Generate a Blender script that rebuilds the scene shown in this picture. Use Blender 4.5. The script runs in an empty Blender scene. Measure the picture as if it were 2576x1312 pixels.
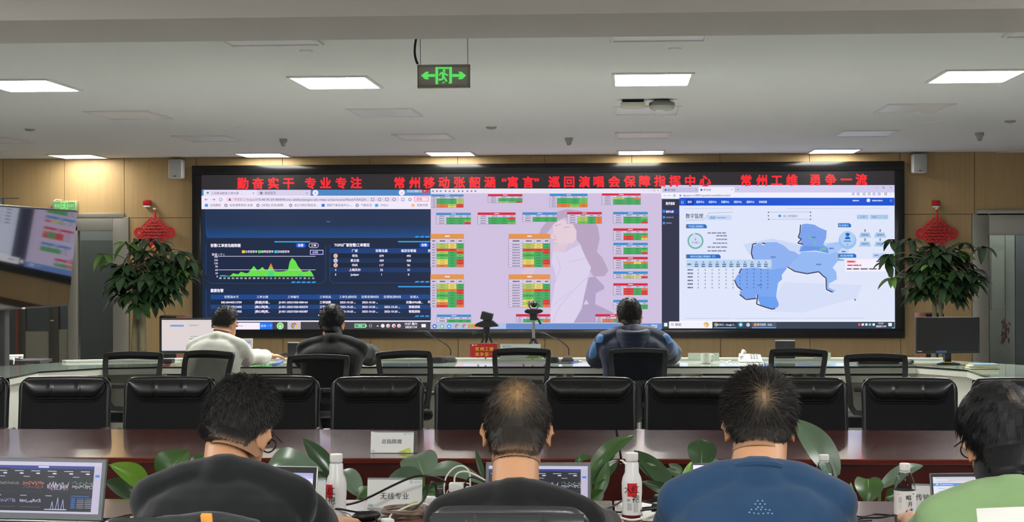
import bpy, bmesh, math, random
from mathutils import Vector, Matrix, noise
rnd = random.Random(7)
PI = math.pi
SC = bpy.context.scene
COL = SC.collection

# ------------------------------------------------------------------ camera
FPX = 4300.0                                  # focal length in pixels of the 2576 x 1312 frame
CAM = Vector((0, 0, 1.53))
_yaw, _pit, _rol = math.radians(3.714), math.radians(0.013), math.radians(-0.166)
_f = Vector((-math.sin(_yaw)*math.cos(_pit), math.cos(_yaw)*math.cos(_pit), math.sin(_pit)))
_r0 = Vector((math.cos(_yaw), math.sin(_yaw), 0))
_u0 = _r0.cross(_f)
_r = _r0*math.cos(_rol) + _u0*math.sin(_rol)
_u = -_r0*math.sin(_rol) + _u0*math.cos(_rol)
cam_data = bpy.data.cameras.new('camera')
cam = bpy.data.objects.new('camera', cam_data)
COL.objects.link(cam)
cam_data.sensor_fit = 'HORIZONTAL'
cam_data.sensor_width = 36.0
cam_data.lens = 36.0*FPX/2576.0
cam_data.clip_start, cam_data.clip_end = 0.05, 100
_m = Matrix((_r, _u, -_f)).transposed().to_4x4()
_m.translation = CAM
cam.matrix_world = _m
SC.camera = cam

# ------------------------------------------------------------------ world, exposure
w = bpy.data.worlds.new('world')
SC.world = w
w.use_nodes = True
w.node_tree.nodes['Background'].inputs['Color'].default_value = (0.5, 0.5, 0.5, 1)
w.node_tree.nodes['Background'].inputs['Strength'].default_value = 0.02
SC.view_settings.view_transform = 'Standard'
SC.view_settings.look = 'None'
SC.view_settings.gamma = 1.0
SC.view_settings.exposure = 0.0
SC.view_settings.use_curve_mapping = False
SC.cycles.use_denoising = True
SC.cycles.max_bounces = 8
SC.cycles.diffuse_bounces = 4
SC.cycles.transparent_max_bounces = 12
SC.cycles.sample_clamp_indirect = 6.0
PANEL_L = 82.0                                # radiance of a lit ceiling panel
LED_L = 1.0                                   # radiance of a full white LED pixel

# ------------------------------------------------------------------ helpers: pixels to places
def ray(px, py):
    return _f + _r*((px-1288)/FPX) + _u*((656-py)/FPX)
def at(px, py, Y):
    d = ray(px, py)
    return CAM + d*((Y-CAM.y)/d.y)
def atz(px, py, z):
    d = ray(px, py)
    return CAM + d*((z-CAM.z)/d.z)
def mpp(P):                                   # metres per photograph pixel at a point
    return (Vector(P)-CAM).dot(_f)/FPX
def V3(*a):
    return Vector(a)

# ------------------------------------------------------------------ materials
def lin(c):
    o = []
    for v in c[:3]:
        v = v/255.0
        o.append(v/12.92 if v <= 0.04045 else ((v+0.055)/1.055)**2.4)
    return (o[0], o[1], o[2], 1.0)
MATS = {}
def mat(name, col, rough=0.5, metal=0.0, spec=0.5, bump=None, var=None, emis=0.0, emcol=None, trans=0.0, ior=1.45,
        alpha=1.0, coat=0.0, sheen=0.0):
    if name in MATS:
        return MATS[name]
    m = bpy.data.materials.new(name)
    m.use_nodes = True
    nt = m.node_tree
    b = nt.nodes['Principled BSDF']
    c = lin(col)
    b.inputs['Base Color'].default_value = c
    b.inputs['Roughness'].default_value = rough
    b.inputs['Metallic'].default_value = metal
    b.inputs['Specular IOR Level'].default_value = spec
    b.inputs['IOR'].default_value = ior
    b.inputs['Alpha'].default_value = alpha
    b.inputs['Transmission Weight'].default_value = trans
    b.inputs['Coat Weight'].default_value = coat
    b.inputs['Coat Roughness'].default_value = 0.05
    b.inputs['Sheen Weight'].default_value = sheen
    if emis:
        b.inputs['Emission Color'].default_value = lin(emcol or col)
        b.inputs['Emission Strength'].default_value = emis
    tc = None
    if bump or var:
        tc = nt.nodes.new('ShaderNodeTexCoord')
    if var:                                   # (scale, amount)
        n = nt.nodes.new('ShaderNodeTexNoise')
        n.inputs['Scale'].default_value = var[0]
        n.inputs['Detail'].default_value = 5
        nt.links.new(tc.outputs['Object'], n.inputs['Vector'])
        mx = nt.nodes.new('ShaderNodeMix'); mx.data_type = 'RGBA'
        a = var[1]
        mx.inputs[6].default_value = (c[0]*(1-a), c[1]*(1-a), c[2]*(1-a), 1)
        mx.inputs[7].default_value = (min(1, c[0]*(1+a)), min(1, c[1]*(1+a)), min(1, c[2]*(1+a)), 1)
        nt.links.new(n.outputs['Fac'], mx.inputs[0])
        nt.links.new(mx.outputs[2], b.inputs['Base Color'])
    if bump:                                  # (scale, strength, distance)
        n = nt.nodes.new('ShaderNodeTexNoise')
        n.inputs['Scale'].default_value = bump[0]
        n.inputs['Detail'].default_value = 3
        nt.links.new(tc.outputs['Object'], n.inputs['Vector'])
        bp = nt.nodes.new('ShaderNodeBump')
        bp.inputs['Strength'].default_value = bump[1]
        bp.inputs['Distance'].default_value = bump[2] if len(bump) > 2 else 0.002
        nt.links.new(n.outputs['Fac'], bp.inputs['Height'])
        nt.links.new(bp.outputs['Normal'], b.inputs['Normal'])
    MATS[name] = m
    return m

def grain(name, c0, c1, scale, stretch, rough, coat=0.0, spec=0.5):
    """wood: noise stretched along one axis mixes two tones of the veneer"""
    if name in MATS:
        return MATS[name]
    m = mat(name, c0, rough, spec=spec, coat=coat)
    nt = m.node_tree
    b = nt.nodes['Principled BSDF']
    tc = nt.nodes.new('ShaderNodeTexCoord')
    mp = nt.nodes.new('ShaderNodeMapping')
    mp.inputs['Scale'].default_value = stretch
    n = nt.nodes.new('ShaderNodeTexNoise')
    n.inputs['Scale'].default_value = scale
    n.inputs['Detail'].default_value = 6
    n.inputs['Roughness'].default_value = 0.65
    n2 = nt.nodes.new('ShaderNodeTexNoise')
    n2.inputs['Scale'].default_value = scale*0.12
    r = nt.nodes.new('ShaderNodeValToRGB')
    r.color_ramp.elements[0].position = 0.32
    r.color_ramp.elements[1].position = 0.68
    r.color_ramp.elements[0].color = lin(c0)
    r.color_ramp.elements[1].color = lin(c1)
    ad = nt.nodes.new('ShaderNodeMath'); ad.operation = 'MULTIPLY_ADD'
    ad.inputs[1].default_value = 0.35
    ad2 = nt.nodes.new('ShaderNodeMath'); ad2.operation = 'MULTIPLY'
    ad2.inputs[1].default_value = 0.65
    nt.links.new(tc.outputs['Object'], mp.inputs['Vector'])
    nt.links.new(mp.outputs['Vector'], n.inputs['Vector'])
    nt.links.new(mp.outputs['Vector'], n2.inputs['Vector'])
    nt.links.new(n.outputs['Fac'], ad2.inputs[0])
    nt.links.new(n2.outputs['Fac'], ad.inputs[0])
    nt.links.new(ad2.outputs[0], ad.inputs[2])
    nt.links.new(ad.outputs[0], r.inputs['Fac'])
    nt.links.new(r.outputs['Color'], b.inputs['Base Color'])
    return m

def vcol_mat(name, strength=0.0, rough=0.4, spec=0.5, sheen=0.0):
    """surface whose printed / displayed colour is stored per face in the attribute 'col'"""
    if name in MATS:
        return MATS[name]
    m = mat(name, (0, 0, 0) if strength else (128, 128, 128), rough, spec=spec, sheen=sheen)
    nt = m.node_tree
    b = nt.nodes['Principled BSDF']
    a = nt.nodes.new('ShaderNodeAttribute')
    a.attribute_name = 'col'
    if strength:
        nt.links.new(a.outputs['Color'], b.inputs['Emission Color'])
        b.inputs['Emission Strength'].default_value = strength
    else:
        nt.links.new(a.outputs['Color'], b.inputs['Base Color'])
    return m

# ------------------------------------------------------------------ mesh builder
BASE = {}                                     # object name -> its world matrix
class MB:
    def __init__(s):
        s.v, s.f, s.m, s.c = [], [], [], []
        s.mi = 0
        s.col = None
    def add(s, vs, fs):
        n = len(s.v)
        s.v += [Vector(p) for p in vs]
        s.f += [[i+n for i in f] for f in fs]
        s.m += [s.mi]*len(fs)
        s.c += [s.col]*len(fs)
        return s
    def quad(s, a, b, c, d):
        return s.add([a, b, c, d], [(0, 1, 2, 3)])
    def box(s, c, size, M=None, bev=0.0, seg=2):
        bm = bmesh.new()
        bmesh.ops.create_cube(bm, size=1.0)
        for v in bm.verts:
            v.co = Vector((v.co.x*size[0], v.co.y*size[1], v.co.z*size[2]))
        if bev > 0:
            bmesh.ops.bevel(bm, geom=bm.edges[:], offset=min(bev, 0.49*min(size)), segments=seg, profile=0.5, affect='EDGES')
        bm.verts.index_update()
        c = Vector(c)
        R = M or Matrix.Identity(3)
        s.add([R @ v.co + c for v in bm.verts], [[v.index for v in f.verts] for f in bm.faces])
        bm.free()
        return s
    def grid(s, fn, nu, nv, cu=False, cv=False):
        vs = [fn(i/(nu if cu else nu-1), j/(nv if cv else nv-1)) for i in range(nu) for j in range(nv)]
        fs = []
        for i in range(nu if cu else nu-1):
            for j in range(nv if cv else nv-1):
                a, b = i, (i+1) % nu
                c, d = j, (j+1) % nv
                fs.append((a*nv+c, b*nv+c, b*nv+d, a*nv+d))
        return s.add(vs, fs)
    def rings(s, rings, cap=True):
        n = len(rings[0])
        vs = [p for r in rings for p in r]
        fs = []
        for i in range(len(rings)-1):
            for j in range(n):
                k = (j+1) % n
                fs.append((i*n+j, i*n+k, (i+1)*n+k, (i+1)*n+j))
        if cap:
            fs.append(list(range(n))[::-1])
            fs.append([(len(rings)-1)*n+j for j in range(n)])
        return s.add(vs, fs)
    def tube(s, pts, r, n=8, cap=True, ball=False):
        pts = [Vector(p) for p in pts]
        rs = r if isinstance(r, (list, tuple)) else [r]*len(pts)
        if ball:                              # rounded ends
            a, b = (pts[0]-pts[1]).normalized(), (pts[-1]-pts[-2]).normalized()
            p0, p1, r0, r1 = pts[0], pts[-1], rs[0], rs[-1]
            A = [(p0+a*r0*math.sin(t), r0*math.cos(t)) for t in (1.35, 0.9, 0.45)]
            B = [(p1+b*r1*math.sin(t), r1*math.cos(t)) for t in (0.45, 0.9, 1.35)]
            pts = [x[0] for x in A]+pts+[x[0] for x in B]
            rs = [x[1] for x in A]+list(rs)+[x[1] for x in B]
        rg, nrm = [], None
        for i, p in enumerate(pts):
            t = (pts[min(i+1, len(pts)-1)]-pts[max(i-1, 0)])
            t = t.normalized() if t.length > 1e-9 else Vector((0, 0, 1))
            if nrm is None:
                nrm = t.orthogonal().normalized()
            nrm = (nrm - t*nrm.dot(t))
            nrm = nrm.normalized() if nrm.length > 1e-6 else t.orthogonal().normalized()
            b = t.cross(nrm)
            rg.append([p+(nrm*math.cos(2*PI*k/n)+b*math.sin(2*PI*k/n))*rs[i] for k in range(n)])
        return s.rings(rg, cap)
    def lathe(s, prof, n=24, M=None, cap=True):
        M = M or Matrix.Identity(4)
        return s.rings([[M @ Vector((r*math.cos(2*PI*k/n), r*math.sin(2*PI*k/n), z)) for k in range(n)] for r, z in prof], cap)
    def ball(s, c, r, M=None, nu=20, nv=12):
        c = Vector(c)
        r = r if isinstance(r, (list, tuple)) else (r, r, r)
        R = M or Matrix.Identity(3)
        rg = []
        for i in range(1, nv):
            t = PI*i/nv - PI/2
            rg.append([c + R @ Vector((r[0]*math.cos(t)*math.cos(2*PI*k/nu), r[1]*math.cos(t)*math.sin(2*PI*k/nu), r[2]*math.sin(t))) for k in range(nu)])
        return s.rings(rg)
    def prism(s, poly, fn, d):
        """polygon (u, w) placed by fn(u, w, depth) and extruded from depth 0 to d"""
        n = len(poly)
        vs = [fn(u, q, 0) for u, q in poly]+[fn(u, q, d) for u, q in poly]
        fs = [list(range(n))[::-1], [n+i for i in range(n)]]
        fs += [(i, (i+1) % n, n+(i+1) % n, n+i) for i in range(n)]
        return s.add(vs, fs)
    def xf(s, M):
        s.v = [M @ p for p in s.v]
        return s
    def build(s, name, mats, parent=None, world=True, smooth=40, kind=None, label=None):
        me = bpy.data.meshes.new(name)
        vs = s.v
        Mp = BASE[parent.name] if parent else Matrix.Identity(4)
        if parent and world:
            inv = Mp.inverted()
            vs = [inv @ p for p in vs]
        me.from_pydata([tuple(p) for p in vs], [], s.f)
        mats = mats if isinstance(mats, (list, tuple)) else [mats]
        for m in mats:
            me.materials.append(m)
        if len(mats) > 1:
            me.polygons.foreach_set('material_index', s.m)
        if any(c is not None for c in s.c):
            at_ = me.color_attributes.new('col', 'FLOAT_COLOR', 'CORNER')
            buf = []
            for f, c in zip(s.f, s.c):
                buf += list(c or (0.5, 0.5, 0.5, 1))*len(f)
            at_.data.foreach_set('color', buf)
        bm = bmesh.new(); bm.from_mesh(me)
        if not any(c is not None for c in s.c):
            bmesh.ops.recalc_face_normals(bm, faces=bm.faces)
        bm.to_mesh(me); bm.free()
        if smooth:
            me.shade_smooth()
            me.set_sharp_from_angle(angle=math.radians(smooth))
        me.update()
        o = bpy.data.objects.new(name, me)
        COL.objects.link(o)
        if parent:
            o.parent = parent
        BASE[o.name] = Mp.copy()
        if kind:
            o['kind'] = kind
        if label:
            o['label'] = label
        return o

def thing(name, label, cat, loc=(0, 0, 0), rz=0.0, group=None):
    o = bpy.data.objects.new(name, None)
    o.empty_display_size = 0.1
    COL.objects.link(o)
    o.location = loc
    o.rotation_euler = (0, 0, rz)
    o['label'] = label
    o['category'] = cat
    if group:
        o['group'] = group
    BASE[o.name] = Matrix.Translation(Vector(loc)) @ Matrix.Rotation(rz, 4, 'Z')
    return o
def tag(o, label, cat, group=None, kind=None):
    o['label'] = label; o['category'] = cat
    if group: o['group'] = group
    if kind: o['kind'] = kind
    return o
def dup(root, loc, rz, label, group=None):
    """a thing again, with a copy of each part and sub-part"""
    r = root.copy(); COL.objects.link(r)
    r.location = loc; r.rotation_euler = (0, 0, rz)
    r['label'] = label
    if group: r['group'] = group
    BASE[r.name] = Matrix.Translation(Vector(loc)) @ Matrix.Rotation(rz, 4, 'Z')
    for ch in list(root.children):
        c = ch.copy(); COL.objects.link(c); c.parent = r
        BASE[c.name] = BASE[r.name].copy()
        for g in list(ch.children):
            d = g.copy(); COL.objects.link(d); d.parent = c
            BASE[d.name] = BASE[r.name].copy()
    return r
def struct(mb, name, m, smooth=0, parent=None):
    return mb.build(name, m, parent, smooth=smooth, kind='structure')
def smoothpath(pts, n=6):
    """Catmull-Rom through the points"""
    pts = [Vector(p) for p in pts]
    P = [2*pts[0]-pts[1]]+pts+[2*pts[-1]-pts[-2]]
    out = []
    for i in range(1, len(P)-2):
        for k in range(n):
            t = k/n
            a, b, c, d = P[i-1], P[i], P[i+1], P[i+2]
            out.append(0.5*((2*b)+(c-a)*t+(2*a-5*b+4*c-d)*t*t+(3*b-a-3*c+d)*t**3))
    out.append(pts[-1])
    return out
def rotz(a): return Matrix.Rotation(a, 3, 'Z')
def rotx(a): return Matrix.Rotation(a, 3, 'X')
def roty(a): return Matrix.Rotation(a, 3, 'Y')

# ------------------------------------------------------------------ lettering
_TX = {}
def glyphs(s):
    """outline of a string as (verts, faces, width), one em high, baseline at 0"""
    k = s
    if k in _TX:
        return _TX[k]
    c = bpy.data.curves.new('lettering', 'FONT')
    c.body = s; c.size = 1.0; c.resolution_u = 2
    o = bpy.data.objects.new('lettering', c)
    COL.objects.link(o)
    dg = bpy.context.evaluated_depsgraph_get()
    ev = o.evaluated_get(dg)
    me = ev.to_mesh()
    vs = [(v.co.x, v.co.y) for v in me.vertices]
    fs = [list(p.vertices) for p in me.polygons]
    ev.to_mesh_clear()
    bpy.data.objects.remove(o); bpy.data.curves.remove(c)
    x0 = min((v[0] for v in vs), default=0); x1 = max((v[0] for v in vs), default=0)
    _TX[k] = (vs, fs, x0, x1)
    return _TX[k]

class Sheet:
    """flat artwork on a real surface: fn(u, w, d) gives the point for picture coordinates u right, w down and height d off the surface"""
    def __init__(s, fn, step=0.0012):
        s.mb, s.fn, s.step = MB(), fn, step
        s.o = (0.0, 0.0, 1.0)
    def crop(s, ox, oy, k):
        s.o = (ox, oy, 1.0/k)
        return s
    def _p(s, x, y, L):
        return s.fn(s.o[0]+x*s.o[2], s.o[1]+y*s.o[2], L*s.step)
    def poly(s, pts, col, L=2):
        s.mb.col = lin(col)
        s.mb.add([s._p(x, y, L) for x, y in pts], [list(range(len(pts)))])
        return s
    def rect(s, x0, y0, x1, y1, col, L=2):
        return s.poly([(x0, y1), (x1, y1), (x1, y0), (x0, y0)], col, L)
    def frame(s, x0, y0, x1, y1, t, col, L=3):
        s.rect(x0, y0, x1, y0+t, col, L); s.rect(x0, y1-t, x1, y1, col, L)
        s.rect(x0, y0, x0+t, y1, col, L); s.rect(x1-t, y0, x1, y1, col, L)
        return s
    def disc(s, x, y, r, col, L=3, ry=None, n=18, a0=0, a1=2*PI):
        ry = ry or r
        pts = [(x+r*math.cos(a0+(a1-a0)*i/n), y-ry*math.sin(a0+(a1-a0)*i/n)) for i in range(n + (0 if a1-a0 > 6.28 else 1))]
        if a1-a0 < 6.28:
            pts.append((x, y))
        return s.poly(pts, col, L)
    def line(s, pts, wd, col, L=4):
        s.mb.col = lin(col)
        for (ax, ay), (bx, by) in zip(pts, pts[1:]):
            l = math.hypot(bx-ax, by-ay) or 1
            nx, ny = -(by-ay)/l*wd/2, (bx-ax)/l*wd/2
            s.mb.add([s._p(ax+nx, ay+ny, L), s._p(ax-nx, ay-ny, L), s._p(bx-nx, by-ny, L), s._p(bx+nx, by+ny, L)], [(0, 1, 2, 3)])
        return s
    def text(s, x, y, h, t, col, al='l', bold=0.012, L=5, fit=None):
        """t centred vertically on y, h = em height; fit = total width"""
        vs, fs, x0, x1 = glyphs(t)
        if not vs:
            return s
        kx = h if fit is None else fit/max(1e-6, x1-x0)
        off = -x0*kx if al == 'l' else (-(x0+x1)/2*kx if al == 'c' else -x1*kx)
        s.mb.col = lin(col)
        sh = ((0, 0),) if bold <= 0 else (((-bold, 0), (bold, 0)) if bold < 0.03 else ((-bold, -bold), (bold, -bold), (bold, bold), (-bold, bold)))
        for k, (dx, dy) in enumerate(sh):     # heavier strokes
            s.mb.add([s._p(x+off+vx*kx+dx*h, y-(vy-0.36+dy)*h, L+k*0.15) for vx, vy in vs], fs)
        return s
    def bars(s, x, y, wd, h, col, n=4, L=5):
        """a line of writing too small to read: word-long dashes"""
        r = random.Random(int(x*7+y*13))
        cx = x
        while cx < x+wd-1:
            l = wd/n*r.uniform(0.5, 1.0)
            s.rect(cx, y-h/2, min(cx+l, x+wd), y+h/2, col, L)
            cx += l+wd*0.04
        return s
    def build(s, name, m, parent=None, **k):
        return s.mb.build(name, m, parent, smooth=0, **k)
# ================================================================== THE ROOM
YW = 23.34                                    # front face of the panelled wall
ZC = 2.98                                     # ceiling
XL, XR, YB = -10.5, 8.2, -4.0
M_ceil = mat('ceiling_plaster', (222, 222, 218), 0.9, spec=0.2)
M_beam = mat('beam_plaster', (206, 204, 196), 0.9, spec=0.2)
M_wood = grain('oak_veneer', (164, 138, 98), (178, 152, 110), 26, (1.0, 1.0, 0.05), 0.45, spec=0.3)
M_gap = mat('panel_gap', (74, 56, 34), 0.8)
M_steel = mat('brushed_steel', (150, 148, 140), 0.42, metal=0.7, bump=(60, 0.05))
M_floor = grain('grey_floor', (196, 196, 194), (206, 206, 204), 3.0, (1, 1, 1), 0.3)
M_white = mat('white_wall_paint', (206, 206, 204), 0.85)

fl = MB(); fl.box(((XL+XR)/2, (YB+26.5)/2, -0.05), (XR-XL+6, 26.5-YB, 0.1)); struct(fl, 'floor', M_floor)
ce = MB(); ce.box(((XL+XR)/2, (YB+26.5)/2, ZC+0.06), (XR-XL+6, 26.5-YB, 0.12)); struct(ce, 'ceiling', M_ceil)
wl = MB(); wl.box((XL-0.06, (YB+YW)/2, 1.5), (0.12, YW-YB, 3.0)); struct(wl, 'wall_left', M_white)
wr = MB(); wr.box((XR+0.06, (YB+YW)/2, 1.5), (0.12, YW-YB, 3.0)); struct(wr, 'wall_right', M_white)
wf = MB(); wf.box(((XL+XR)/2, YB-0.06, 1.5), (XR-XL, 0.12, 3.0)); struct(wf, 'wall_front', M_white)

# the beam across the ceiling, its underside facing us
b0, b1 = atz(1000, 40, 2.72), atz(1000, 98.5, 2.72)
bm_ = MB(); bm_.box(((XL+XR)/2, (b0.y+b1.y)/2, (2.72+ZC+0.02)/2), (XR-XL, b1.y-b0.y, ZC+0.02-2.72), M=rotz(math.radians(0.15)))
struct(bm_, 'trim_1', M_beam)

# panelled back wall, open at the two glazed doors
def wx(px): return at(px, 620, YW).x
def wz(py, px=1288): return at(px, py, YW).z
DL0, DL1 = wx(0)-0.75, wx(325)                # opening of the left door set
DR0, DR1 = wx(2445), wx(2445)+2.6
ZD = wz(546, 300)                             # top of the steel door frames
ZS = wz(547.5, 400)                           # horizontal joint of the panels
seam = [XL, wx(-330), wx(-160), wx(8), wx(162), wx(313), wx(494), wx(711), wx(931), wx(1152), wx(1370), wx(1590), wx(1812), wx(2037), wx(2265), wx(2452), wx(2640), wx(2830), XR]
wb = MB()
wb.mi = 1
for x0, x1, z0, z1 in ((XL, DL0, 0, ZC), (DL1, DR0, 0, ZC), (DR1, XR, 0, ZC), (DL0, DL1, ZD, ZC), (DR0, DR1, ZD, ZC)):
    wb.box(((x0+x1)/2, YW+0.11, (z0+z1)/2), (x1-x0, 0.18, z1-z0))
wb.mi = 0
def panel(x0, x1, z0, z1):
    g = 0.006
    if x1-x0 > 0.03:
        wb.box(((x0+x1)/2, YW+0.01, (z0+z1)/2), (x1-x0-g, 0.02, z1-z0-g), bev=0.002, seg=1)
for a, b in zip(seam, seam[1:]):
    panel(a, b, ZS, ZC)
    for lo, hi in ((a, b),):                  # lower panels stop at the doors
        segs = [(lo, hi)]
        for d0, d1 in ((DL0, DL1), (DR0, DR1)):
            nx = []
            for p, q in segs:
                if q <= d0 or p >= d1: nx.append((p, q))
                else:
                    if p < d0: nx.append((p, d0))
                    if q > d1: nx.append((d1, q))
            segs = nx
        for p, q in segs:
            panel(p, q, 0.1, ZS)
struct(wb, 'wall_back', [M_wood, M_gap])

# dim corridor seen through the doors
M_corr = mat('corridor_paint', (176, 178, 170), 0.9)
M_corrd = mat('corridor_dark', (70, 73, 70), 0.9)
co = MB(); co.box(((XL+XR)/2, 25.6, 1.5), (XR-XL+4, 0.1, 3.0)); struct(co, 'wall_corridor', M_corr)

# steel framed glass doors
M_glass = mat('door_glass', (190, 200, 195), 0.03, trans=1.0, ior=1.45)
M_seal = mat('black_rubber', (18, 18, 18), 0.6)
def bar(mb, x0, x1, z0, z1, y=YW-0.03, d=0.12, bev=0.006):
    mb.box(((x0+x1)/2, y+d/2, (z0+z1)/2), (x1-x0, d, z1-z0), bev=bev)
def pane(parent, x0, x1, z0, z1, name='pane', m=None, y=YW+0.03):
    p = MB(); p.box(((x0+x1)/2, y, (z0+z1)/2), (x1-x0, 0.012, z1-z0))
    o = p.build(name, m or M_glass, parent, smooth=0); o['kind'] = 'structure'
    return o
d1 = bpy.data.objects.new('door_1', None); COL.objects.link(d1); d1['kind'] = 'structure'; d1['label'] = 'steel framed glass doors behind the tilted television'
BASE['door_1'] = Matrix.Identity(4)
f = MB()
bar(f, wx(285), wx(325), 0, ZD)                                  # right jamb
bar(f, wx(172), wx(197), 0, ZD-0.12)                             # mullion beside the side light
bar(f, DL0, DL0+0.2, 0, ZD)
bar(f, DL0+0.2, wx(285), wz(580, 300), ZD)                       # wide steel head
bar(f, DL0, wx(325)-0.06, ZD-0.02, ZD+0.06, d=0.17)
f.build('door_frame', M_steel, d1)['kind'] = 'structure'
pane(d1, wx(202), wx(285), 0.02, wz(604, 260))
M_leaf = mat('dark_steel', (74, 72, 64), 0.5, metal=0.5)
for a, b, c, d in ((122, 146, 62, 168), (0, 0, 0, 0)):
    if not b: continue
    g = MB()
    bar(g, wx(a), wx(b), 0, wz(604, 260), y=YW)
    bar(g, wx(46), wx(62), 0, wz(604, 260), y=YW)
    o = g.build('door_leaf', M_leaf, d1); o['kind'] = 'structure'
    h = MB(); h.tube([at(128, 806, YW-0.0), at(128, 806, YW-0.05), at(136, 805, YW-0.05)], 0.012, 8)
    h.build('door_handle', mat('chrome', (225, 225, 225), 0.15, metal=1.0), o)['kind'] = 'structure'
M_frost = mat('frosted_film', (120, 118, 104), 0.7)
pane(d1, wx(62), wx(122), wz(833, 90), wz(604, 90), m=M_glass)
pane(d1, wx(62), wx(122), 0.02, wz(833, 90), name='frosted_pane', m=M_frost)
pane(d1, wx(146), wx(172), wz(828, 160), wz(604, 160), m=M_glass)
pane(d1, wx(146), wx(172), 0.02, wz(828, 160), name='frosted_pane', m=M_frost)
rs = MB(); bar(rs, wx(37), wx(46), 0, wz(604, 40), y=YW+0.02)
rs.build('red_post', mat('red_post', (120, 62, 52), 0.6), d1)['kind'] = 'structure'
ls = MB(); bar(ls, DL0+0.2, wx(10), 0, wz(604, 40), y=YW+0.05)
ls.build('side_panel', mat('pale_panel', (170, 160, 138), 0.7), d1)['kind'] = 'structure'
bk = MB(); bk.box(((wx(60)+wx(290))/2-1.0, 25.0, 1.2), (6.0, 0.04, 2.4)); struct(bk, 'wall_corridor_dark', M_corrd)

d2 = bpy.data.objects.new('door_2', None); COL.objects.link(d2); d2['kind'] = 'structure'; d2['label'] = 'steel framed glass door at the right edge of the panelled wall'
BASE['door_2'] = Matrix.Identity(4)
f = MB()
bar(f, wx(2445), wx(2487), 0, ZD)
bar(f, DR1-0.2, DR1, 0, ZD)
bar(f, wx(2487), DR1-0.2, wz(591, 2520), ZD)
bar(f, wx(2456), DR1, ZD-0.03, ZD+0.05, d=0.17)
f.build('door_frame', M_steel, d2)['kind'] = 'structure'
s_ = MB(); bar(s_, wx(2485.5), wx(2488), 0, wz(591, 2520), d=0.1); s_.build('door_seal', M_seal, d2)['kind'] = 'structure'
pane(d2, wx(2488), DR1-0.2, 0.02, wz(591, 2520))
# what stands behind the right door: a pale inner door, a brown panel, a dark curtain fall
c3 = MB(); 
c3.box(((at(2494, 700, 24.9).x+at(2523, 700, 24.9).x)/2, 24.9, (at(2500, 780, 24.9).z+at(2500, 628, 24.9).z)/2), (0.18, 0.05, at(2500, 628, 24.9).z-at(2500, 780, 24.9).z))
struct(c3, 'door_3', mat('pale_inner_door', (150, 152, 142), 0.7))
c4 = MB(); c4.box((at(2552, 700, 24.8).x+0.12, 24.8, 1.2), (at(2560, 700, 24.8).x-at(2538, 700, 24.8).x+0.1, 0.06, 2.4)); struct(c4, 'trim_2', mat('blue_grey_panel', (88, 92, 96), 0.8))
ch = MB()
for k in range(26):
    p = at(2528+rnd.uniform(-9, 9), 800+k*2.2, 24.55+rnd.uniform(-0.04, 0.04))
    q = p+V3(rnd.uniform(-0.03, 0.03), rnd.uniform(-0.02, 0.02), -rnd.uniform(0.05, 0.11))
    ch.tube([p, (p+q)/2+V3(0.01, 0, 0), q], [0.006, 0.012, 0.002], 6)
top = at(2529, 790, 24.55); ch.tube([top+V3(0, 0, ZC-top.z), top, at(2528, 860, 24.55)], 0.004, 6)
o = ch.build('chilli_string', mat('dark_red_plastic', (110, 34, 30), 0.4)); tag(o, 'dark red hanging string of chillies seen through the right glass door', 'ornament')

# ------------------------------------------------------------------ ceiling lights
PX0, PDX, PW, PD = -4.842, 2.539, 0.64, 0.90
PYS = dict(A=10.83, B=13.66, C=16.50, D=19.73, E=22.84)
M_diff_on = mat('lit_diffuser', (255, 255, 250), 0.5, emis=PANEL_L, emcol=(252, 252, 250))
M_diff_off = mat('unlit_diffuser', (228, 226, 224), 0.35, spec=0.5)
M_trim = mat('panel_trim', (214, 213, 208), 0.5)
M_diff_dim = mat('dim_diffuser', (255, 255, 250), 0.5, emis=PANEL_L*0.24, emcol=(255, 250, 238))
def light_panel(label, X, Y, on, d=PD, w_=PW, group=None, m=None):
    t = thing('ceiling_light', label, 'ceiling light', (X, Y, ZC), 0, group or ('lit ceiling panels' if on else 'unlit ceiling panels'))
    fr = MB()
    t_ = 0.028
    for sx, sy, cx, cy in ((w_, t_, 0, -d/2+t_/2), (w_, t_, 0, d/2-t_/2), (t_, d-2*t_, -w_/2+t_/2, 0), (t_, d-2*t_, w_/2-t_/2, 0)):
        fr.box((cx, cy, -0.006), (sx, sy, 0.016), bev=0.003, seg=1)
    fr.build('frame', M_trim, t, world=False)
    df = MB(); df.box((0, 0, -0.0015), (w_-2*t_, d-2*t_, 0.007))
    df.build('diffuser', m or (M_diff_on if on else M_diff_off), t, world=False, smooth=0)
    return t
cname = ['first', 'second', 'third', 'fourth']
for c in range(4):
    X = PX0+PDX*c
    if c: light_panel('unlit square ceiling panel half hidden by the beam, %s of that row from the left' % ['', 'first', 'second', 'third'][c], X, PYS['A'], False)
    light_panel('large glowing ceiling panel in the near row, %s from the left' % cname[c], X, PYS['B'], True)
    light_panel('unlit ceiling panel just behind the near glowing row, %s from the left' % cname[c], X, PYS['C'], False)
    light_panel('unlit ceiling panel in the second dark row, nearer the wall, %s from the left' % ['second', 'third', 'fourth', 'fifth'][c], X, PYS['D'], False)
for c in range(5):
    light_panel('glowing ceiling panel right against the wood wall, %s from the left' % ['first', 'second', 'third', 'fourth', 'fifth'][c], -7.40+2.548*c, PYS['E'], True, d=0.80, m=M_diff_dim)
light_panel('unlit ceiling panel cut by the left edge of the picture', PX0-PDX, PYS['D'], False)
light_panel('unlit ceiling panel near the wall at the right edge of the picture', PX0+PDX*4, PYS['E'], False, d=0.84)
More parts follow.
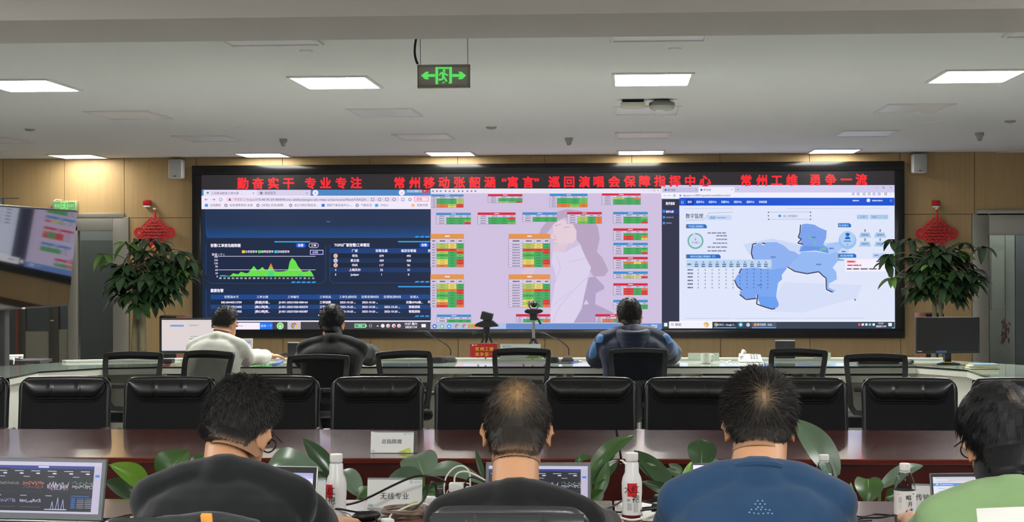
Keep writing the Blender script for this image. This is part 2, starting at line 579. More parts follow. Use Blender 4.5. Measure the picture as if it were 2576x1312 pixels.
# the rows over and behind the camera that light the near table
for Y, cs in ((5.9, (0, 3)), (1.6, (0, 2)), (-2.0, (0, 1, 3))):
    for c in cs:
        light_panel('glowing ceiling panel over the near conference table', PX0+PDX*c+0.6, Y, True, group='lit ceiling panels over the near table')
for X in (at(245, 650, 24.4).x-0.3, at(2540, 650, 24.4).x+0.4):  # hidden lamps added to brighten what shows through the door glass
    light_panel('unseen lamp added to brighten the corridor behind the glass doors', X, 24.3, True, d=0.5, w_=0.6, group='added corridor lamps')
# ================================================================== THE VIDEO WALL
YS = YW-0.10                                  # face of the LED cabinets
M_bezel = mat('black_gloss_bezel', (16, 17, 19), 0.22, spec=0.5)
M_led = vcol_mat('led_pixels', LED_L, rough=0.45, spec=0.3)
vw = thing('video_wall', 'huge black framed LED video wall showing three bright windows under a red lettered banner', 'video wall', (at(1380, 850, YW).x, YW, at(1380, 850, YW).z))
tl, br = at(483.5, 411, YS), at(2276, 850, YS)
il, ir = at(507, 440, YS).x, at(2250, 440, YS).x
zt, zb = (at(483, 416.5, YS).z+at(2275, 404.7, YS).z)/2, (at(700, 851.2, YS).z+at(2276, 849, YS).z)/2
it, ib = (at(507, 439.6, YS).z+at(2249, 428.4, YS).z)/2, (at(690, 828.6, YS).z+at(2249, 827, YS).z)/2
fr = MB()
for a, b, c, d in ((tl.x, br.x, it, zt), (tl.x, br.x, zb, ib), (tl.x, il, ib, it), (ir, br.x, ib, it)):
    fr.box(((a+b)/2, (YS-0.02+YW)/2, (c+d)/2), (b-a, YW-YS+0.02, d-c), bev=0.006, seg=2)
fr.build('frame', M_bezel, vw)
cb = MB(); cb.box(((il+ir)/2, (YS+YW)/2, (it+ib)/2), (ir-il, YW-YS-0.01, it-ib)); cb.build('cabinet', mat('led_black', (20, 20, 22), 0.6), vw)
def wallfn(px, py, h):
    p = at(px, py, YS)
    return Vector((p.x, YS-0.001-h, p.z))

# ---- banner of red letters
Bn = Sheet(wallfn)
Bn.poly([(507, 476), (1083, 475), (1665, 470), (2250, 465), (2250, 429), (507, 440)], (48, 44, 48), 0)
for s, pts in (('勤奋实干', ((611, 461.5), (649, 461.5), (688, 461), (726, 461))), ('专业专注', ((781, 461), (819, 460.5), (858, 460.5), (896, 460))),
               ('常州移动张韶涵“寓言”', ((1005, 460), (1043, 460), (1080, 459.5), (1117, 459), (1156, 459), (1194, 459), (1232, 458.5), (1268, 458.5), (1290, 458.5), (1329, 458.5), (1350, 458.5))),
               ('巡回演唱会保障指挥中心', ((1394, 457.5), (1432, 457.5), (1470, 457.5), (1506, 457), (1545, 457), (1584, 456.5), (1622, 456), (1660, 455.5), (1698, 455.5), (1736, 455), (1774, 455))),
               ('常州工维', ((1877, 454), (1916, 454), (1954, 453.5), (1992, 453))), ('勇争一流', ((2050, 452.5), (2090, 452), (2129, 452), (2167, 451.5)))):
    for ch_, (x, y) in zip(s, pts):
        Bn.text(x, y, 29.5, ch_, (255, 40, 52), 'c', bold=0.035, L=2)
Bn.build('banner', M_led, vw)

# ---- left window: the browser with the dark dashboard
D = Sheet(wallfn)
D.crop(480, 380, 2.733)
W_, LV = (240, 233, 250), (214, 206, 234)
GY = (120, 108, 140)
D.rect(73, 264, 1650, 1224, (27, 40, 62), 0)
D.rect(75, 264, 1650, 306, (78, 134, 196), 1).rect(73, 306, 1650, 398, W_, 1)
D.rect(88, 266, 456, 308, (232, 224, 246), 2).rect(456, 266, 824, 306, LV, 2)
D.text(140, 289, 22, '江苏移动核查工单大屏', GY, fit=190).text(510, 288, 22, '新标签页', GY, fit=74).text(431, 288, 24, '×', GY, 'c').text(799, 288, 24, '×', GY, 'c')
D.poly([(106, 280), (128, 280), (117, 297)], (70, 150, 130), 3).disc(485, 288, 10, (130, 120, 150)).disc(857, 286, 20, W_).text(857, 286, 26, '+', (80, 90, 150), 'c')
D.disc(1451, 284, 21, W_).text(1451, 284, 22, '⌄', GY, 'c').rect(1485, 264, 1590, 284, (150, 180, 220), 2).rect(1590, 264, 1640, 286, (205, 70, 75), 2)
D.text(1515, 274, 18, '—', W_, 'c').frame(1544, 268, 1560, 280, 2, W_).text(1608, 273, 20, '×', W_, 'c')
for x, t in ((108, '←'), (156, '→')): D.line([(x-10, 332), (x+11, 332)], 3, GY).line([((x-2 if t == '←' else x+3), 324), ((x-11 if t == '←' else x+11), 332), ((x-2 if t == '←' else x+3), 340)], 3, GY)
D.disc(206, 332, 11, GY).disc(206, 332, 8, W_, 4)
D.rect(245, 316, 1430, 346, (226, 218, 240), 2).poly([(257, 340), (280, 340), (268, 320)], (205, 70, 90), 4)
D.text(298, 332, 22, '不安全', (215, 110, 140), fit=58).text(368, 332, 22, '|', GY).text(385, 332, 24, 'https', (215, 95, 130), fit=50)
D.text(437, 332, 24, '://10.40.95.69:40004/cms-ability/jiangsu-als-mwp-ui-lac/scene/NewYXAQV...', GY, fit=785)
for i, x in enumerate((1250, 1298, 1348, 1398, 1458, 1507)):
    D.frame(x-11, 322, x+11, 342, 3, GY) if i % 2 == 0 else D.disc(x, 332, 11, GY).disc(x, 332, 7, W_, 4)
D.rect(1536, 312, 1636, 346, (235, 120, 150), 2).rect(1540, 315, 1632, 343, (245, 225, 240), 3).text(1552, 330, 22, '更新', (225, 60, 100), fit=40).text(1617, 330, 22, '⋮', (225, 60, 100), 'c')
for x, t, wd, c in ((135, '台风路径', 72, (80, 150, 220)), (268, '应急保障项目-无线', 158, None), (488, '[资管] 应急保障...', 162, None), (713, '省公司知识管应急...', 160, None), (937, '国家气象信息中心-...', 172, (60, 120, 200)), (1170, '气象实况', 74, None), (1305, 'CMCC', 54, (80, 170, 215)), (1555, '其他书签', 76, (240, 190, 150))):
    D.rect(x-38, 362, x-16, 382, c, 3) if c else D.disc(x-26, 372, 11, GY).disc(x-26, 372, 6, W_, 4)
    D.text(x, 371, 20, t, GY, fit=wd)
NV, NV2, LN = (24, 38, 68), (28, 60, 118), (34, 76, 138)
D.poly([(105, 570), (130, 594), (1650, 594), (1650, 400), (105, 400)], (30, 50, 82), 1)
for k in range(8): D.poly([(106+(k-5)*3 if k > 5 else 106, 500+k*12), (1650, 500+k*12), (1650, 512+k*12), (106, 512+k*12)], (29-k//2, 51+k*3, 84+k*7), 2)
D.line([(105, 400), (105, 570), (130, 594), (1650, 594)], 3, LN)
D.rect(932, 482, 958, 487, (110, 130, 160), 3)
def dashes(x, y, n):
    for k in range(n): D.poly([(x+k*35, y+5), (x+26+k*35, y+5), (x+32+k*35, y-5), (x+6+k*35, y-5)], (60, 150, 220), 4)
dashes(1540, 588, 3)
D.poly([(105, 880), (135, 908), (900, 908), (928, 880), (928, 640), (915, 620), (135, 620), (105, 645)], NV, 1)
D.line([(105, 645), (105, 880), (135, 908), (900, 908), (928, 880), (928, 645)], 3, LN)
D.rect(575, 618, 820, 627, (60, 156, 222), 3)
D.text(137, 648, 25, '告警/工单变化趋势图', (245, 240, 255), bold=0.03, fit=205)
D.disc(738, 647, 16, (30, 92, 225)).disc(774, 647, 16, (30, 92, 225)).rect(738, 631, 774, 663, (30, 92, 225), 3).text(756, 647, 19, '告警', W_, 'c', 0.03)
D.disc(828, 647, 17, W_).disc(862, 647, 17, W_).rect(828, 630, 862, 664, W_, 3).disc(828, 647, 14, NV, 4).disc(862, 647, 14, NV, 4).rect(828, 633, 862, 661, NV, 4).text(845, 647, 19, '工单', W_, 'c', 0.03)
for x, c, t, wd in ((352, (245, 200, 70), '未发监管单', 84), (463, (90, 215, 90), '故障监管单', 84), (575, (70, 190, 220), '活动监管单', 82)):
    D.rect(x, 681, x+20, 700, c, 3).text(x+22, 690, 19, t, (245, 240, 255), bold=0.02, fit=wd)
D.frame(820, 678, 912, 711, 5, (190, 185, 250)).text(836, 695, 20, '小时', (235, 230, 255), bold=0.02)
D.text(146, 710, 19, '数量 ( 个 )', W_, fit=84)
for y, t in ((725, '180'), (748, '150'), (770, '120'), (792, '90'), (815, '60'), (838, '30'), (860, '0')): D.text(186, y, 18, t, W_, 'r', 0.02)
for y in (722, 815): D.rect(190, y-2, 858, y+2, (205, 200, 225), 5)
D.poly([(530, 815), (551, 768), (572, 815), (572, 850), (530, 850)], (226, 130, 60), 2).poly([(740, 850), (742, 795), (770, 828), (800, 825), (830, 830), (830, 850)], (226, 130, 60), 2)
gp = [(200, 858), (205, 853), (240, 854), (268, 858), (292, 838), (325, 846), (345, 828), (378, 838), (395, 836), (412, 815), (434, 788), (460, 822), (475, 810), (493, 795), (515, 820), (530, 816), (548, 792), (572, 822), (600, 827), (640, 825), (668, 818), (680, 760), (697, 733), (720, 755), (740, 795), (765, 830), (792, 830), (818, 818), (832, 832), (846, 858)]
for a, b in zip(gp, gp[1:]): D.poly([(a[0], 860), (b[0], 860), b, a], (104, 222, 74), 3)
D.poly([(530, 860), (540, 822), (553, 811), (566, 822), (575, 860)], (64, 214, 130), 4).poly([(200, 860), (268, 860), (240, 853), (205, 852)], (64, 190, 190), 4).poly([(735, 860), (778, 860), (768, 846), (745, 843)], (64, 214, 130), 4)
for i in range(23): D.text(204+i*29.0, 872, 17, '%02d' % i, (235, 230, 245), 'c', 0.02)
dashes(690, 900, 5)
D.poly([(957, 885), (980, 905), (1650, 905), (1650, 620), (980, 620), (957, 640)], NV, 1).line([(957, 640), (957, 885), (980, 905), (1650, 905)], 3, LN)
D.rect(1425, 617, 1650, 626, (60, 156, 222), 3)
D.text(987, 645, 25, 'TOP5/厂家告警/工单情况', (245, 240, 255), bold=0.03, fit=242)
D.disc(1587, 645, 15, (30, 92, 225)).disc(1624, 645, 15, (30, 92, 225)).rect(1587, 630, 1624, 660, (30, 92, 225), 3).text(1605, 645, 19, '告警', W_, 'c', 0.03)
D.rect(957, 666, 1650, 702, (24, 62, 124), 2)
for x, t, wd in ((1128, '厂家', 46), (1312, '告警总量', 82), (1498, '催发告警量', 102), (1640, '派', 18)): D.text(x, 684, 21, t, (222, 225, 245), 'c', 0.03)
for i, (n, a, b) in enumerate((('华为', '579', '493'), ('爱立信', '429', '428'), ('中兴', '117', '96'), ('上海贝尔', '52', '51'), ('Juniper', '1', '0'))):
    y = 719+i*32
    D.rect(957, y-16, 1650, y+16, ((20, 34, 58), (24, 48, 86))[i % 2] if i < 3 else ((26, 54, 104), (22, 38, 70))[i-3], 2)
    if i < 3: D.disc(996, y, 15, ((236, 186, 160), (196, 206, 226), (236, 176, 160))[i]).text(996, y, 15, str(i+1), (90, 70, 90), 'c')
    else: D.text(996, y, 19, str(i+1), W_, 'c', 0.03)
    D.text(1128, y, 20, n, W_, 'c', 0.03).text(1312, y, 20, a, W_, 'c', 0.03).text(1498, y, 20, b, W_, 'c', 0.03)
dashes(1540, 897, 3)
D.poly([(105, 1125), (120, 1145), (1650, 1145), (1650, 930), (130, 930), (105, 950)], (25, 42, 74), 1).line([(105, 950), (105, 1125), (120, 1145), (1650, 1145)], 3, LN)
D.rect(1425, 926, 1650, 935, (60, 156, 222), 3)
D.text(137, 958, 25, '重要告警', (245, 240, 255), bold=0.03, fit=88).rect(137, 985, 1650, 1018, (26, 70, 140), 2)
hx = (280, 493, 705, 925, 1080, 1232, 1385, 1538)
for x, t in zip(hx, ('告警流水号', '工单主题', '工单编号', '工单状态', '工单生成时间', '告警发现时间', '告警取消时间', '处理人')): D.text(x, 1001, 20, t, (220, 225, 245), 'c', 0.025)
for i, r_ in enumerate((('00|160445513759', '[数据]无锡...', 'JS-051-20231020-000164', '工单创建', '2023-10-20 ...', '2023-10-20 ...', '', '无锡GPRS维...'),
                        ('00|160447212495', '[核心网]南...', 'JS-051-20231020-002270', '工单归档', '2023-10-20 ...', '2023-10-20 ...', '2023-10-20 ...', '智能派检'),
                        ('00|160448121935', '[核心网]南...', 'JS-051-20231020-003387', '工单归档', '2023-10-20 ...', '2023-10-20 ...', '2023-10-20 ...', '智能派检'))):
    y = 1038+i*31.5
    D.rect(137, y-15, 1650, y+15, ((20, 38, 66), (28, 66, 124), (22, 44, 82))[i], 2)
    for x, t in zip(hx, r_):
        if t: D.text(x, y, 19.5, t, (245, 232, 250), 'c', 0.03)
D.text(1638, 1035, 19, '无', (245, 232, 250), 'c', 0.03).text(882, 1126, 22, '<', W_, 'c', 0.04)
dashes(1540, 1133, 3)
D.rect(73, 1163, 1650, 1172, (240, 233, 248), 3).rect(73, 1172, 1650, 1224, (64, 62, 70), 2)
D.rect(75, 1178, 475, 1224, (248, 238, 252), 4).bars(318, 1200, 40, 6, (190, 170, 200), 1).rect(475, 1176, 563, 1224, (36, 116, 240), 4).text(519, 1200, 20, '搜索一下', (175, 215, 255), 'c', 0.02, L=6)
D.disc(615, 1200, 24, (190, 240, 195), 4).disc(615, 1200, 18, (120, 205, 120), 5).text(615, 1199, 30, 'e', (220, 250, 215), 'c', 0.05, L=6)
D.rect(665, 1172, 756, 1224, (198, 190, 206), 4)
def chrome(S, x, y, r, L=5):
    for a0, a1, c in ((0.52, 2.62, (225, 80, 70)), (2.62, 4.71, (80, 170, 90)), (4.71, 6.80, (240, 190, 70))): S.disc(x, y, r, c, L, a0=a0, a1=a1, n=8)
    S.disc(x, y, r*0.45, (240, 240, 250), L+1).disc(x, y, r*0.34, (70, 130, 225), L+2)
chrome(D, 711, 1199, 21)
D.rect(1126, 1185, 1204, 1213, (190, 225, 200), 4).rect(1130, 1189, 1200, 1209, (50, 165, 85), 5).rect(1204, 1192, 1210, 1206, (190, 225, 200), 4).text(1165, 1199, 17, '90%', (225, 250, 225), 'c', 0.02, L=6)
D.disc(1236, 1199, 11, (170, 165, 175), 4).disc(1236, 1199, 7, (64, 62, 70), 5).poly([(1277, 1204), (1293, 1204), (1285, 1194)], W_, 4)
for x, c in ((1320, (240, 235, 245)), (1357, (240, 150, 150)), (1396, (235, 110, 110)), (1432, (240, 160, 160))): D.disc(x, 1199, 13, (240, 232, 242), 4).disc(x+3, 1202, 8, c, 5)
D.text(1515, 1186, 20, '19:37 周六', W_, 'c', 0.03).text(1515, 1208, 20, '2023/11/4', W_, 'c', 0.03).rect(1586, 1187, 1616, 1210, (245, 240, 248), 4)
D.build('browser_dashboard', M_led, vw, label='left window, dark blue dashboard in a browser')

# ---- middle window: coloured tables over a pale picture of a woman
T = Sheet(wallfn)
T.crop(1080, 380, 2.733)
T.rect(8, 257, 1600, 1222, (206, 191, 222), 0).rect(8, 257, 1600, 290, (233, 226, 244), 1)
for k, x in enumerate((25, 53, 78, 112, 140, 168, 202, 229, 262, 290, 317)): T.rect(x-6, 269, x+6, 280, (140, 132, 160), 3)
for x, t in ((1477, '—'), (1520, '—'), (1545, '□'), (1572, '×')): T.text(x, 268, 20, t, (130, 122, 150), 'c')
# the pale picture
HR, FC, CT, DK = (184, 164, 192), (226, 204, 216), (219, 208, 235), (176, 160, 196)
T.poly([(740, 600), (770, 530), (820, 465), (880, 415), (950, 398), (1040, 410), (1110, 450), (1160, 520), (1172, 600), (1150, 690), (1190, 730), (1232, 820), (1205, 858), (1130, 862), (1080, 790), (1062, 700), (1030, 620), (990, 500), (930, 455), (870, 485), (810, 560), (770, 640)], HR, 1)
T.poly([(1000, 500), (1120, 470), (1172, 600), (1150, 700), (1225, 830), (1140, 860), (1070, 740), (1040, 640), (1005, 600)], HR, 1)
T.poly([(850, 505), (905, 470), (975, 490), (1012, 545), (1012, 600), (985, 632), (900, 642), (852, 622), (836, 585), (852, 560)], FC, 2)
T.poly([(850, 640), (960, 628), (930, 695), (848, 690)], (220, 198, 214), 2)
T.line([(868, 512), (905, 500)], 4, HR, 3).line([(925, 525), (965, 520)], 5, HR, 3).line([(862, 508), (880, 514)], 5, HR, 3).line([(850, 575), (872, 590), (852, 596)], 4, (214, 170, 190), 3).line([(846, 610), (872, 608)], 5, (216, 150, 175), 3)
T.poly([(850, 690), (930, 695), (1035, 640), (1078, 735), (1112, 800), (1092, 862), (1060, 1020), (1040, 1090), (992, 1178), (822, 1178), (850, 1000), (872, 860), (842, 760)], CT, 2)
for a in (((880, 720), (900, 800), (870, 900)), ((960, 760), (1080, 735)), ((1090, 862), (1000, 950), (900, 1060), (850, 1170)), ((850, 1060), (920, 1000), (980, 960))): T.line(list(a), 4, (200, 188, 220), 3)
T.poly([(1095, 868), (1140, 862), (1205, 930), (1200, 948), (1145, 975), (1140, 1050), (1262, 1108), (1300, 1178), (992, 1178), (1050, 1080), (1062, 1000)], DK, 2)
T.poly([(1060, 1055), (1078, 1018), (1096, 1050)], (214, 204, 228), 3).poly([(630, 820), (740, 790), (700, 860), (640, 850)], (216, 196, 216), 2)
Gc, gc, Lc, Yc, Oc, Rc = (62, 172, 88), (112, 196, 84), (176, 202, 92), (232, 214, 96), (226, 128, 60), (222, 62, 52)
CM = dict(G=Gc, g=gc, L=Lc, Y=Yc, O=Oc, R=Rc)
BL, RD, OR = (58, 142, 208), (214, 34, 66), (226, 148, 74)
HT = {0: '现场', 1: '忙时'}
def table(x0, y0, x1, hh, hc, hr, rows, rh, lw):
    y = y0
    T.rect(x0, y, x1, y+hh, hc, 5)
    T.bars((x0+x1)/2-15, y+hh/2, 32, hh*0.3, (240, 225, 240), 1, 6)
    y += hh
    cols = [x0, x0+lw, x0+lw+(x1-x0-lw)*0.42, x0+lw+(x1-x0-lw)*0.73, x1]
    T.rect(x0, y, x1, y+hr+rh*len(rows), (214, 203, 228), 5)
    T.frame(x0, y, x1, y+hr+rh*len(rows), 1.6, (120, 104, 140), 7)
    for i in range(4):
        T.bars(cols[i]+(cols[i+1]-cols[i])*0.28, y+hr/2, (cols[i+1]-cols[i])*0.5, hr*0.3, (120, 110, 140), 1, 7)
        T.rect(cols[i]-0.8, y, cols[i]+0.8, y+hr+rh*len(rows), (140, 124, 158), 7)
    y += hr
    for r_ in rows:
        for i, c in enumerate(r_):
            T.rect(cols[i+1], y, cols[i+2], y+rh, CM[c], 6)
            T.bars(cols[i+1]+(cols[i+2]-cols[i+1])*0.3, y+rh/2, (cols[i+2]-cols[i+1])*0.42, rh*0.28, tuple(int(v*0.8) for v in CM[c]), 1, 7)
        T.rect(x0, y-0.7, x1, y+0.7, (130, 116, 150), 7)
        T.bars(x0+lw*0.25, y+rh/2, lw*0.55, rh*0.3, (120, 110, 140), 1, 6)
        y += rh
table(12, 297, 236, 13, BL, 15, ['GGL', 'GGL', 'GGL', 'OLR', 'OYR'], 12.6, 38)
table(403, 295, 640, 14, RD, 14, ['GGG', 'GGG', 'LgR'], 10.6, 72)
table(828, 292, 1088, 15, BL, 15, ['GGg', 'GGg', 'GGg', 'OgO', 'OLO'], 12.7, 50)
table(1186, 290, 1453, 14, RD, 15, ['LGO', 'GGG', 'GGG', 'GGG'], 12.2, 78)
table(48, 423, 286, 15, BL, 17, ['GGG', 'GGg', 'GGR'], 16, 70)
table(333, 421, 593, 16, RD, 17, ['GGR', 'GGG', 'GGg'], 16, 73)
table(641, 420, 877, 16, BL, 17, ['GGG', 'GGG'], 16, 70)
table(947, 418, 1186, 15, RD, 16, ['LGO', 'LGO', 'gGO'], 16.5, 72)
table(1264, 417, 1502, 16, BL, 17, ['GGg', 'GGG', 'GGR'], 15.6, 71)
table(1265, 530, 1502, 16, RD, 17, ['GGG', 'RGO', 'RGY'], 16.2, 70)
table(1265, 629, 1502, 16, BL, 17, ['GGG', 'GGg', 'GGR'], 15.6, 70)
table(1265, 726, 1502, 16, RD, 17, ['OYO', 'GGG', 'GGG'], 16.2, 70)
table(1265, 826, 1502, 16, BL, 16, ['LYR'], 16, 70)
table(1265, 907, 1502, 16, RD, 17, ['RGO', 'RGR', 'RGR'], 16.2, 70)
table(1265, 1021, 1502, 16, BL, 16, ['GGG', 'GGG'], 16, 70)
OR_ = ['LYG', 'LYG', 'RRO', 'LGR', 'GGg', 'gGG', 'YGR', 'YGR', 'OGO']
table(8, 568, 238, 32, OR, 33, OR_, 18.2, 42); table(546, 568, 831, 32, OR, 33, ['LYG', 'LYG', 'RRR', 'gGR', 'GGG', 'gGG', 'YGR', 'YGR', 'OGO'], 18.2, 96)
table(8, 846, 238, 32, OR, 33, ['LYG', 'LYG', 'OOR', 'gGR', 'GGG', 'gGG', 'YGR', 'OGR', 'RGO'], 18, 42); table(546, 846, 831, 32, OR, 33, ['LYG', 'LYG', 'ORR', 'gGG', 'GGG', 'gGG', 'YGR', 'LGR', 'YGO'], 18, 96)
table(52, 1122, 287, 16, BL, 17, ['GGG'], 22, 70); table(596, 1119, 832, 16, RD, 17, ['GGO', 'GgO'], 12, 50); table(1142, 1119, 1375, 16, RD, 16, ['OGg', 'OGG'], 12, 48)
T.rect(8, 1181, 1600, 1222, (176, 190, 228), 5).rect(528, 1184, 1600, 1220, (100, 136, 200), 6)
for x, c in ((37, (70, 110, 170)), (88, (110, 200, 120)), (137, (60, 150, 225))): T.disc(x, 1203, 15, c, 7).disc(x, 1203, 7, (225, 235, 250), 8)
chrome(T, 190, 1202, 14, 7); chrome(T, 241, 1202, 14, 7)
T.rect(266, 1188, 375, 1216, (240, 140, 60), 7).rect(280, 1192, 300, 1206, (110, 200, 120), 8)
for x in (1478, 1500): T.disc(x, 1200, 5, (190, 205, 240), 7)
T.bars(1525, 1196, 42, 7, (215, 225, 248), 1, 7).bars(1525, 1208, 42, 7, (215, 225, 248), 1, 7)
T.build('table_window', M_led, vw, label='middle window, coloured tables over a pale picture of a woman')

# ---- right window: browser with a blue map
P = Sheet(wallfn)
P.crop(1650, 380, 2.734)
BG = (223, 229, 250)
P.rect(36, 233, 1643, 1218, BG, 0).rect(36, 233, 1643, 284, (207, 203, 236), 1).rect(36, 284, 1643, 322, (240, 240, 253), 1)
P.rect(48, 250, 290, 284, (196, 192, 226), 2).rect(294, 247, 540, 285, (238, 237, 252), 2)
for x, c in ((67, (110, 110, 130)), (313, (100, 100, 190))): P.disc(x, 266, 8, c)
G2 = (112, 112, 140)
P.text(83, 267, 18, '数字监理', G2, fit=50).text(328, 266, 18, '数字监理', G2, fit=50).text(277, 266, 20, '×', G2, 'c').text(522, 264, 20, '×', G2, 'c').text(563, 263, 24, '+', G2, 'c')
P.text(1518, 250, 20, '—', G2, 'c').disc(1565, 250, 7, G2).disc(1565, 250, 4, (207, 203, 236), 4).text(1615, 250, 22, '×', G2, 'c')
for x in (62, 93): P.line([(x-8, 305), (x+8, 305)], 2.5, G2)
P.disc(127, 305, 8, G2).disc(127, 305, 5, (240, 240, 253), 4).disc(168, 305, 6, G2)
P.text(185, 303, 21, 'digsuperv.cn:8081/supweb/resweb/#/home.html', G2, fit=325)
for x, c in ((1357, G2), (1391, (60, 90, 220)), (1432, G2), (1466, G2), (1500, G2), (1535, (70, 80, 200)), (1580, (90, 90, 110))): P.frame(x-8, 286, x+8, 302, 3, c)
P.text(1614, 293, 22, '⋮', G2, 'c')
P.rect(40, 328, 161, 1172, (46, 48, 72), 2).text(69, 360, 21, '数字监理', (240, 240, 250), bold=0.03, fit=60, L=4)
P.rect(40, 398, 159, 432, (38, 52, 128), 3).text(70, 416, 18, '数字大屏', (235, 235, 250), bold=0.03, fit=52)
for y in (413, 454, 494): P.rect(48, y-8, 63, y+8, (60, 150, 230), 4)
P.bars(70, 455, 52, 9, (120, 125, 160), 1).bars(70, 494, 38, 9, (120, 125, 160), 1)
P.rect(161, 320, 1640, 374, (24, 82, 210), 2).rect(208, 330, 260, 370, (14, 58, 170), 3)
for x in (174, 174): P.frame(175, 343, 189, 360, 3, (170, 200, 250))
for x, t in ((232, '首页'), (305, '监控中心'), (390, '信息中心'), (477, '问题中心'), (563, '项目中心'), (650, '成果中心'), (736, '系统设置')): P.text(x, 349, 17, t, (205, 220, 250), 'c', 0.03, fit=28 if len(t) == 2 else 54)
P.bars(1352, 340, 44, 9, (190, 205, 245), 1, 4).disc(1461, 338, 13, (225, 225, 245), 4).bars(1487, 340, 72, 9, (190, 205, 245), 2, 4).frame(1610, 333, 1622, 346, 2, (150, 190, 250))
P.text(205, 446, 36, '数字监理', (74, 80, 104), bold=0.02, fit=120)
LB = (168, 200, 232)
P.line([(206, 475), (330, 472), (365, 425), (530, 420)], 2.5, (150, 160, 190), 4).rect(352, 440, 520, 472, (198, 214, 244), 2).rect(368, 445, 412, 468, LB, 3).text(375, 457, 20, '19:37', (80, 110, 160), fit=34).bars(420, 457, 62, 7, (140, 160, 200), 2)
for y, (a, b) in ((395, (195, 530)), (395, (900, 1600)), (1150, (200, 520)), (1150, (545, 990)), (1148, (1000, 1430))): P.line([(a, y), (b, y-2)], 2, (170, 182, 214), 3)
P.line([(772, 419), (1066, 417)], 2, (140, 152, 184), 3).line([(772, 468), (1066, 466)], 2, (140, 152, 184), 3)
for x in (774, 1063):
    for y in (420, 444, 468): P.disc(x, y, 5, (104, 112, 140))
P.text(875, 446, 20, '施工现场概况', (130, 140, 170), fit=100).disc(853, 445, 9, (90, 140, 220)).poly([(838, 445), (850, 434), (850, 456)], (90, 140, 220), 4)
P.rect(1382, 437, 1462, 467, LB, 3).text(1421, 452, 17, '工单', (110, 140, 180), 'c').rect(1473, 437, 1597, 467, LB, 3).text(1486, 452, 17, '地市', (110, 140, 180)).text(1580, 450, 18, '⌄', (110, 140, 180), 'c')
for x0, y0, x1, t in ((207, 502, 350, '今日施工现场概况'), (207, 709, 445, '地市分公司施工现场统计（个）'), (1252, 495, 1342, '队伍统计'), (1252, 704, 1378, '风险预警')):
    P.poly([(x0, y0+28), (x1, y0+28), (x1, y0+10), (x1-12, y0), (x0, y0)], (34, 108, 200), 3).text((x0+x1)/2-4, y0+15, 17, t, (150, 205, 250), 'c', 0.03, fit=(x1-x0)*0.72).rect(x0, y0, x0+7, y0+28, (110, 120, 140), 4)
P.disc(272, 617, 60, (210, 220, 246), 2, n=32)
for k in range(30):
    a = 2*PI*k/30+1.6
    c_ = (72, 168, 132) if k > 1 else (190, 205, 220)
    P.poly([(272+54*math.cos(a), 617-54*math.sin(a)), (272+54*math.cos(a+.185), 617-54*math.sin(a+.185)), (272+45*math.cos(a+.185), 617-45*math.sin(a+.185)), (272+45*math.cos(a), 617-45*math.sin(a))], c_, 4)
P.text(272, 605, 22, '0', (90, 100, 130), 'c').text(272, 628, 15, '今日施工', (120, 130, 160), 'c')
for y, x, wd in ((562, 355, 128), (581, 415, 74), (606, 415, 74), (632, 392, 98), (659, 355, 134), (685, 355, 126)): P.bars(x, y, wd, 9, (130, 138, 170), 3, 4)
# the map
def terr(pts, c, L=3): P.poly(pts, c, L)
terr([(600, 640), (800, 600), (980, 640), (1300, 620), (1330, 690), (1250, 760), (900, 760), (700, 800)], (200, 215, 246), 1)
terr([(880, 900), (1420, 920), (1380, 1010), (1000, 1110), (760, 1100)], (213, 221, 247), 1)
terr([(665, 640), (700, 633), (735, 627), (830, 625), (880, 648), (920, 684), (952, 690), (985, 712), (975, 735), (945, 750), (920, 785), (900, 808), (795, 810), (740, 800), (700, 770), (668, 740), (655, 700)], (142, 176, 240))
terr([(590, 806), (680, 800), (795, 812), (905, 800), (865, 850), (868, 880), (840, 905), (826, 1000), (845, 1050), (840, 1070), (805, 1086), (760, 1080), (720, 1062), (700, 1010), (640, 1018), (580, 998), (575, 950), (540, 885), (560, 850)], (122, 166, 240))
terr([(720, 1062), (702, 1000), (826, 1000), (845, 1050), (840, 1070), (805, 1086)], (106, 158, 238), 4)
terr([(1005, 502), (1040, 498), (1090, 505), (1122, 524), (1175, 546), (1170, 600), (1150, 640), (1180, 662), (1190, 702), (1100, 682), (985, 690), (1000, 640), (975, 592), (995, 560)], (124, 162, 236))
terr([(985, 690), (1100, 682), (1190, 702), (1180, 662), (1020, 650)], (104, 148, 230), 4)
terr([(985, 712), (1000, 692), (1100, 692), (1195, 706), (1250, 692), (1262, 740), (1215, 800), (1240, 830), (1245, 880), (1190, 910), (1188, 938), (1235, 958), (1220, 970), (1180, 955), (1168, 872), (1120, 828), (1040, 842), (960, 826), (915, 790), (945, 750)], (148, 184, 242))
terr([(1170, 640), (1262, 622), (1300, 650), (1250, 692), (1195, 706)], (168, 196, 244), 2)
DE = (74, 76, 112)
for pts in (((668, 740), (655, 700), (665, 640), (690, 634)), ((730, 632), (752, 636)), ((995, 505), (990, 560), (978, 592), (1000, 605), (975, 632), (1012, 640)), ((590, 806), (570, 840)), ((540, 885), (560, 930), (592, 955)), ((575, 985), (620, 1020), (690, 1012)), ((700, 985), (692, 1050), (740, 1068), (800, 1086), (820, 1080)), ((905, 795), (955, 826), (1040, 842), (1120, 828), (1150, 858), (1170, 872), (1172, 950), (1215, 970))):
    P.line([(x-3, y+4) for x, y in pts], 13, (236, 238, 250), 4).line(list(pts), 9, DE, 5)
for x, y in ((1062, 593), (1092, 628), (1133, 676), (1150, 670), (1162, 668)): P.poly([(x-6, y+10), (x+6, y+10), (x+7, y-8), (x-4, y-6)], (96, 206, 140), 6)
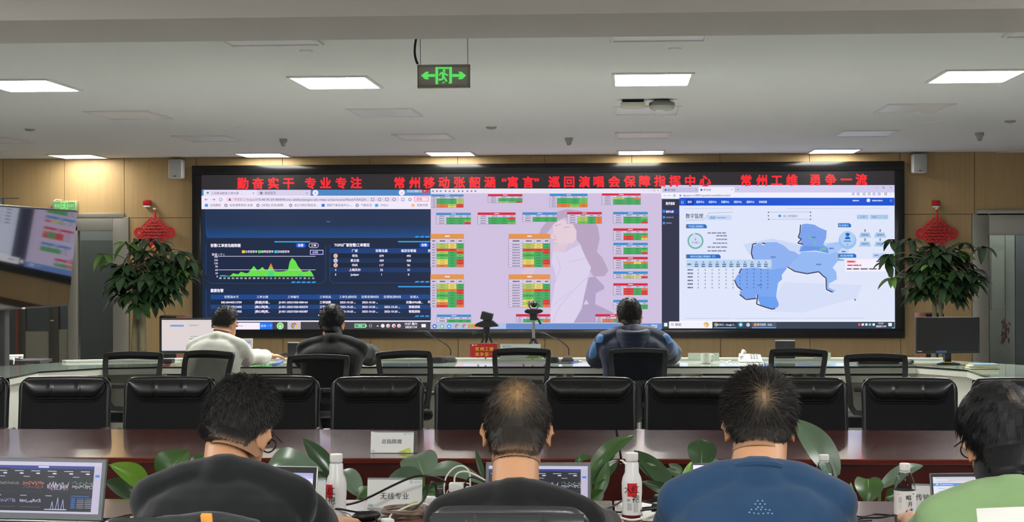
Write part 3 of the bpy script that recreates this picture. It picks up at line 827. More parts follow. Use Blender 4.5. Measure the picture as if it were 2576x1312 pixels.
for x, y in ((806, 728), (1085, 592), (1118, 778), (713, 920), (1205, 668)): P.bars(x-16, y, 34, 10, (96, 128, 200), 1, 6)
P.disc(1318, 612, 61, (150, 190, 240), 4, n=32).disc(1318, 600, 52, (174, 206, 245), 5, n=28).disc(1318, 573, 13, (40, 100, 190), 6).rect(1302, 566, 1334, 572, (30, 84, 170), 7).poly([(1298, 605), (1338, 605), (1330, 588), (1306, 588)], (40, 100, 190), 6).bars(1292, 618, 50, 9, (90, 140, 200), 1, 6).text(1318, 640, 20, '0', (90, 130, 190), 'c', L=6)
for x in (1438, 1542):
    for y in (575, 637): P.poly([(x-42, y+18), (x+42, y+18), (x+30, y-16), (x-30, y-16)], LB, 4).bars(x-24, y, 48, 9, (110, 150, 195), 1).text(x, y-30, 24, '0', (80, 90, 110), 'c', 0.03)
P.rect(1490, 702, 1580, 732, (184, 208, 240), 4).bars(1502, 716, 28, 8, (110, 140, 180), 1).bars(1278, 690, 26, 8, (90, 100, 120), 1)
P.rect(1302, 742, 1592, 826, (244, 240, 252), 6).rect(1310, 747, 1376, 770, (250, 200, 212), 7).bars(1316, 759, 54, 9, (220, 60, 90), 1, 8).bars(1316, 784, 96, 9, (222, 70, 100), 2, 8).bars(1312, 809, 230, 9, (100, 100, 120), 4, 8).bars(1514, 757, 70, 9, (110, 110, 130), 2, 8).bars(1254, 748, 40, 9, (110, 170, 200), 1, 7)
P.poly([(210, 800), (795, 800), (795, 745), (210, 745)], (190, 214, 242), 6)
for i in range(11):
    x = 278+i*47.8
    P.bars(x-6, 762, 12, 8, (100, 130, 170), 1, 7).bars(x-12, 777, 25, 9, (90, 115, 150), 1, 7).bars(x-12, 791, 25, 9, (90, 115, 150), 1, 7)
    for j in range(6): P.text(x+13, 815+j*24.4, 17, '0', (70, 84, 120), 'c', 0.02, L=7)
P.bars(216, 777, 28, 10, (90, 115, 150), 1, 7)
for j in range(6): P.bars(217, 815+j*24.4, 38, 10, (110, 122, 150), 1, 7)
P.poly([(1364, 1010), (1378, 1022), (1371, 1023), (1374, 1031), (1366, 1026)], (90, 90, 110), 6)
P.rect(163, 1165, 1643, 1172, (248, 250, 255), 4)
P.rect(40, 1172, 1641, 1219, (54, 66, 84), 4).rect(56, 1180, 79, 1204, (235, 238, 245), 5).rect(90, 1170, 388, 1217, (244, 242, 250), 5).text(132, 1192, 22, '搜索', (90, 90, 110), bold=0.02, L=6).disc(113, 1190, 8, G2, 6).disc(113, 1190, 5, (244, 242, 250), 7).disc(346, 1192, 18, (222, 178, 96), 6).disc(340, 1197, 11, (240, 214, 160), 7)
P.rect(392, 1174, 554, 1215, (38, 46, 64), 5).rect(396, 1210, 552, 1216, (110, 170, 235), 6).rect(658, 1174, 828, 1215, (72, 88, 112), 5).rect(660, 1210, 826, 1216, (110, 170, 235), 6)
chrome(P, 413, 1191, 14, 6); P.disc(583, 1192, 15, (60, 190, 220), 6).disc(583, 1192, 7, (230, 240, 250), 7).disc(634, 1193, 13, (200, 205, 212), 6).disc(683, 1192, 11, (230, 150, 70), 6)
P.text(428, 1192, 19, 'CMCC - Google C...', (235, 238, 248), fit=118, L=6).text(697, 1192, 19, '数字监理 - 4320...', (235, 238, 248), fit=108, L=6)
for x, c in ((1398, (230, 90, 90)), (1422, (230, 232, 240)), (1447, (230, 232, 240)), (1471, (120, 200, 230)), (1497, (240, 240, 248))): P.rect(x-8, 1183, x+8, 1199, c, 6)
P.text(1548, 1183, 17, '19:37', W_, 'c', 0.02, L=6).text(1548, 1203, 17, '2023/11/4', W_, 'c', 0.03, L=6).rect(1598, 1180, 1622, 1202, (245, 240, 250), 6).rect(1622, 1211, 1641, 1217, (100, 180, 240), 6)
P.build('map_window', M_led, vw, label='right window, pale blue map page in a browser')
# ================================================================== WALL PIECES, CEILING PIECES, TELEVISION
M_spk = mat('speaker_white', (205, 206, 204), 0.5)
M_grille = mat('speaker_grille', (168, 170, 168), 0.7, bump=(900, 0.3))
M_blk = mat('black_plastic', (22, 22, 23), 0.45)
M_blk2 = mat('black_matte', (16, 16, 17), 0.7)
M_chrome = mat('chrome', (225, 225, 225), 0.15, metal=1.0)
M_dgrey = mat('dark_grey_metal', (70, 70, 70), 0.45, metal=0.4)
M_red = mat('alarm_red', (170, 20, 22), 0.35)
M_wht = mat('white_plastic', (225, 224, 218), 0.4)
M_grey = mat('grey_plastic', (150, 150, 144), 0.5)
for px, py, lb in ((445, 425.5, 'white wall speaker left of the video wall, above the left red knot'), (2311.5, 411.5, 'white wall speaker right of the video wall, above the right red knot')):
    c = at(px, py, YW-0.12); k = mpp(c)
    t = thing('wall_speaker', lb, 'speaker', (c.x, YW, c.z), 0, 'white wall speakers beside the video wall')
    b = MB(); b.box((c.x, YW-0.13, c.z), (36*k, 0.18, 48*k), bev=0.025, seg=3); b.build('cabinet', M_spk, t)
    g = MB(); g.box((c.x, YW-0.222, c.z), (31*k, 0.012, 43*k), bev=0.005); gr = g.build('grille', M_grille, t)
    l = MB(); l.box((c.x, YW-0.229, c.z-18*k), (6*k, 0.004, 2.5*k)); l.build('badge', M_dgrey, gr)
    w_ = MB(); w_.ball((c.x, YW-0.223, c.z-5*k), (13*k, 0.012, 13*k)); w_.build('woofer_dome', M_grille, gr)
    a = MB(); a.tube([(c.x, YW-0.06, c.z), (c.x, YW+0.0, c.z)], 0.03, 10); a.build('bracket', M_dgrey, t)
for px, py, lb in ((372, 511, 'small red alarm box over the left hanging knot'), (2353, 512, 'small red alarm box over the right hanging knot')):
    c = at(px, py, YW); k = mpp(c)
    t = thing('alarm_box', lb, 'alarm', (c.x, YW, c.z), 0, 'red alarm boxes')
    b = MB(); b.box((c.x, YW-0.035, c.z+1*k), (19*k, 0.07, 14*k), bev=0.01); b.build('housing', M_red, t)
    g = MB(); g.box((c.x, YW-0.04, c.z-8*k), (16*k, 0.06, 4*k), bev=0.006); g.build('lens', M_wht, t)

M_knot = mat('red_cord', (190, 14, 22), 0.6, bump=(220, 0.5), sheen=0.4)
M_gold = mat('gold_card', (214, 120, 60), 0.5)
def chinese_knot(px, py, ptop, lb):
    c = at(px, py, YW-0.05); k = mpp(c)
    t = thing('chinese_knot', lb, 'knot ornament', (c.x, YW, c.z), 0, 'red chinese knots on the wall')
    q = lambda u, w, d=0.0: V3(c.x+u*k, YW-0.05-d, c.z+w*k)
    b = MB()
    S = 32                                     # half diagonal of the woven diamond, in photo pixels
    for i in range(8):                         # two layers of cords crossing at right angles
        s = -S+2*S*(i+0.5)/8
        for sg in (1, -1):
            pts = []
            for j in range(13):
                r_ = -S+2*S*j/12
                u, w = (s+r_)/2*1.05, (s-r_)/2*1.0*sg
                pts.append(q(u, w, 0.012*math.sin(PI*(j*8/12+i+(0.5 if sg > 0 else 1.5)))+0.012))
            b.tube(pts, 3.0*k*0.62, 8)
    b.build('woven_body', M_knot, t)
    l = MB()
    for i in range(6):                         # ears along the four sides
        f_ = (i+0.7)/6.4
        for sx in (1, -1):
            for sw in (1, -1):
                u, w = sx*S*f_*1.05, sw*S*(1-f_)
                d = V3(sx*0.72, 0, sw*0.72)
                ln = (9 if i not in (5,) else 4)
                pts = [q(u+sx*math.cos(a)*0+d.x*ln*math.sin(a/2)**2+(-d.z)*4*math.sin(a), w+d.z*ln*math.sin(a/2)**2+d.x*4*math.sin(a), 0.01) for a in [2*PI*j/10 for j in range(11)]]
                l.tube(pts, 2.0*k, 6)
    for sx in (1, -1):                         # the two large side loops
        for rr, ry in ((13, 13), (9, 9.5), (5.5, 6)):
            pts = [q(sx*(S+2+13-rr*0.2+rr*math.cos(a)-6), ry*math.sin(a)-2, 0.008) for a in [2*PI*j/20 for j in range(21)]]
            l.tube(pts, 1.9*k, 6)
    l.build('loop', M_knot, t)
    h = MB(); h.tube([q(0, S), q(1, S+12), q(0, (py-ptop))], [4*k, 3*k, 1.5*k], 8); h.build('hanging_cord', M_knot, t)
    n = MB(); n.box(q(0, py-ptop+1), (5*k, 0.06, 5*k), bev=0.004); n.build('wall_hook', M_wht, t)
    m = MB(); m.ball(q(0, -S-8), (9*k, 0.03, 9*k)); m.box(q(0, -S-22), (16*k, 0.03, 8*k), bev=0.004); m.build('gold_tag', M_gold, t)
    s_ = MB()
    for i in range(22):
        a = rnd.uniform(-8, 8)
        s_.tube([q(a*0.4, -S-24, rnd.uniform(-0.01, 0.02)), q(a, -S-60, rnd.uniform(-0.01, 0.03)), q(a*1.2, -S-104, rnd.uniform(-0.01, 0.03))], 1.1*k, 5)
    s_.build('tassel', M_knot, t)
chinese_knot(389, 583, 526, 'red woven knot hung on the wood wall above the left potted tree')
chinese_knot(2356, 585, 525, 'red woven knot hung on the wood wall above the right potted tree')

# exit sign over the left doors, and the green sign hung from the ceiling
M_sgrey = mat('sign_grey', (160, 155, 144), 0.5)
M_sign = vcol_mat('backlit_sign', 0.85, rough=0.5)
def runner(S, x, y, k, c, L=4):
    S.disc(x+0.5*k, y-3.2*k, 0.85*k, c, L)
    for pts, wd in ((((0.1*k+x, y-2.0*k), (x-0.2*k, y+0.6*k)), 1.7), (((x, y-2.0*k), (x-1.5*k, y-1.8*k), (x-2.5*k, y-0.1*k)), 0.95), (((x+0.5*k, y-2*k), (x+1.8*k, y-0.5*k), (x+3.0*k, y-0.4*k)), 0.95),
                    (((x-0.1*k, y+0.4*k), (x-0.5*k, y+2.4*k), (x-3*k, y+2.5*k)), 1.1), (((x, y+0.2*k), (x+1.2*k, y+2.0*k), (x+2.2*k, y+3.6*k)), 1.1)):
        S.line(list(pts), wd*k, c, L)
    S.poly([(x-1.0*k, y+4.6*k), (x+0.4*k, y+3.7*k), (x+1.0*k, y+4.1*k), (x+0.3*k, y+4.7*k)], c, L)
YE = 10.9
c0, c1 = at(1049.5, 163, YE), at(1183, 220.5, YE)
es = thing('exit_sign', 'grey hanging sign with a glowing green running figure between two arrows', 'exit sign', ((c0.x+c1.x)/2, YE, ZC))
b = MB(); b.box(((c0.x+c1.x)/2, YE+0.016, (c0.z+c1.z)/2), (c1.x-c0.x, 0.03, c0.z-c1.z), bev=0.004); b.build('housing', M_sgrey, es)
k_ = mpp(c0)
f = MB()
for u0, u1, w0, w1 in ((1050, 1183, 163, 167), (1050, 1183, 216, 220), (1050, 1053.5, 163, 220), (1179, 1183, 163, 220)):
    a, d_ = at(u0, w0, YE), at(u1, w1, YE); f.box(((a.x+d_.x)/2, YE-0.002, (a.z+d_.z)/2), (d_.x-a.x, 0.008, a.z-d_.z), bev=0.002, seg=1)
f.build('bezel', mat('sign_bezel', (128, 124, 114), 0.5), es)
S = Sheet(lambda px, py, h: V3(at(px, py, YE).x, YE-0.001-h, at(px, py, YE).z), 0.0006)
GN = (96, 236, 104)
S.crop(1000, 80, 8.2)
S.rect(782, 724, 838, 1060, GN).disc(810, 1058, 28, GN, 2).rect(1068, 724, 1124, 1060, GN).poly([(1050, 1066), (1110, 1066), (1124, 1050), (1068, 1040)], GN, 3).rect(842, 728, 1062, 766, GN, 2)
for sx, x0, x1 in ((-1, 488, 775), (1, 1416, 1130)):
    S.poly([(x0, 900), (x0-sx*80, 978), (x0-sx*170, 978), (x0-sx*130, 930), (x1, 928), (x1, 872), (x0-sx*130, 872), (x0-sx*165, 822), (x0-sx*95, 826)], GN, 3)
runner(S, 945, 905, 33, GN)
S.build('symbols', M_sign, es)
for x in (1058, 1177): 
    wv = MB(); p = at(x, 163, YE+0.016); wv.tube([p, (p.x-0.002, p.y, ZC)], 0.0022, 6); wv.build('hanging_wire', M_dgrey, es)
cb = MB(); cb.tube(smoothpath([at(1051, 161, YE+0.02), at(1047, 152, YE+0.02), at(1043.5, 135, YE+0.02), at(1044, 115, YE+0.02), at(1047, 97, YE+0.02), V3(at(1050, 80, YE).x, YE+0.02, ZC)]), 0.0075, 8)
cb.build('power_cable', M_blk2, es)
YX = YW-0.09
a, d_ = at(131, 505, YX), at(193, 532, YX)
e2 = thing('exit_sign', 'small green exit sign on the wall above the left doors, partly behind the television', 'exit sign', ((a.x+d_.x)/2, YW, a.z))
b = MB(); b.box(((a.x+d_.x)/2, (YX+YW)/2, (a.z+d_.z)/2), (d_.x-a.x, YW-YX, a.z-d_.z), bev=0.01); b.build('housing', mat('sign_cream', (150, 160, 130), 0.5), e2)
S = Sheet(lambda px, py, h: V3(at(px, py, YX).x, YX-0.002-h, at(px, py, YX).z))
S.rect(136, 508, 189, 529, (120, 190, 110), 1).frame(153, 508, 171, 529, 2, (150, 255, 150), 3)
runner(S, 162, 518, 2.1, (150, 255, 150)); S.text(137.5, 517, 9, '安全', (190, 255, 180), fit=14).text(173, 517, 9, 'EXIT', (190, 255, 180), fit=14)
S.build('symbols', M_sign, e2)
cw = MB(); cw.tube(smoothpath([at(136, 505, YX+0.03), at(142, 501.5, YX+0.05), at(155, 503, YX+0.04)]), 0.006, 6); cw.build('wire', M_wht, e2)

# ceiling fittings
def atc(px, py): return atz(px, py, ZC)
def ceil_disc(px, py, wpx, lb, name, cat, h=0.009, m=None):
    p = atc(px, py); r_ = wpx/2*mpp(p)
    t = thing(name, lb, cat, (p.x, p.y, ZC), 0, name.replace('_', ' ')+'s on the ceiling')
    b = MB(); b.lathe([(r_*0.86, -h), (r_*0.97, -h*0.8), (r_, -h*0.3), (r_, 0.0)], 24); b.build('rim', m or M_wht, t, world=False)
    g = MB(); g.lathe([(r_*0.7, -h-0.003), (r_*0.8, -h+0.002)], 24); g.build('face', m or M_wht, t, world=False)
def ceil_dome(px, py, wpx, lb):
    p = atc(px, py); r_ = wpx/2*mpp(p)
    t = thing('smoke_detector', lb, 'smoke detector', (p.x, p.y, ZC), 0, 'smoke detectors on the ceiling')
    b = MB(); b.lathe([(r_, -0.006), (r_, 0)], 24); b.build('base', M_wht, t, world=False)
    g = MB(); g.lathe([(r_*0.2, -r_*0.42), (r_*0.5, -r_*0.36), (r_*0.72, -0.02), (r_*0.74, -0.004)], 20); g.build('dome', M_grey, t, world=False)
def ceil_eye(px, py, wpx, lb):
    p = atc(px, py); r_ = wpx/2*mpp(p)
    t = thing('sensor_head', lb, 'sensor', (p.x, p.y, ZC), 0, 'stubby sensor heads on the ceiling')
    b = MB(); b.lathe([(r_*0.8, -r_*0.9), (r_*1.0, -r_*0.7), (r_*1.05, 0)], 16); b.build('base', M_grey, t, world=False)
    g = MB(); g.lathe([(r_*0.42, -r_*1.85), (r_*0.55, -r_*1.75), (r_*0.78, -r_*0.9)], 16); g.build('head', M_grey, t, world=False)
    l = MB(); l.lathe([(r_*0.36, -r_*1.9), (r_*0.4, -r_*1.8)], 12); l.build('lens', M_dgrey, t, world=False)
ceil_disc(770, 127, 34, 'flat round ceiling speaker near the beam, left of the hanging exit sign', 'ceiling_speaker', 'ceiling speaker')
ceil_disc(1697, 121, 33, 'flat round ceiling speaker near the beam, right of the hanging exit sign', 'ceiling_speaker', 'ceiling speaker')
ceil_disc(617, 320, 47, 'flat round ceiling speaker on the left half of the ceiling far from the beam', 'ceiling_speaker', 'ceiling speaker', h=0.014)
ceil_disc(2348, 304.5, 49, 'flat round ceiling speaker on the right half of the ceiling far from the beam', 'ceiling_speaker', 'ceiling speaker', h=0.014)
ceil_disc(1019, 294.5, 20, 'small sprinkler plate at the corner of the unlit panel right of the hanging sign', 'sprinkler_plate', 'sprinkler')
ceil_disc(2307, 281, 23, 'small sprinkler plate at the edge of the rightmost unlit panel', 'sprinkler_plate', 'sprinkler')
ceil_disc(386, 297, 24, 'small sprinkler plate at the corner of the leftmost unlit panel', 'sprinkler_plate', 'sprinkler')
ceil_disc(1655, 292, 20, 'small sprinkler plate just behind the round ceiling camera', 'sprinkler_plate', 'sprinkler')
ceil_disc(12, 381.5, 22, 'small sprinkler plate close to the wall at the left edge of the picture', 'sprinkler_plate', 'sprinkler')
ceil_dome(1236, 318, 37, 'domed smoke detector in the middle of the ceiling')
ceil_dome(75, 323, 34, 'domed smoke detector on the left of the ceiling')
ceil_dome(2541, 302, 38, 'domed smoke detector on the right of the ceiling')
ceil_eye(713, 349, 20, 'stubby grey sensor head on the left of the ceiling')
ceil_eye(1431, 346, 20, 'stubby grey sensor head in the middle of the ceiling')
ceil_eye(2464, 333, 22, 'stubby grey sensor head on the right of the ceiling')
# the box and the round camera hung under the ceiling
p = atc(1592, 251); k = mpp(p)
t = thing('junction_box', 'pale square box fixed under the ceiling beside the round camera', 'junction box', (p.x, p.y, ZC))
b = MB(); b.box((p.x, p.y, ZC-0.05), (62*k, 0.2, 13*k), bev=0.008); b.build('housing', mat('box_cream', (176, 176, 158), 0.5), t)
b = MB(); b.box((p.x, p.y, ZC-0.009), (54*k, 0.16, 0.02)); b.build('mount', M_blk2, t)
p = atc(1665, 250); k = mpp(p)
t = thing('ceiling_camera', 'round grey camera hung under the ceiling beside the pale box', 'camera', (p.x, p.y, ZC))
b = MB(); b.lathe([(20*k, -0.025), (20*k, 0)], 24, Matrix.Translation((p.x, p.y, ZC))); b.build('mount', M_dgrey, t)
b = MB(); b.lathe([(32*k, -17*k), (32.5*k, -15*k), (32.5*k, -10*k), (30*k, -7*k), (20*k, -3.5*k), (18*k, -2*k)], 32, Matrix.Translation((p.x, p.y, ZC))); b.build('body', mat('camera_grey', (104, 106, 102), 0.5), t)
b = MB(); b.lathe([(12*k, -28*k), (24*k, -27*k), (30*k, -24*k), (32.5*k, -18*k), (32.5*k, -16.5*k)], 32, Matrix.Translation((p.x, p.y, ZC))); b.build('skirt', mat('camera_cream', (150, 150, 136), 0.5), t)
b = MB(); b.lathe([(3*k, -30*k), (10*k, -29.5*k), (13*k, -27*k)], 20, Matrix.Translation((p.x-4*k, p.y, ZC))); b.build('lens_cover', M_wht, t)

# ------------------------------------------------------------------ television at the left, facing across the room
M_tv = mat('black_screen', (8, 8, 9), 0.025, spec=0.8, ior=2.4, coat=1.0)
A1, A2 = at(185, 649, 14.1), at(0, 646, 12.67)
ax = (V3(A1.x, A1.y, 0)-V3(A2.x, A2.y, 0)).normalized()          # along the screen, away from us
nn = V3(ax.y, -ax.x, 0)                                          # faces the room
tilt = math.radians(5.5)
up = (V3(0, 0, 1)*math.cos(tilt)+nn*math.sin(tilt))
nr = (nn*math.cos(tilt)-V3(0, 0, 1)*math.sin(tilt))
Lt, Ht = 1.60, 0.9
ctr = V3(A1.x, A1.y, 0)-ax*(Lt/2)
ctr.z = (at(185, 528, 14.1).z+at(185, 770, 14.1).z)/2
Ht = at(185, 529, 14.1).z-at(185, 769.5, 14.1).z
tv = thing('television', 'large dark television tilted on a stand at the left edge, mirroring the video wall', 'television', (ctr.x, ctr.y, 0))
R = Matrix((ax, nr, up)).transposed()
b = MB(); b.box(ctr-nr*0.03, (Lt, 0.05, Ht), R, bev=0.006); b.build('casing', M_blk, tv)
b = MB(); b.box(ctr-nr*0.003, (Lt-0.016, 0.006, Ht-0.03), R); b.build('screen', M_tv, tv)
b = MB(); b.box(ctr-up*(Ht/2-0.005)-nr*0.004+ax*(-0.12), (0.05, 0.012, 0.012), R); b.build('badge', mat('badge_silver', (200, 200, 200), 0.3), tv)
st = ctr-nr*0.16-ax*0.25
b = MB(); b.box((st.x, st.y, 0.95), (0.09, 0.09, 1.8), rotz(math.atan2(ax.y, ax.x)), bev=0.01); b.box(ctr-nr*0.10-ax*0.25, (0.3, 0.08, 0.3), R)
b.build('post', M_dgrey, tv)
b = MB(); b.box((st.x-0.08, st.y+0.25, 0.05), (0.75, 0.45, 0.06), rotz(math.atan2(ax.y, ax.x)), bev=0.02); b.build('base', M_dgrey, tv)
YSH = 13.45
q0, q1 = at(-60, 911, YSH), at(101, 906, YSH)
b = MB(); b.box(((q0.x+q1.x)/2, YSH+0.15, q1.z-0.012), (q1.x-q0.x, 0.3, 0.024), bev=0.006); b.build('shelf', M_dgrey, tv)
b = MB(); b.tube([(q1.x-0.1, YSH+0.2, q1.z-0.02), (q1.x-0.1, YSH+0.2, 0.0)], 0.02, 8); b.tube([(q0.x+0.1, YSH+0.2, q1.z-0.02), (q0.x+0.1, YSH+0.2, 0.0)], 0.02, 8); b.build('shelf_post', M_dgrey, tv)
p = at(18, 907, YSH+0.1); zsh = q1.z
b = MB()
for i in range(3): b.box((p.x+0.01*i, YSH+0.12+0.02*i, zsh+0.007+0.011*i), (0.17, 0.2, 0.009), rotz(0.2*i-0.1), bev=0.003)
b.tube(smoothpath([(p.x+0.08, YSH+0.02, zsh+0.02), (p.x+0.1, YSH-0.02, zsh+0.01), (p.x+0.1, YSH-0.03, zsh-0.03)]), 0.006, 6)
o = b.build('paper_stack', mat('paper', (232, 230, 220), 0.8)); tag(o, 'white papers lying on the television shelf at the left edge', 'papers')
b = MB()
e0, e1 = at(-40, 499, 14.6), at(47, 499.5, 14.6)
b.box(((e0.x+e1.x)/2, 14.6, e0.z), (e1.x-e0.x, 0.04, 0.008)); b.box((at(3, 507, 14.6).x-0.1, 14.55, at(3, 507, 14.6).z), (0.26, 0.1, 0.06), bev=0.006)
b.tube([(e0.x+0.15, 14.58, e0.z), (st.x, st.y, 1.84)], 0.012, 8)
b.build('camera_bracket', M_blk, tv)
# ================================================================== CONTROL DESK
ZT = 0.75
M_dwhite = mat('desk_white', (222, 222, 208), 0.35)
M_dglass = mat('desk_glass', (176, 190, 176), 0.04, spec=0.7, coat=0.6)
M_dedge = mat('glass_edge', (24, 34, 32), 0.2)
M_dpanel = mat('desk_cream', (196, 194, 178), 0.5)
fp = [atz(98, 933.5, ZT), atz(254, 924.5, ZT), atz(400, 921.8, ZT), atz(2127, 921, ZT), atz(2303, 920.3, ZT), atz(2431, 929, ZT)]
L0 = atz(0, 953, ZT); R0 = atz(2490, 949, ZT)
fp = [fp[0]+(L0-fp[0]).normalized()*2.6]+fp+[fp[-1]+(R0-fp[-1]).normalized()*2.6]
fp = [V3(p.x, p.y, 0) for p in fp]
def offset(line, d):
    out = []
    for i, p in enumerate(line):
        a = (line[min(i+1, len(line)-1)]-line[max(i-1, 0)]).normalized()
        n = V3(-a.y, a.x, 0)
        out.append(p+n*d)
    return out
def slab(mb, fr_, bk_, z0, z1):
    poly = fr_+bk_[::-1]
    for i in range(len(fr_)-1):
        q = [fr_[i], fr_[i+1], bk_[i+1], bk_[i]]
        mb.add([V3(p.x, p.y, z0) for p in q]+[V3(p.x, p.y, z1) for p in q], [(3, 2, 1, 0), (4, 5, 6, 7), (0, 1, 5, 4), (2, 3, 7, 6)])
    for i in (0, len(fr_)-1):
        a, b = fr_[i], bk_[i]
        mb.add([V3(a.x, a.y, z0), V3(b.x, b.y, z0), V3(b.x, b.y, z1), V3(a.x, a.y, z1)], [(0, 1, 2, 3)])
DESKD = 0.86
desk = thing('control_desk', 'long white control desk with greenish glass top and angled wings before the video wall', 'desk', (0.3, 13.1, 0))
m = MB(); slab(m, offset(fp, 0.006), offset(fp, DESKD), ZT-0.012, ZT); m.build('glass_top', M_dglass, desk, smooth=0)
m = MB(); slab(m, fp, offset(fp, 0.006), ZT-0.012, ZT-0.0005); m.build('glass_edge', M_dedge, desk, smooth=0)
m = MB(); slab(m, offset(fp, 0.004), offset(fp, DESKD-0.01), ZT-0.054, ZT-0.0125); m.build('worktop', M_dwhite, desk, smooth=0)
m = MB(); slab(m, offset(fp, 0.40)[2:6], offset(fp, 0.43)[2:6], 0.05, ZT-0.055); m.build('modesty_panel', M_dpanel, desk, smooth=0)
for sl, nm in ((slice(0, 3), 0), (slice(5, 8), 1)):
    m = MB(); slab(m, offset(fp, 0.06)[sl], offset(fp, 0.10)[sl], 0.0, ZT-0.055); m.build('wing_panel', M_dwhite, desk, smooth=0)
m = MB(); slab(m, offset(fp, DESKD-0.10)[2:6], offset(fp, DESKD)[2:6], ZT+0.001, ZT+0.018); m.build('rear_ledge', M_dwhite, desk, smooth=0)
yF = atz(1400, 921, ZT).y
for a, b in ((412, 555), (570, 730), (888, 1080), (1180, 1400), (1440, 1670), (1765, 1995), (2060, 2290)):
    xa, xb = atz(a, 921, ZT).x, atz(b, 921, ZT).x
    y0 = (atz(a, 921, ZT).y+atz(b, 921, ZT).y)/2
    m = MB(); m.box(((xa+xb)/2, y0+0.20, 0.655), (xb-xa, 0.36, 0.05), bev=0.004); d_ = m.build('keyboard_drawer', M_dwhite, desk)
    s_ = MB(); s_.box(((xa+xb)/2, y0+0.2, 0.685), (xb-xa-0.03, 0.34, 0.009)); s_.build('drawer_lining', M_blk2, d_)
for a in (560, 810, 1130, 1420, 1720, 2028):
    p = atz(a, 921, ZT)
    m = MB(); m.box((p.x, p.y+0.24, 0.35), (0.03, 0.30, 0.69), bev=0.003); m.build('divider', M_dpanel, desk)

# ================================================================== CONFERENCE TABLE (hollow ring: far side and near side show)
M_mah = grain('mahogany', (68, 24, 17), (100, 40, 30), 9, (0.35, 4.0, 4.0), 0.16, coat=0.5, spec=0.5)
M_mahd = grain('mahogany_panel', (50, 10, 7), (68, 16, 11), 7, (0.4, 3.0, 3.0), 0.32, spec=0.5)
M_tedge = mat('table_edge', (120, 62, 48), 0.25)
f0, f1 = atz(260, 1150, ZT), atz(2400, 1155, ZT)
ex = (f1-f0).normalized()
ey = V3(-ex.y, ex.x, 0)
TO = (f0+f1)/2
def tp(u, v, z):                              # table frame: u along, v away from the camera
    return V3(TO.x+ex.x*u+ey.x*v, TO.y+ex.y*u+ey.y*v, z)
def tuv(p):
    d = V3(p.x-TO.x, p.y-TO.y, 0)
    return d.dot(ex), d.dot(ey)
Rt = Matrix((ex, ey, V3(0, 0, 1))).transposed()
farD = tuv(atz(1200, 1080, ZT))[1]
vin = tuv(atz(1000, 1256, ZT))[1]             # inner edge of the near side
vout = vin-1.0
ct = thing('conference_table', 'long glossy mahogany conference table ringed round a hollow of green plants', 'table', (TO.x, TO.y, 0))
def tbox(mb, u0, u1, v0, v1, z0, z1, bev=0.0):
    mb.box(tp((u0+u1)/2, (v0+v1)/2, (z0+z1)/2), (abs(u1-u0), abs(v1-v0), z1-z0), Rt, bev=bev)
sF = tuv(atz(1554, 1110, ZT))[0]
UL, UR = -5.2, 5.2
for a, b in ((UL, sF), (sF+0.004, UR)):
    m = MB(); tbox(m, a, b, 0, farD, ZT-0.022, ZT, bev=0.004); m.build('far_top', M_mah, ct, smooth=0)
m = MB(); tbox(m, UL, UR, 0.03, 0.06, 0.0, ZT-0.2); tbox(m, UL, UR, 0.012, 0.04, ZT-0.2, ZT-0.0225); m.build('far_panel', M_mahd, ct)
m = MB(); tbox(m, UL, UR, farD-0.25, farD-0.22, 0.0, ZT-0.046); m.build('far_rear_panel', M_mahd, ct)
sN = tuv(atz(1542, 1275, ZT))[0]
uG = tuv(atz(2060, 1258, ZT))[0]
c0_, c1_ = tuv(atz(2112, 1278, ZT)), tuv(atz(2132, 1257.5, ZT))
for a, b in ((UL, sN), (sN+0.004, uG)):
    m = MB(); tbox(m, a, b, vout, vin, ZT-0.045, ZT, bev=0.006); m.build('near_top', M_mah, ct, smooth=0)
m = MB()
poly = [(c0_[0]-0.01, vout), (c0_[0], c0_[1]), (c1_[0], vin), (UR, vin), (UR, vout)]
m.prism(poly, lambda u, v, d: tp(u, v, ZT-0.045+d), 0.045); m.build('near_top', M_mah, ct, smooth=0)
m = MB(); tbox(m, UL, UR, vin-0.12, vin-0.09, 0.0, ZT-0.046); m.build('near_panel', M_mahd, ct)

# ================================================================== LEATHER CHAIRS behind the far side
M_lea = mat('black_leather', (25, 25, 26), 0.33, bump=(260, 0.25), spec=0.45)
M_fab = mat('black_fabric', (13, 14, 17), 0.75, bump=(700, 0.35), spec=0.25)
def base5(t, z=0.44):
    b = MB()
    for k in range(5):
        a = 2*PI*k/5+0.3
        b.tube([(0, 0, 0.11), (0.13*math.cos(a), 0.13*math.sin(a), 0.10), (0.225*math.cos(a), 0.225*math.sin(a), 0.075)], [0.028, 0.022, 0.016], 8)
    bo = b.build('star_base', M_chrome, t, world=False)
    for k in range(5):
        a = 2*PI*k/5+0.3
        c = MB(); c.lathe([(0.026, -0.02), (0.03, -0.012), (0.03, 0.012), (0.026, 0.02)], 14, Matrix.Translation((0.228*math.cos(a), 0.228*math.sin(a), 0.032)) @ Matrix.Rotation(a, 4, 'Z') @ Matrix.Rotation(PI/2, 4, 'X'))
        c.build('caster', M_blk, bo, world=False)
    c = MB(); c.tube([(0, 0, 0.1), (0, 0, z)], 0.025, 12); c.build('gas_column', M_chrome, t, world=False)
LBW, LBT = 0.215, 0.938                        # half width and top of the back
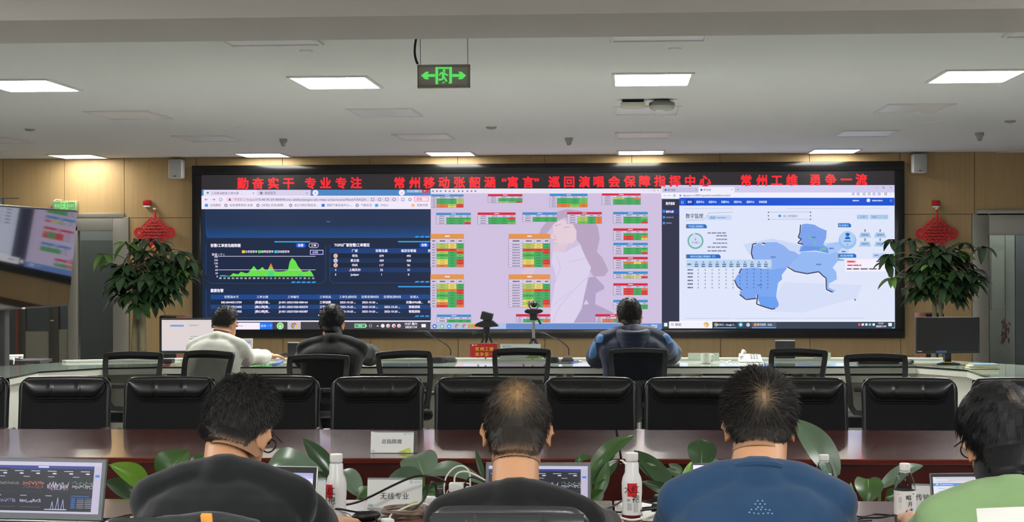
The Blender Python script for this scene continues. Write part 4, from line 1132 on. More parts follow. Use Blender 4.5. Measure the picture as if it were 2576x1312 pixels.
def leather_chair(label, loc, rz, LBW=LBW, M_lea=M_lea):
    t = thing('leather_chair', label, 'chair', loc, rz, 'black leather chairs behind the conference table')
    base5(t)
    s_ = MB(); s_.box((0, -0.02, 0.47), (0.47, 0.47, 0.10), bev=0.04, seg=3); s_.build('seat', M_lea, t, world=False)
    tl_ = math.radians(8)                       # the back leans away
    def bk(u, w, d):                           # d toward the sitter (-y)
        y = 0.21+(w-0.5)*math.tan(tl_)-d + 0.018*(u/LBW)**2*-1
        return V3(u, y, w)
    def slabf(z0, z1, d0, d1, hw, n=14, pin=0.012):
        m = MB()
        rg = []
        for i in range(9):
            w_ = z0+(z1-z0)*i/8
            q = hw*(1-0.02*abs(i-4)/4)
            ring = [bk(-q+2*q*j/n, w_, d1) for j in range(n+1)]+[bk(q-2*q*j/n, w_, d0) for j in range(n+1)]
            rg.append(ring)
        m.rings(rg)
        return m
    b = slabf(0.47, LBT-0.012, -0.035, 0.018, LBW)
    bo = b.build('backrest', M_fab, t, world=False, smooth=60)
    e = MB()                                   # padded rim all round
    rim = [bk(-LBW, 0.47, 0.0)]+[bk(-LBW, 0.47+(LBT-0.035-0.47)*i/6, 0.0) for i in range(1, 7)]+[bk(-LBW+0.02, LBT-0.008, 0.0), bk(-LBW+0.05, LBT, 0.0), bk(0, LBT+0.002, 0.0), bk(LBW-0.05, LBT, 0.0), bk(LBW-0.02, LBT-0.008, 0.0)]+[bk(LBW, LBT-0.035-(LBT-0.035-0.47)*i/6, 0.0) for i in range(0, 7)]
    e.tube(smoothpath(rim, 3), 0.017, 10, ball=True); e.build('rim', M_lea, bo, world=False, smooth=60)
    def yb(u):                                 # lower edge of the headrest pad: straight, rising round at the ends
        a = abs(u)/LBW
        return LBT-0.092+0.075*max(0, (a-0.62)/0.34)**2.2
    def pad(i, j):
        u = (-1+2*i)*LBW*0.93
        z0, z1 = yb(u), LBT+0.002
        w_ = z0+(z1-z0)*j
        bul = 0.03*math.sin(PI*min(1, max(0, j)))**0.6*(1-(abs(u)/(LBW*0.97))**6)
        for s in (-0.33, 0.33):
            bul -= 0.006*math.exp(-((u/LBW-s)/0.03)**2)
        return bk(u, w_, 0.02+bul)
    h = MB(); h.grid(pad, 48, 12); h.build('headrest_roll', M_lea, bo, world=False, smooth=70)
    p = MB(); p.tube([bk(u*LBW, yb(u*LBW), 0.022) for u in [-0.95+1.9*i/30 for i in range(31)]], 0.006, 6); p.build('piping', M_lea, bo, world=False)
    p = MB(); p.tube([bk(u*LBW, yb(u*LBW)-0.014, 0.02) for u in [-0.95+1.9*i/30 for i in range(31)]], 0.004, 6); p.build('piping', M_lea, bo, world=False)
    def rpad(i, j):
        u = (-1+2*i)*LBW*1.0
        w_ = LBT-0.10+0.104*j
        bul = 0.032*math.sin(PI*j)**0.6
        for s in (-0.47, 0.47): bul -= 0.014*math.exp(-((u/LBW-s)/0.03)**2)
        return bk(u, w_, -0.034-bul)
    h = MB(); h.grid(rpad, 60, 12); h.build('rear_roll', M_lea, bo, world=False, smooth=70)
    for sx in (-1, 1):
        a = MB(); a.tube(smoothpath([(sx*0.222, 0.2, 0.50), (sx*0.232, 0.2, 0.64), (sx*0.234, 0.10, 0.683), (sx*0.234, -0.12, 0.683), (sx*0.23, -0.18, 0.62), (sx*0.215, -0.12, 0.45)], 5), 0.014, 8)
        ar = a.build('armrest', M_chrome, t, world=False)
        q = MB(); q.box((sx*0.234, -0.01, 0.703), (0.045, 0.26, 0.022), bev=0.01); q.build('arm_pad', M_lea, ar, world=False)
    return t
lch = None
ords = ['first', 'second', 'third', 'fourth', 'fifth', 'sixth', 'seventh', 'eighth', 'ninth', 'tenth', 'eleventh']
for i, (px, rz) in enumerate(((-84, 0.06), (171, 0.05), (431, 0.02), (691, 0.0), (955, 0.03), (1213, 0.0), (1485, -0.02), (1739, -0.03), (2013, -0.03), (2287, -0.04), (2563, -0.05))):
    yb_ = 8.42+(0.05 if i in (3,) else 0)
    p = at(px, 1010, yb_+0.03)
    lb = 'black leather chair behind the far table edge, %s from the left' % ords[i]
    loc = (p.x, p.y-0.23, 0)
    if lch is None: lch = leather_chair(lb, loc, rz+math.radians(1.5))
    else: dup(lch, loc, rz+math.radians(1.5), lb)

nch = None
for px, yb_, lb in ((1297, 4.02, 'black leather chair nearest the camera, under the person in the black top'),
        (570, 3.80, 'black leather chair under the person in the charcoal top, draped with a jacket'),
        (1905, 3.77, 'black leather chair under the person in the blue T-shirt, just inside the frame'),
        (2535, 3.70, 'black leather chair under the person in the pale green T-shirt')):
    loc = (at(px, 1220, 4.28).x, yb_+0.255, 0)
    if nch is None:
        nch = leather_chair(lb, loc, PI, 0.178, mat('lit_leather', (46, 48, 48), 0.32, bump=(260, 0.25), spec=0.5)); nch['group'] = 'black leather chairs of the near row'  # leather lightened in colour to stand in for light on the near chairs
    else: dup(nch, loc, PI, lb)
# ================================================================== MESH CHAIRS at the control desk
def net_mat():
    m = mat('chair_net', (14, 16, 16), 0.7, spec=0.2)
    nt = m.node_tree
    b = nt.nodes['Principled BSDF']; out = nt.nodes['Material Output']
    tr = nt.nodes.new('ShaderNodeBsdfTransparent'); mx = nt.nodes.new('ShaderNodeMixShader')
    mx.inputs[0].default_value = 0.66
    nt.links.new(tr.outputs[0], mx.inputs[1]); nt.links.new(b.outputs[0], mx.inputs[2]); nt.links.new(mx.outputs[0], out.inputs['Surface'])
    return m
M_net = net_mat()
M_frm = mat('chair_frame_black', (20, 21, 21), 0.5, bump=(400, 0.1))
def mesh_chair(label, loc, rz):
    t = thing('mesh_chair', label, 'office chair', loc, rz, 'black mesh chairs at the control desk')
    base5(t)
    s_ = MB(); s_.box((0, 0.03, 0.47), (0.46, 0.44, 0.08), bev=0.035, seg=3); s_.build('seat', M_fab, t, world=False)
    HWt, HWb, Z0, Z1 = 0.205, 0.175, 0.52, 0.912
    def q(u, w, d=0.0):                        # u -1..1, w 0..1 up the back; bends with the spine
        hw = HWb+(HWt-HWb)*min(1, w*1.3)
        z = Z0+(Z1-Z0)*w
        y = -0.25-0.05*math.sin(PI*w*0.9)*1.0+0.05*w-0.0+0.035*(abs(u)**2)+d
        return V3(u*hw, y, z)
    loop = []
    n = 0.16
    for u, w in ((-1+n, 0), (-1, n*0.8), (-1, 0.3), (-1, 0.55), (-1, 0.8), (-1, 0.93), (-0.97, 0.985), (-0.9, 1.0), (-0.5, 1.02), (0, 1.03), (0.5, 1.02), (0.9, 1.0), (0.97, 0.985), (1, 0.93), (1, 0.8), (1, 0.55), (1, 0.3), (1, n*0.8), (1-n, 0), (0.4, -0.01), (0, -0.012), (-0.4, -0.01), (-1+n, 0)):
        loop.append(q(u, w))
    fr_ = MB()
    P_ = smoothpath(loop, 4)
    for k in range(len(P_)):                   # flat strip section swept round the loop
        pass
    cen = q(0, 0.5)
    rg = []
    for k, p in enumerate(P_):
        tg = (P_[(k+1) % len(P_)]-P_[k-1]).normalized()
        inw = V3(0, 1, 0).cross(tg).normalized()
        if inw.dot(cen-p) < 0: inw = -inw
        wdt = 0.034 + 0.014*max(0, (p.z-0.87)/0.04)
        y_ = V3(0, 1, 0)*0.012
        rg.append([p-y_, p+inw*wdt-y_*0.6, p+inw*wdt+y_*0.6, p+y_])
    fr_.rings(rg, cap=False)
    f_ = fr_.build('back_frame', M_frm, t, world=False, smooth=50)
    nt_ = MB(); nt_.grid(lambda i, j: q((-1+2*i)*0.93, 0.03+0.93*j, 0.004), 20, 20); nt_.build('back_net', M_net, f_, world=False, smooth=80)
    l_ = MB(); l_.box((0, -0.275, 0.69), (0.30, 0.012, 0.03), bev=0.005); l_.box((0, -0.285, 0.66), (0.06, 0.02, 0.08), bev=0.006); l_.build('lumbar_bar', M_frm, f_, world=False)
    sp = MB(); sp.tube(smoothpath([(0, -0.05, 0.43), (0, -0.24, 0.44), (0, -0.315, 0.53), (0, -0.30, 0.66)], 5), [0.03]*6+[0.027]*5+[0.022]*5, 8); sp.build('spine', M_frm, t, world=False)
    for sx in (-1, 1):
        a = MB(); a.tube([(sx*0.2, 0.02, 0.45), (sx*0.262, 0.02, 0.46), (sx*0.268, 0.02, 0.60)], 0.018, 8)
        ar = a.build('armrest', M_frm, t, world=False)
        pd = MB(); pd.box((sx*0.268, 0.0, 0.61), (0.05, 0.22, 0.025), bev=0.012); pd.build('arm_pad', M_blk, ar, world=False)
    return t
mch = None
for i, (px, yb_, rz, lb) in enumerate(((330, 11.45, 0.05, 'empty black mesh chair at the left end of the control desk, before the left tree'),
        (512, 11.6, -0.38, 'black mesh chair under the person in the white sweater'),
        (798, 11.1, 0.06, 'black mesh chair under the person in the black shirt at the desk'),
        (1024, 11.6, 0.5, 'empty black mesh chair turned aside, left of the red card'),
        (1311, 11.95, 0.0, 'empty black mesh chair before the white name plate and tripods'),
        (1606, 11.9, 0.02, 'black mesh chair under the person in the hooded jacket'),
        (2002, 11.9, -0.38, 'empty black mesh chair turned aside, right of the white telephone'),
        (2206, 11.25, -0.02, 'empty black mesh chair before the keyboard at the right end of the desk'))):
    p = at(px, 920, yb_)
    c, s = math.cos(rz), math.sin(rz)
    loc = (p.x-s*0.26, p.y+c*0.26, 0)
    if mch is None: mch = mesh_chair(lb, loc, rz)
    else: dup(mch, loc, rz, lb)

# ================================================================== TWO POTTED MONEY TREES
M_leaf = mat('glossy_leaf', (40, 62, 36), 0.3, spec=0.55, var=(9, 0.35))
M_leafn = mat('young_leaf', (92, 130, 58), 0.35, spec=0.5, var=(9, 0.2))
M_bark = mat('green_bark', (104, 98, 74), 0.8, var=(14, 0.3), bump=(40, 0.5, 0.004))
M_pot = mat('pot_cream', (190, 186, 172), 0.5)
M_soil = mat('soil', (50, 40, 30), 0.95)
def leaflet(mb, base, d, nrm, ln, wd, droop, seg=5):
    """pointed leaf blade with a folded midrib, starting at base and running along d"""
    d = d.normalized()
    sd = d.cross(nrm).normalized()
    nrm = sd.cross(d).normalized()
    vs = []
    for i in range(seg+1):
        t = i/seg
        c = base+d*ln*(t-0.10*droop*t*t)+V3(0, 0, -1)*ln*droop*0.55*t*t
        h = wd/2*math.sin(PI*min(1, (t*0.93+0.07)))**0.85*(1 if t < 1 else 0.0)
        up_ = nrm*h*0.35
        vs += [c-sd*h+up_, c, c+sd*h+up_]
    fs = []
    for i in range(seg):
        a = i*3
        fs += [(a, a+1, a+4, a+3), (a+1, a+2, a+5, a+4)]
    mb.add(vs, fs)
def money_tree(label, pxc, pyc, Y, rx, rz_, trunks, extra, seed):
    R_ = random.Random(seed)
    c = at(pxc, pyc, Y); k = mpp(c)
    t = thing('money_tree', label, 'potted tree', (c.x, c.y, 0), 0, 'potted money trees')
    p = MB(); p.lathe([(0.16, 0), (0.21, 0.02), (0.25, 0.38), (0.265, 0.42), (0.25, 0.42), (0.235, 0.38)], 28, Matrix.Translation((c.x, c.y, 0))); p.build('pot', M_pot, t)
    s_ = MB(); s_.lathe([(0.236, 0.36), (0.10, 0.375)], 20, Matrix.Translation((c.x, c.y, 0))); s_.build('soil', M_soil, t)
    tops = []
    for (xb, xt, wpx, dy) in trunks:
        b0, b1 = at(xb, 885, Y), at(xt, pyc+20, Y)
        pts = smoothpath([(b0.x*0.75+c.x*0.25, c.y+dy, 0.36), (b0.x, c.y+dy, b0.z), ((b0.x+b1.x)/2+R_.uniform(-0.015, 0.015), c.y+dy, (b0.z+b1.z)/2), (b1.x, c.y, b1.z)], 6)
        r_ = wpx/2*k
        q = MB(); q.tube(pts, [r_*(1.12-0.3*i/len(pts)+0.05*math.sin(i*1.9)) for i in range(len(pts))], 12); q.build('trunk', M_bark, t)
        tops.append(V3(b1.x, c.y, b1.z))
    br, lf, ln_ = MB(), MB(), MB()
    def cluster(tip, frm, n, size, young=False, dr=0.7):
        mid = (tip+frm)/2+V3(0, 0, 0.06)
        br.tube(smoothpath([frm, mid, tip], 4), 0.005, 5)
        out = (tip-frm); out.z *= 0.3
        out = out.normalized() if out.length > 1e-3 else V3(0, -1, 0)
        tw = R_.uniform(0, 2*PI)
        for j in range(n):
            a = tw+2*PI*j/n*0.86
            e1 = out; e2 = V3(0, 0, 1).cross(out).normalized()
            d = (e1*math.cos(a)+e2*math.sin(a))*0.8+out*0.35+V3(0, 0, R_.uniform(-0.45, 0.15))
            sz = size*R_.uniform(0.75, 1.1)
            leaflet(ln_ if young else lf, tip, d, V3(0, 0, 1)+out*0.2, sz, sz*0.44, dr*R_.uniform(0.6, 1.4))
    N = 96
    for i in range(N):
        while True:
            v = V3(R_.uniform(-1, 1), R_.uniform(-1, 1), R_.uniform(-1, 1))
            if 0.25 < v.length < 1: break
        tip = V3(c.x+v.x*rx*k*0.9, c.y+v.y*rx*k*0.8, c.z+v.z*rz_*k*0.8+(1-abs(v.x))*0.05)
        frm = R_.choice(tops)+V3(v.x*0.08, v.y*0.08, R_.uniform(0.0, 0.25)+v.z*0.1)
        cluster(tip, frm, R_.choice((5, 5, 6, 7)), 0.19*R_.uniform(0.8, 1.15), R_.random() < 0.04)
    for px, py, young in extra:
        tip = at(px, py, Y+R_.uniform(-0.25, 0.1))
        cluster(tip, tops[0]+V3(0, 0, 0.2), 5, 0.19, young, 1.0)
    br.build('branch', M_bark, t)
    lf.build('foliage', M_leaf, t, smooth=80)
    if ln_.v: ln_.build('young_foliage', M_leafn, t, smooth=80, label='pale young leaves')
money_tree('leafy potted tree with two bare trunks between the left door and the video wall', 372, 706, 17.5, 105, 95,
           ((338, 346, 22, 0.05), (362, 358, 19, -0.03)), ((458, 632, False), (480, 655, False), (486, 668, False), (262, 640, True), (318, 612, True), (352, 606, False), (410, 612, False), (378, 606, False), (445, 640, False)), 3)
money_tree('leafy potted tree behind the black monitor between the video wall and the right door', 2362, 690, 17.5, 105, 88,
           ((2350, 2352, 13, 0.03), (2366, 2362, 12, -0.02)), ((2250, 605, False), (2238, 640, False), (2470, 622, False), (2292, 602, False), (2420, 612, False), (2230, 660, False), (2245, 700, True)), 5)
# ================================================================== PEOPLE
def remeshed(mb, name, m, parent, vox, smooth_it=3, disp=None, fac=0.5):
    """join overlapping closed pieces into one continuous skin"""
    me = bpy.data.meshes.new(name)
    me.from_pydata([tuple(p) for p in mb.v], [], mb.f)
    bm = bmesh.new(); bm.from_mesh(me); bmesh.ops.recalc_face_normals(bm, faces=bm.faces); bm.to_mesh(me); bm.free()
    o = bpy.data.objects.new(name, me); COL.objects.link(o)
    r = o.modifiers.new('skin', 'REMESH'); r.mode = 'VOXEL'; r.voxel_size = vox; r.use_smooth_shade = True
    if smooth_it:
        s = o.modifiers.new('soft', 'SMOOTH'); s.factor = fac; s.iterations = smooth_it
    dg = bpy.context.evaluated_depsgraph_get()
    nm = bpy.data.meshes.new_from_object(o.evaluated_get(dg))
    o.modifiers.clear()
    o.data = nm
    bpy.data.meshes.remove(me)
    nm.name = name
    nm.materials.clear(); nm.materials.append(m)
    nm.validate()
    if disp:
        nn_ = [v.normal.copy() for v in nm.vertices]
        for v, q in zip(nm.vertices, nn_):
            v.co += q*disp(v.co)
    inv = BASE[parent.name].inverted()
    nm.transform(inv)
    nm.shade_smooth()
    o.parent = parent
    BASE[o.name] = BASE[parent.name].copy()
    return o
def skinmat(name, col):
    m = mat(name, col, 0.5, spec=0.4, var=(18, 0.08), bump=(500, 0.1))
    b = m.node_tree.nodes['Principled BSDF']
    b.inputs['Subsurface Weight'].default_value = 0.12
    b.inputs['Subsurface Radius'].default_value = (0.012, 0.005, 0.003)
    return m
M_skin = skinmat('skin', (196, 146, 110))
M_hair = vcol_mat('hair', rough=0.58, spec=0.25)
def limb(mb, pts, rs, n=14):
    mb.tube(pts, rs, n, ball=True)
def hand(mb, Wp, d, nrm, side, curl=0.5, k=1.0):
    """palm, four bent fingers and a thumb leaving the side of the palm"""
    d = d.normalized(); s = d.cross(nrm).normalized(); nrm = s.cross(d).normalized()
    s = s*side                                  # towards the thumb
    Rm = Matrix((s, d, nrm)).transposed()
    mb.ball(Wp+d*0.048*k, (0.041*k, 0.056*k, 0.016*k), Rm, 16, 10)
    mb.ball(Wp+d*0.068*k, (0.042*k, 0.030*k, 0.014*k), Rm, 16, 10)
    for i, (o, l) in enumerate(((0.033, 0.070), (0.011, 0.079), (-0.011, 0.074), (-0.032, 0.058))):
        b = Wp+d*(0.088-abs(o)*0.18)*k+s*o*k
        fan = s*(o*2.6)
        pts, a = [b-d*0.015*k, b], 0.12
        p = b
        for q in (0.45, 0.32, 0.23):
            a += curl*(0.75+0.1*i)
            v = ((d+fan).normalized()*math.cos(a)-nrm*math.sin(a))
            p = p+v*l*q*k
            pts.append(p)
        mb.tube(pts, [0.0088*k, 0.0088*k, 0.0082*k, 0.0075*k, 0.0066*k], 10, ball=True)
    b = Wp+d*0.022*k+s*0.028*k
    pts = [b-s*0.012*k, b+(s*0.75+d*0.6).normalized()*0.030*k-nrm*0.006*k, b+(s*0.6+d*0.85).normalized()*0.056*k-nrm*0.014*k, b+(s*0.36+d).normalized()*0.078*k-nrm*0.022*k]
    mb.tube(pts, [0.013*k, 0.0115*k, 0.0095*k, 0.0075*k], 10, ball=True)

def person(label, N, C, yaw, tilt, turn, roll=0.0, cols=None, sleeves='short', L=None, Rr=None, hair=None, hz=0.62, width=1.0, vox=0.005, near=True,
           glasses=False, hood=False, group=None, skin=None, mouse=None):
    """N base of the neck, C centre of the head, L / Rr = (elbow, wrist, fingers direction) of each arm, all in world metres"""
    skin = skin or M_skin
    cols = cols or {}
    Rz = rotz(yaw)
    fw, rt, up_ = Rz @ V3(0, 1, 0), Rz @ V3(1, 0, 0), V3(0, 0, 1)
    lean = cols.get('lean', 0.22)
    Hh = N-fw*math.tan(lean)*(N.z-hz); Hh.z = hz
    t = thing('person', label, 'person', (Hh.x, Hh.y, 0), 0, group)
    sp = (N-Hh)
    def P(s, f=0.0):                            # point on the spine, the upper back bowed outwards
        return Hh+sp*s-fw*(0.045*math.sin(PI*min(1, s)))+fw*f
    def ring(c, a, b, ax_, n=22, e=0.85):
        nrm = ax_.normalized(); r0 = (rt-nrm*rt.dot(nrm)).normalized(); q0 = nrm.cross(r0)
        o = []
        for k in range(n):
            th = 2*PI*k/n
            cx, sx = math.cos(th), math.sin(th)
            o.append(c+r0*a*math.copysign(abs(cx)**e, cx)+q0*b*math.copysign(abs(sx)**e, sx))
        return o
    def torso(mb, g):
        w = width
        prof = ((0.0, 0.165, 0.115), (0.12, 0.175, 0.13), (0.32, 0.165, 0.125), (0.55, 0.180, 0.128), (0.72, 0.192, 0.122), (0.82, 0.178, 0.108), (0.90, 0.138, 0.092), (0.955, 0.094, 0.076), (1.0, 0.066, 0.064))
        mb.rings([ring(P(s), a*w+g, b+g, sp+up_*0.2) for s, a, b in prof])
        mb.ball(P(0.0)-up_*0.005, (0.165*w+g, 0.125+g, 0.070+g), Rz)
    SH = {}
    for sd, nm in ((-1, 'L'), (1, 'R')):
        SH[nm] = P(0.80)+rt*sd*0.172*width+fw*0.012
    arms = {'L': L, 'R': Rr}
    def traps(mb, g):                          # the slope from neck to shoulder
        for nm, sd in (('L', -1), ('R', 1)):
            if sd < 0: mb.ball(P(0.93)-fw*0.012, 0.066+g)
            mb.tube([P(0.93)+rt*sd*0.03, P(0.90)+rt*sd*0.09*width, SH[nm]+up_*0.012], [0.058+g, 0.055+g, 0.050+g], 16, ball=True)
    for nm, sd in (('L', -1), ('R', 1)):
        if arms[nm] is None:
            el = SH[nm]+rt*sd*0.07+fw*0.10-up_*0.23
            wr = el+fw*0.23-rt*sd*0.08+up_*0.02; wr.z = ZT+0.045
            arms[nm] = (el, wr, fw-rt*sd*0.2)
    # -- head frame
    Hd = rotz(yaw+turn) @ roty(roll) @ rotx(-tilt)
    hx, hf, hu = Hd @ V3(1, 0, 0), Hd @ V3(0, 1, 0), Hd @ V3(0, 0, 1)
    hp = lambda x, y, z: C+hx*x+hf*y+hu*z
    b = MB()
    b.ball(hp(0, -0.008, 0.012), (0.077, 0.096, 0.104), Hd, 28, 18)
    b.ball(hp(0, 0.028, -0.05), (0.058, 0.066, 0.072), Hd, 24, 14)      # face and jaw
    b.ball(hp(0, 0.066, -0.098), (0.026, 0.02, 0.018), Hd, 14, 8)       # chin
    b.tube([hp(0, 0.088, 0.0), hp(0, 0.104, -0.03), hp(0, 0.108, -0.038)], [0.008, 0.012, 0.011], 10, ball=True)   # nose
    b.ball(hp(0, 0.094, -0.042), (0.018, 0.010, 0.009), Hd, 12, 8)
    b.ball(hp(0, 0.086, -0.066), (0.024, 0.010, 0.007), Hd, 12, 8)      # lips
    b.ball(hp(0, 0.084, -0.076), (0.020, 0.010, 0.006), Hd, 12, 8)
    for sd in (-1, 1):
        Er = Hd @ rotz(-sd*0.45) @ rotx(0.2)
        ec = hp(sd*0.079, -0.004, -0.022)
        b.ball(ec, (0.008, 0.019, 0.029), Er, 16, 10)
        rim = [ec+Er @ V3(sd*0.008, 0.019*math.cos(a), 0.031*math.sin(a)) for a in [0.2+i*0.42 for i in range(10)]]
        b.tube(rim, 0.0056, 8, ball=True)
        b.ball(ec+Er @ V3(sd*0.002, 0.005, -0.024), (0.005, 0.008, 0.008), Er, 12, 8)
    nb = hp(0, -0.030, -0.062)
    nk = cols.get('neck', 0.060)
    b.tube([N-up_*0.05+fw*0.012, N, N*0.5+nb*0.5-fw*0.004, nb, hp(0, -0.02, -0.02)], [nk*1.04, nk*1.02, nk, nk*0.98, nk*0.95], 20, ball=True)
    torso(b, -0.012)
    traps(b, -0.010)
    for nm, sd in (('L', -1), ('R', 1)):
        el, wr, hd = arms[nm]
        b.tube([SH[nm], (SH[nm]+el)/2, el], [0.054, 0.047, 0.040], 14, ball=True)
        b.tube([el, el*0.62+wr*0.38, wr], [0.041, 0.040, 0.027], 14, ball=True)
        b.tube([wr-(wr-el).normalized()*0.02, wr+hd.normalized()*0.02], [0.028, 0.026], 12, ball=True)
        hand(b, wr, hd, up_, -sd, cols.get('curl', 0.26))
    kn, an = {}, {}
    for nm, sd in (('L', -1), ('R', 1)):
        h0 = Hh+rt*sd*0.09; kn[nm] = h0+fw*(0.42 if near else 0.34)+rt*sd*0.04+up_*(-0.02); an[nm] = V3(kn[nm].x, kn[nm].y, 0.10)-fw*0.04
        b.tube([h0, kn[nm]], [0.078, 0.056], 14, ball=True)
        b.tube([kn[nm], (kn[nm]*0.65+an[nm]*0.35), an[nm]], [0.055, 0.055, 0.038], 14, ball=True)
        b.tube([an[nm]-up_*0.03, an[nm]-up_*0.05+fw*0.15], [0.04, 0.032], 12, ball=True)
    body = remeshed(b, 'body', skin, t, vox, 2)
    # -- face details
    for sd in (-1, 1):
        e = MB(); e.ball(hp(sd*0.031, 0.083, 0.004), (0.012, 0.010, 0.008), Hd, 14, 8); e.build('eye', M_eye, t)
        e = MB(); e.tube([hp(sd*0.014, 0.094, 0.021), hp(sd*0.031, 0.092, 0.027), hp(sd*0.048, 0.082, 0.022)], [0.003, 0.004, 0.002], 6); e.build('eyebrow', M_brow, t)
    # -- shirt
    g = cols.get('ease', 0.012)
    s_ = MB(); torso(s_, g); traps(s_, g)
    for nm, sd in (('L', -1), ('R', 1)):
        el, wr, hd = arms[nm]
        if sleeves == 'short':
            q = SH[nm].lerp(el, cols.get('sleeve', 0.78))
            s_.tube([SH[nm]-rt*sd*0.03, SH[nm]*0.6+el*0.4, q], [0.056+g*0.8, 0.060+g*0.8, 0.062+g], 18, ball=False)
            s_.ball(SH[nm]-rt*sd*0.008, 0.056+g*0.9)
        else:
            s_.ball(SH[nm]-rt*sd*0.008, 0.058+g)
            s_.tube([SH[nm], (SH[nm]+el)/2, el], [0.058+g, 0.056+g, 0.050+g], 18, ball=True)
            w2 = wr-(wr-el).normalized()*0.015
            s_.tube([el, el*0.5+w2*0.5, w2*0.9+el*0.1, w2], [0.050+g, 0.046+g, 0.042+g*0.8, 0.034+g*0.3], 18, ball=False)
    am = cols.get('fold', 0.004)
    def fold(p):
        q = V3(p.x*7, p.y*7, p.z*4.5)
        n_ = noise.noise(q)+0.5*noise.noise(q*2.3)
        return am*(n_+0.6*math.sin(14*(p.z*1.2+0.6*noise.noise(p*3)))*max(0, noise.noise(p*2.2+V3(3, 1, 0))))
    shirt = remeshed(s_, cols.get('garment', 't_shirt'), cols['shirt'], t, vox*1.5, 5, fold)
    if not hood:                               # ribbed collar
        c_ = MB()
        ax_ = (N-P(0.9)).normalized()*0.6+up_*0.5
        rg = ring(N+ax_.normalized()*0.005, nk*1.05+0.006, nk*1.05+0.007, ax_+fw*0.16, 28, 1.0)
        c_.tube(rg+[rg[0], rg[1]], 0.0105, 8); c_.build('collar', cols['shirt'], shirt)
    tr = MB()
    tr.ball(P(0.02)-up_*0.02, (0.18*width, 0.13, 0.08), Rz)
    for nm in 'LR':
        sd = -1 if nm == 'L' else 1
        h0 = Hh+rt*sd*0.09
        tr.tube([h0, kn[nm]], [0.084, 0.070], 14, ball=True); tr.tube([kn[nm], (kn[nm]+an[nm])/2, an[nm]+up_*0.02], [0.072, 0.066, 0.06], 14, ball=False)
    remeshed(tr, 'trousers', cols.get('trousers', M_trou), t, 0.014, 4)
    for nm in 'LR':
        sh = MB(); sh.ball(an[nm]+fw*0.07-up_*0.055, (0.048, 0.135, 0.044), Rz, 16, 10); sh.build('shoe', M_blk, t)
    # -- hair
    h = dict(th=0.014, col=(24, 22, 21), thin=None, whorl=(0.02, -0.45, 0.86), n=6000, ln=0.022, nape=-0.60, lift=0.45, wd=0.0011, side=-0.16, front=0.50, jitter=0.35, ext=0.085)
    h.update(hair or {})
    wv_ = V3(*h['whorl']).normalized()
    def zmin(d):
        if d.y < 0.25 and d.z < -0.35:
            k = math.sqrt(1-0.35**2)/(math.hypot(d.x, d.y) or 1e-6)
            d = V3(d.x*k, d.y*k, d.z)
        f_ = d.y
        a = h['nape'] if f_ < -0.35 else None
        if f_ >= 0.45: return h['front']
        if f_ < -0.55: return h['nape']+0.35*max(0, abs(d.x)-0.55)
        if f_ < -0.05:                         # behind the ears the line climbs
            k = (f_+0.55)/0.5
            return h['nape']*(1-k)+h['side']*k+0.12*math.sin(PI*k)
        k = (f_+0.05)/0.5
        return h['side']*(1-k)+h['front']*k
    def shell(d, extra=0.0):
        m_ = max(0.0, min(1.0, (d.z-zmin(d)+0.03)/h.get('ramp', 0.30)))
        m_ = m_*m_*(3-2*m_)
        nz = noise.noise(d*4.5)*0.18+noise.noise(d*13)*0.10
        top = 0.5+0.5*max(0, d.z)
        ext, dd = 0.0, d
        if d.y < 0.25 and d.z < -0.35:         # below the skull the hair runs on down the neck
            hl = math.hypot(d.x, d.y) or 1e-6
            q0 = math.sqrt(1-0.35**2)
            dd = V3(d.x/hl*q0, d.y/hl*q0, -0.35)
            ext = (-0.35-d.z)*h['ext']/0.55*min(1, (0.25-d.y)/0.25)
        sx_ = min(1, ext/max(1e-6, h['ext']))
        th = -0.010+(0.010+0.0038*(1-0.5*sx_))*min(1, m_*6/(1+1.0*sx_))+h['th']*m_*top*(1+nz)*(1-0.85*sx_)+extra
        base = V3(dd.x*0.077, dd.y*0.096-0.008, dd.z*0.104+0.012)
        q = C+Hd @ (base+dd*th)+(N-nb).normalized()*ext
        if d.z < 0.25 and d.y < 0.35:          # hair on the nape lies on the neck
            ab = N-nb
            u = max(0.0, min(1.0, (q-nb).dot(ab)/ab.length_squared))
            c0 = nb+ab*u-fw*0.003
            v = q-c0
            need = nk*0.985+th*0.9+0.0008
            if 1e-6 < v.length < need: q = c0+v.normalized()*need
        return q, m_, dd
    def shade(d, j=0.0):
        c = list(h['col'])
        if h['thin']:
            tc, r0, cc = h['thin']
            dist = (d-V3(*tc).normalized()).length
            k = max(0, 1-dist/r0)**0.8
            k *= 0.85+0.35*noise.noise(d*9)
            k = max(0, min(1, k))
            c = [c[i]*(1-k)+cc[i]*k for i in range(3)]
        if h.get('fade'):
            k = max(0, min(1, 1-(d.z-zmin(d)+0.03)/h['fade']))
            k = k*0.92 if d.y < 0.2 else 0
            c = [c[i]*(1-k)+(168, 126, 96)[i]*k for i in range(3)]
        return tuple(v*(1+j) for v in c)
    hm = MB()
    nu, nv = 60, 44
    for i in range(nu):
        for j in range(nv-1):
            q, ds = [], None
            for a, e in ((i, j), (i+1, j), (i+1, j+1), (i, j+1)):
                az, el = 2*PI*a/nu, -1.32+(PI/2+1.32)*e/(nv-1)
                d = V3(math.cos(el)*math.cos(az), math.cos(el)*math.sin(az), math.sin(el))
                ds = d if ds is None else ds+d
                q.append(shell(d)[0])
            hm.col = lin(shade(ds.normalized()))
            hm.add(q, [(0, 1, 2, 3)])
    R_ = random.Random(int(abs(C.x)*1000)+5)
    cnt = 0
    Hi = Hd.transposed()
    grav = Hi @ V3(0, 0, -1)
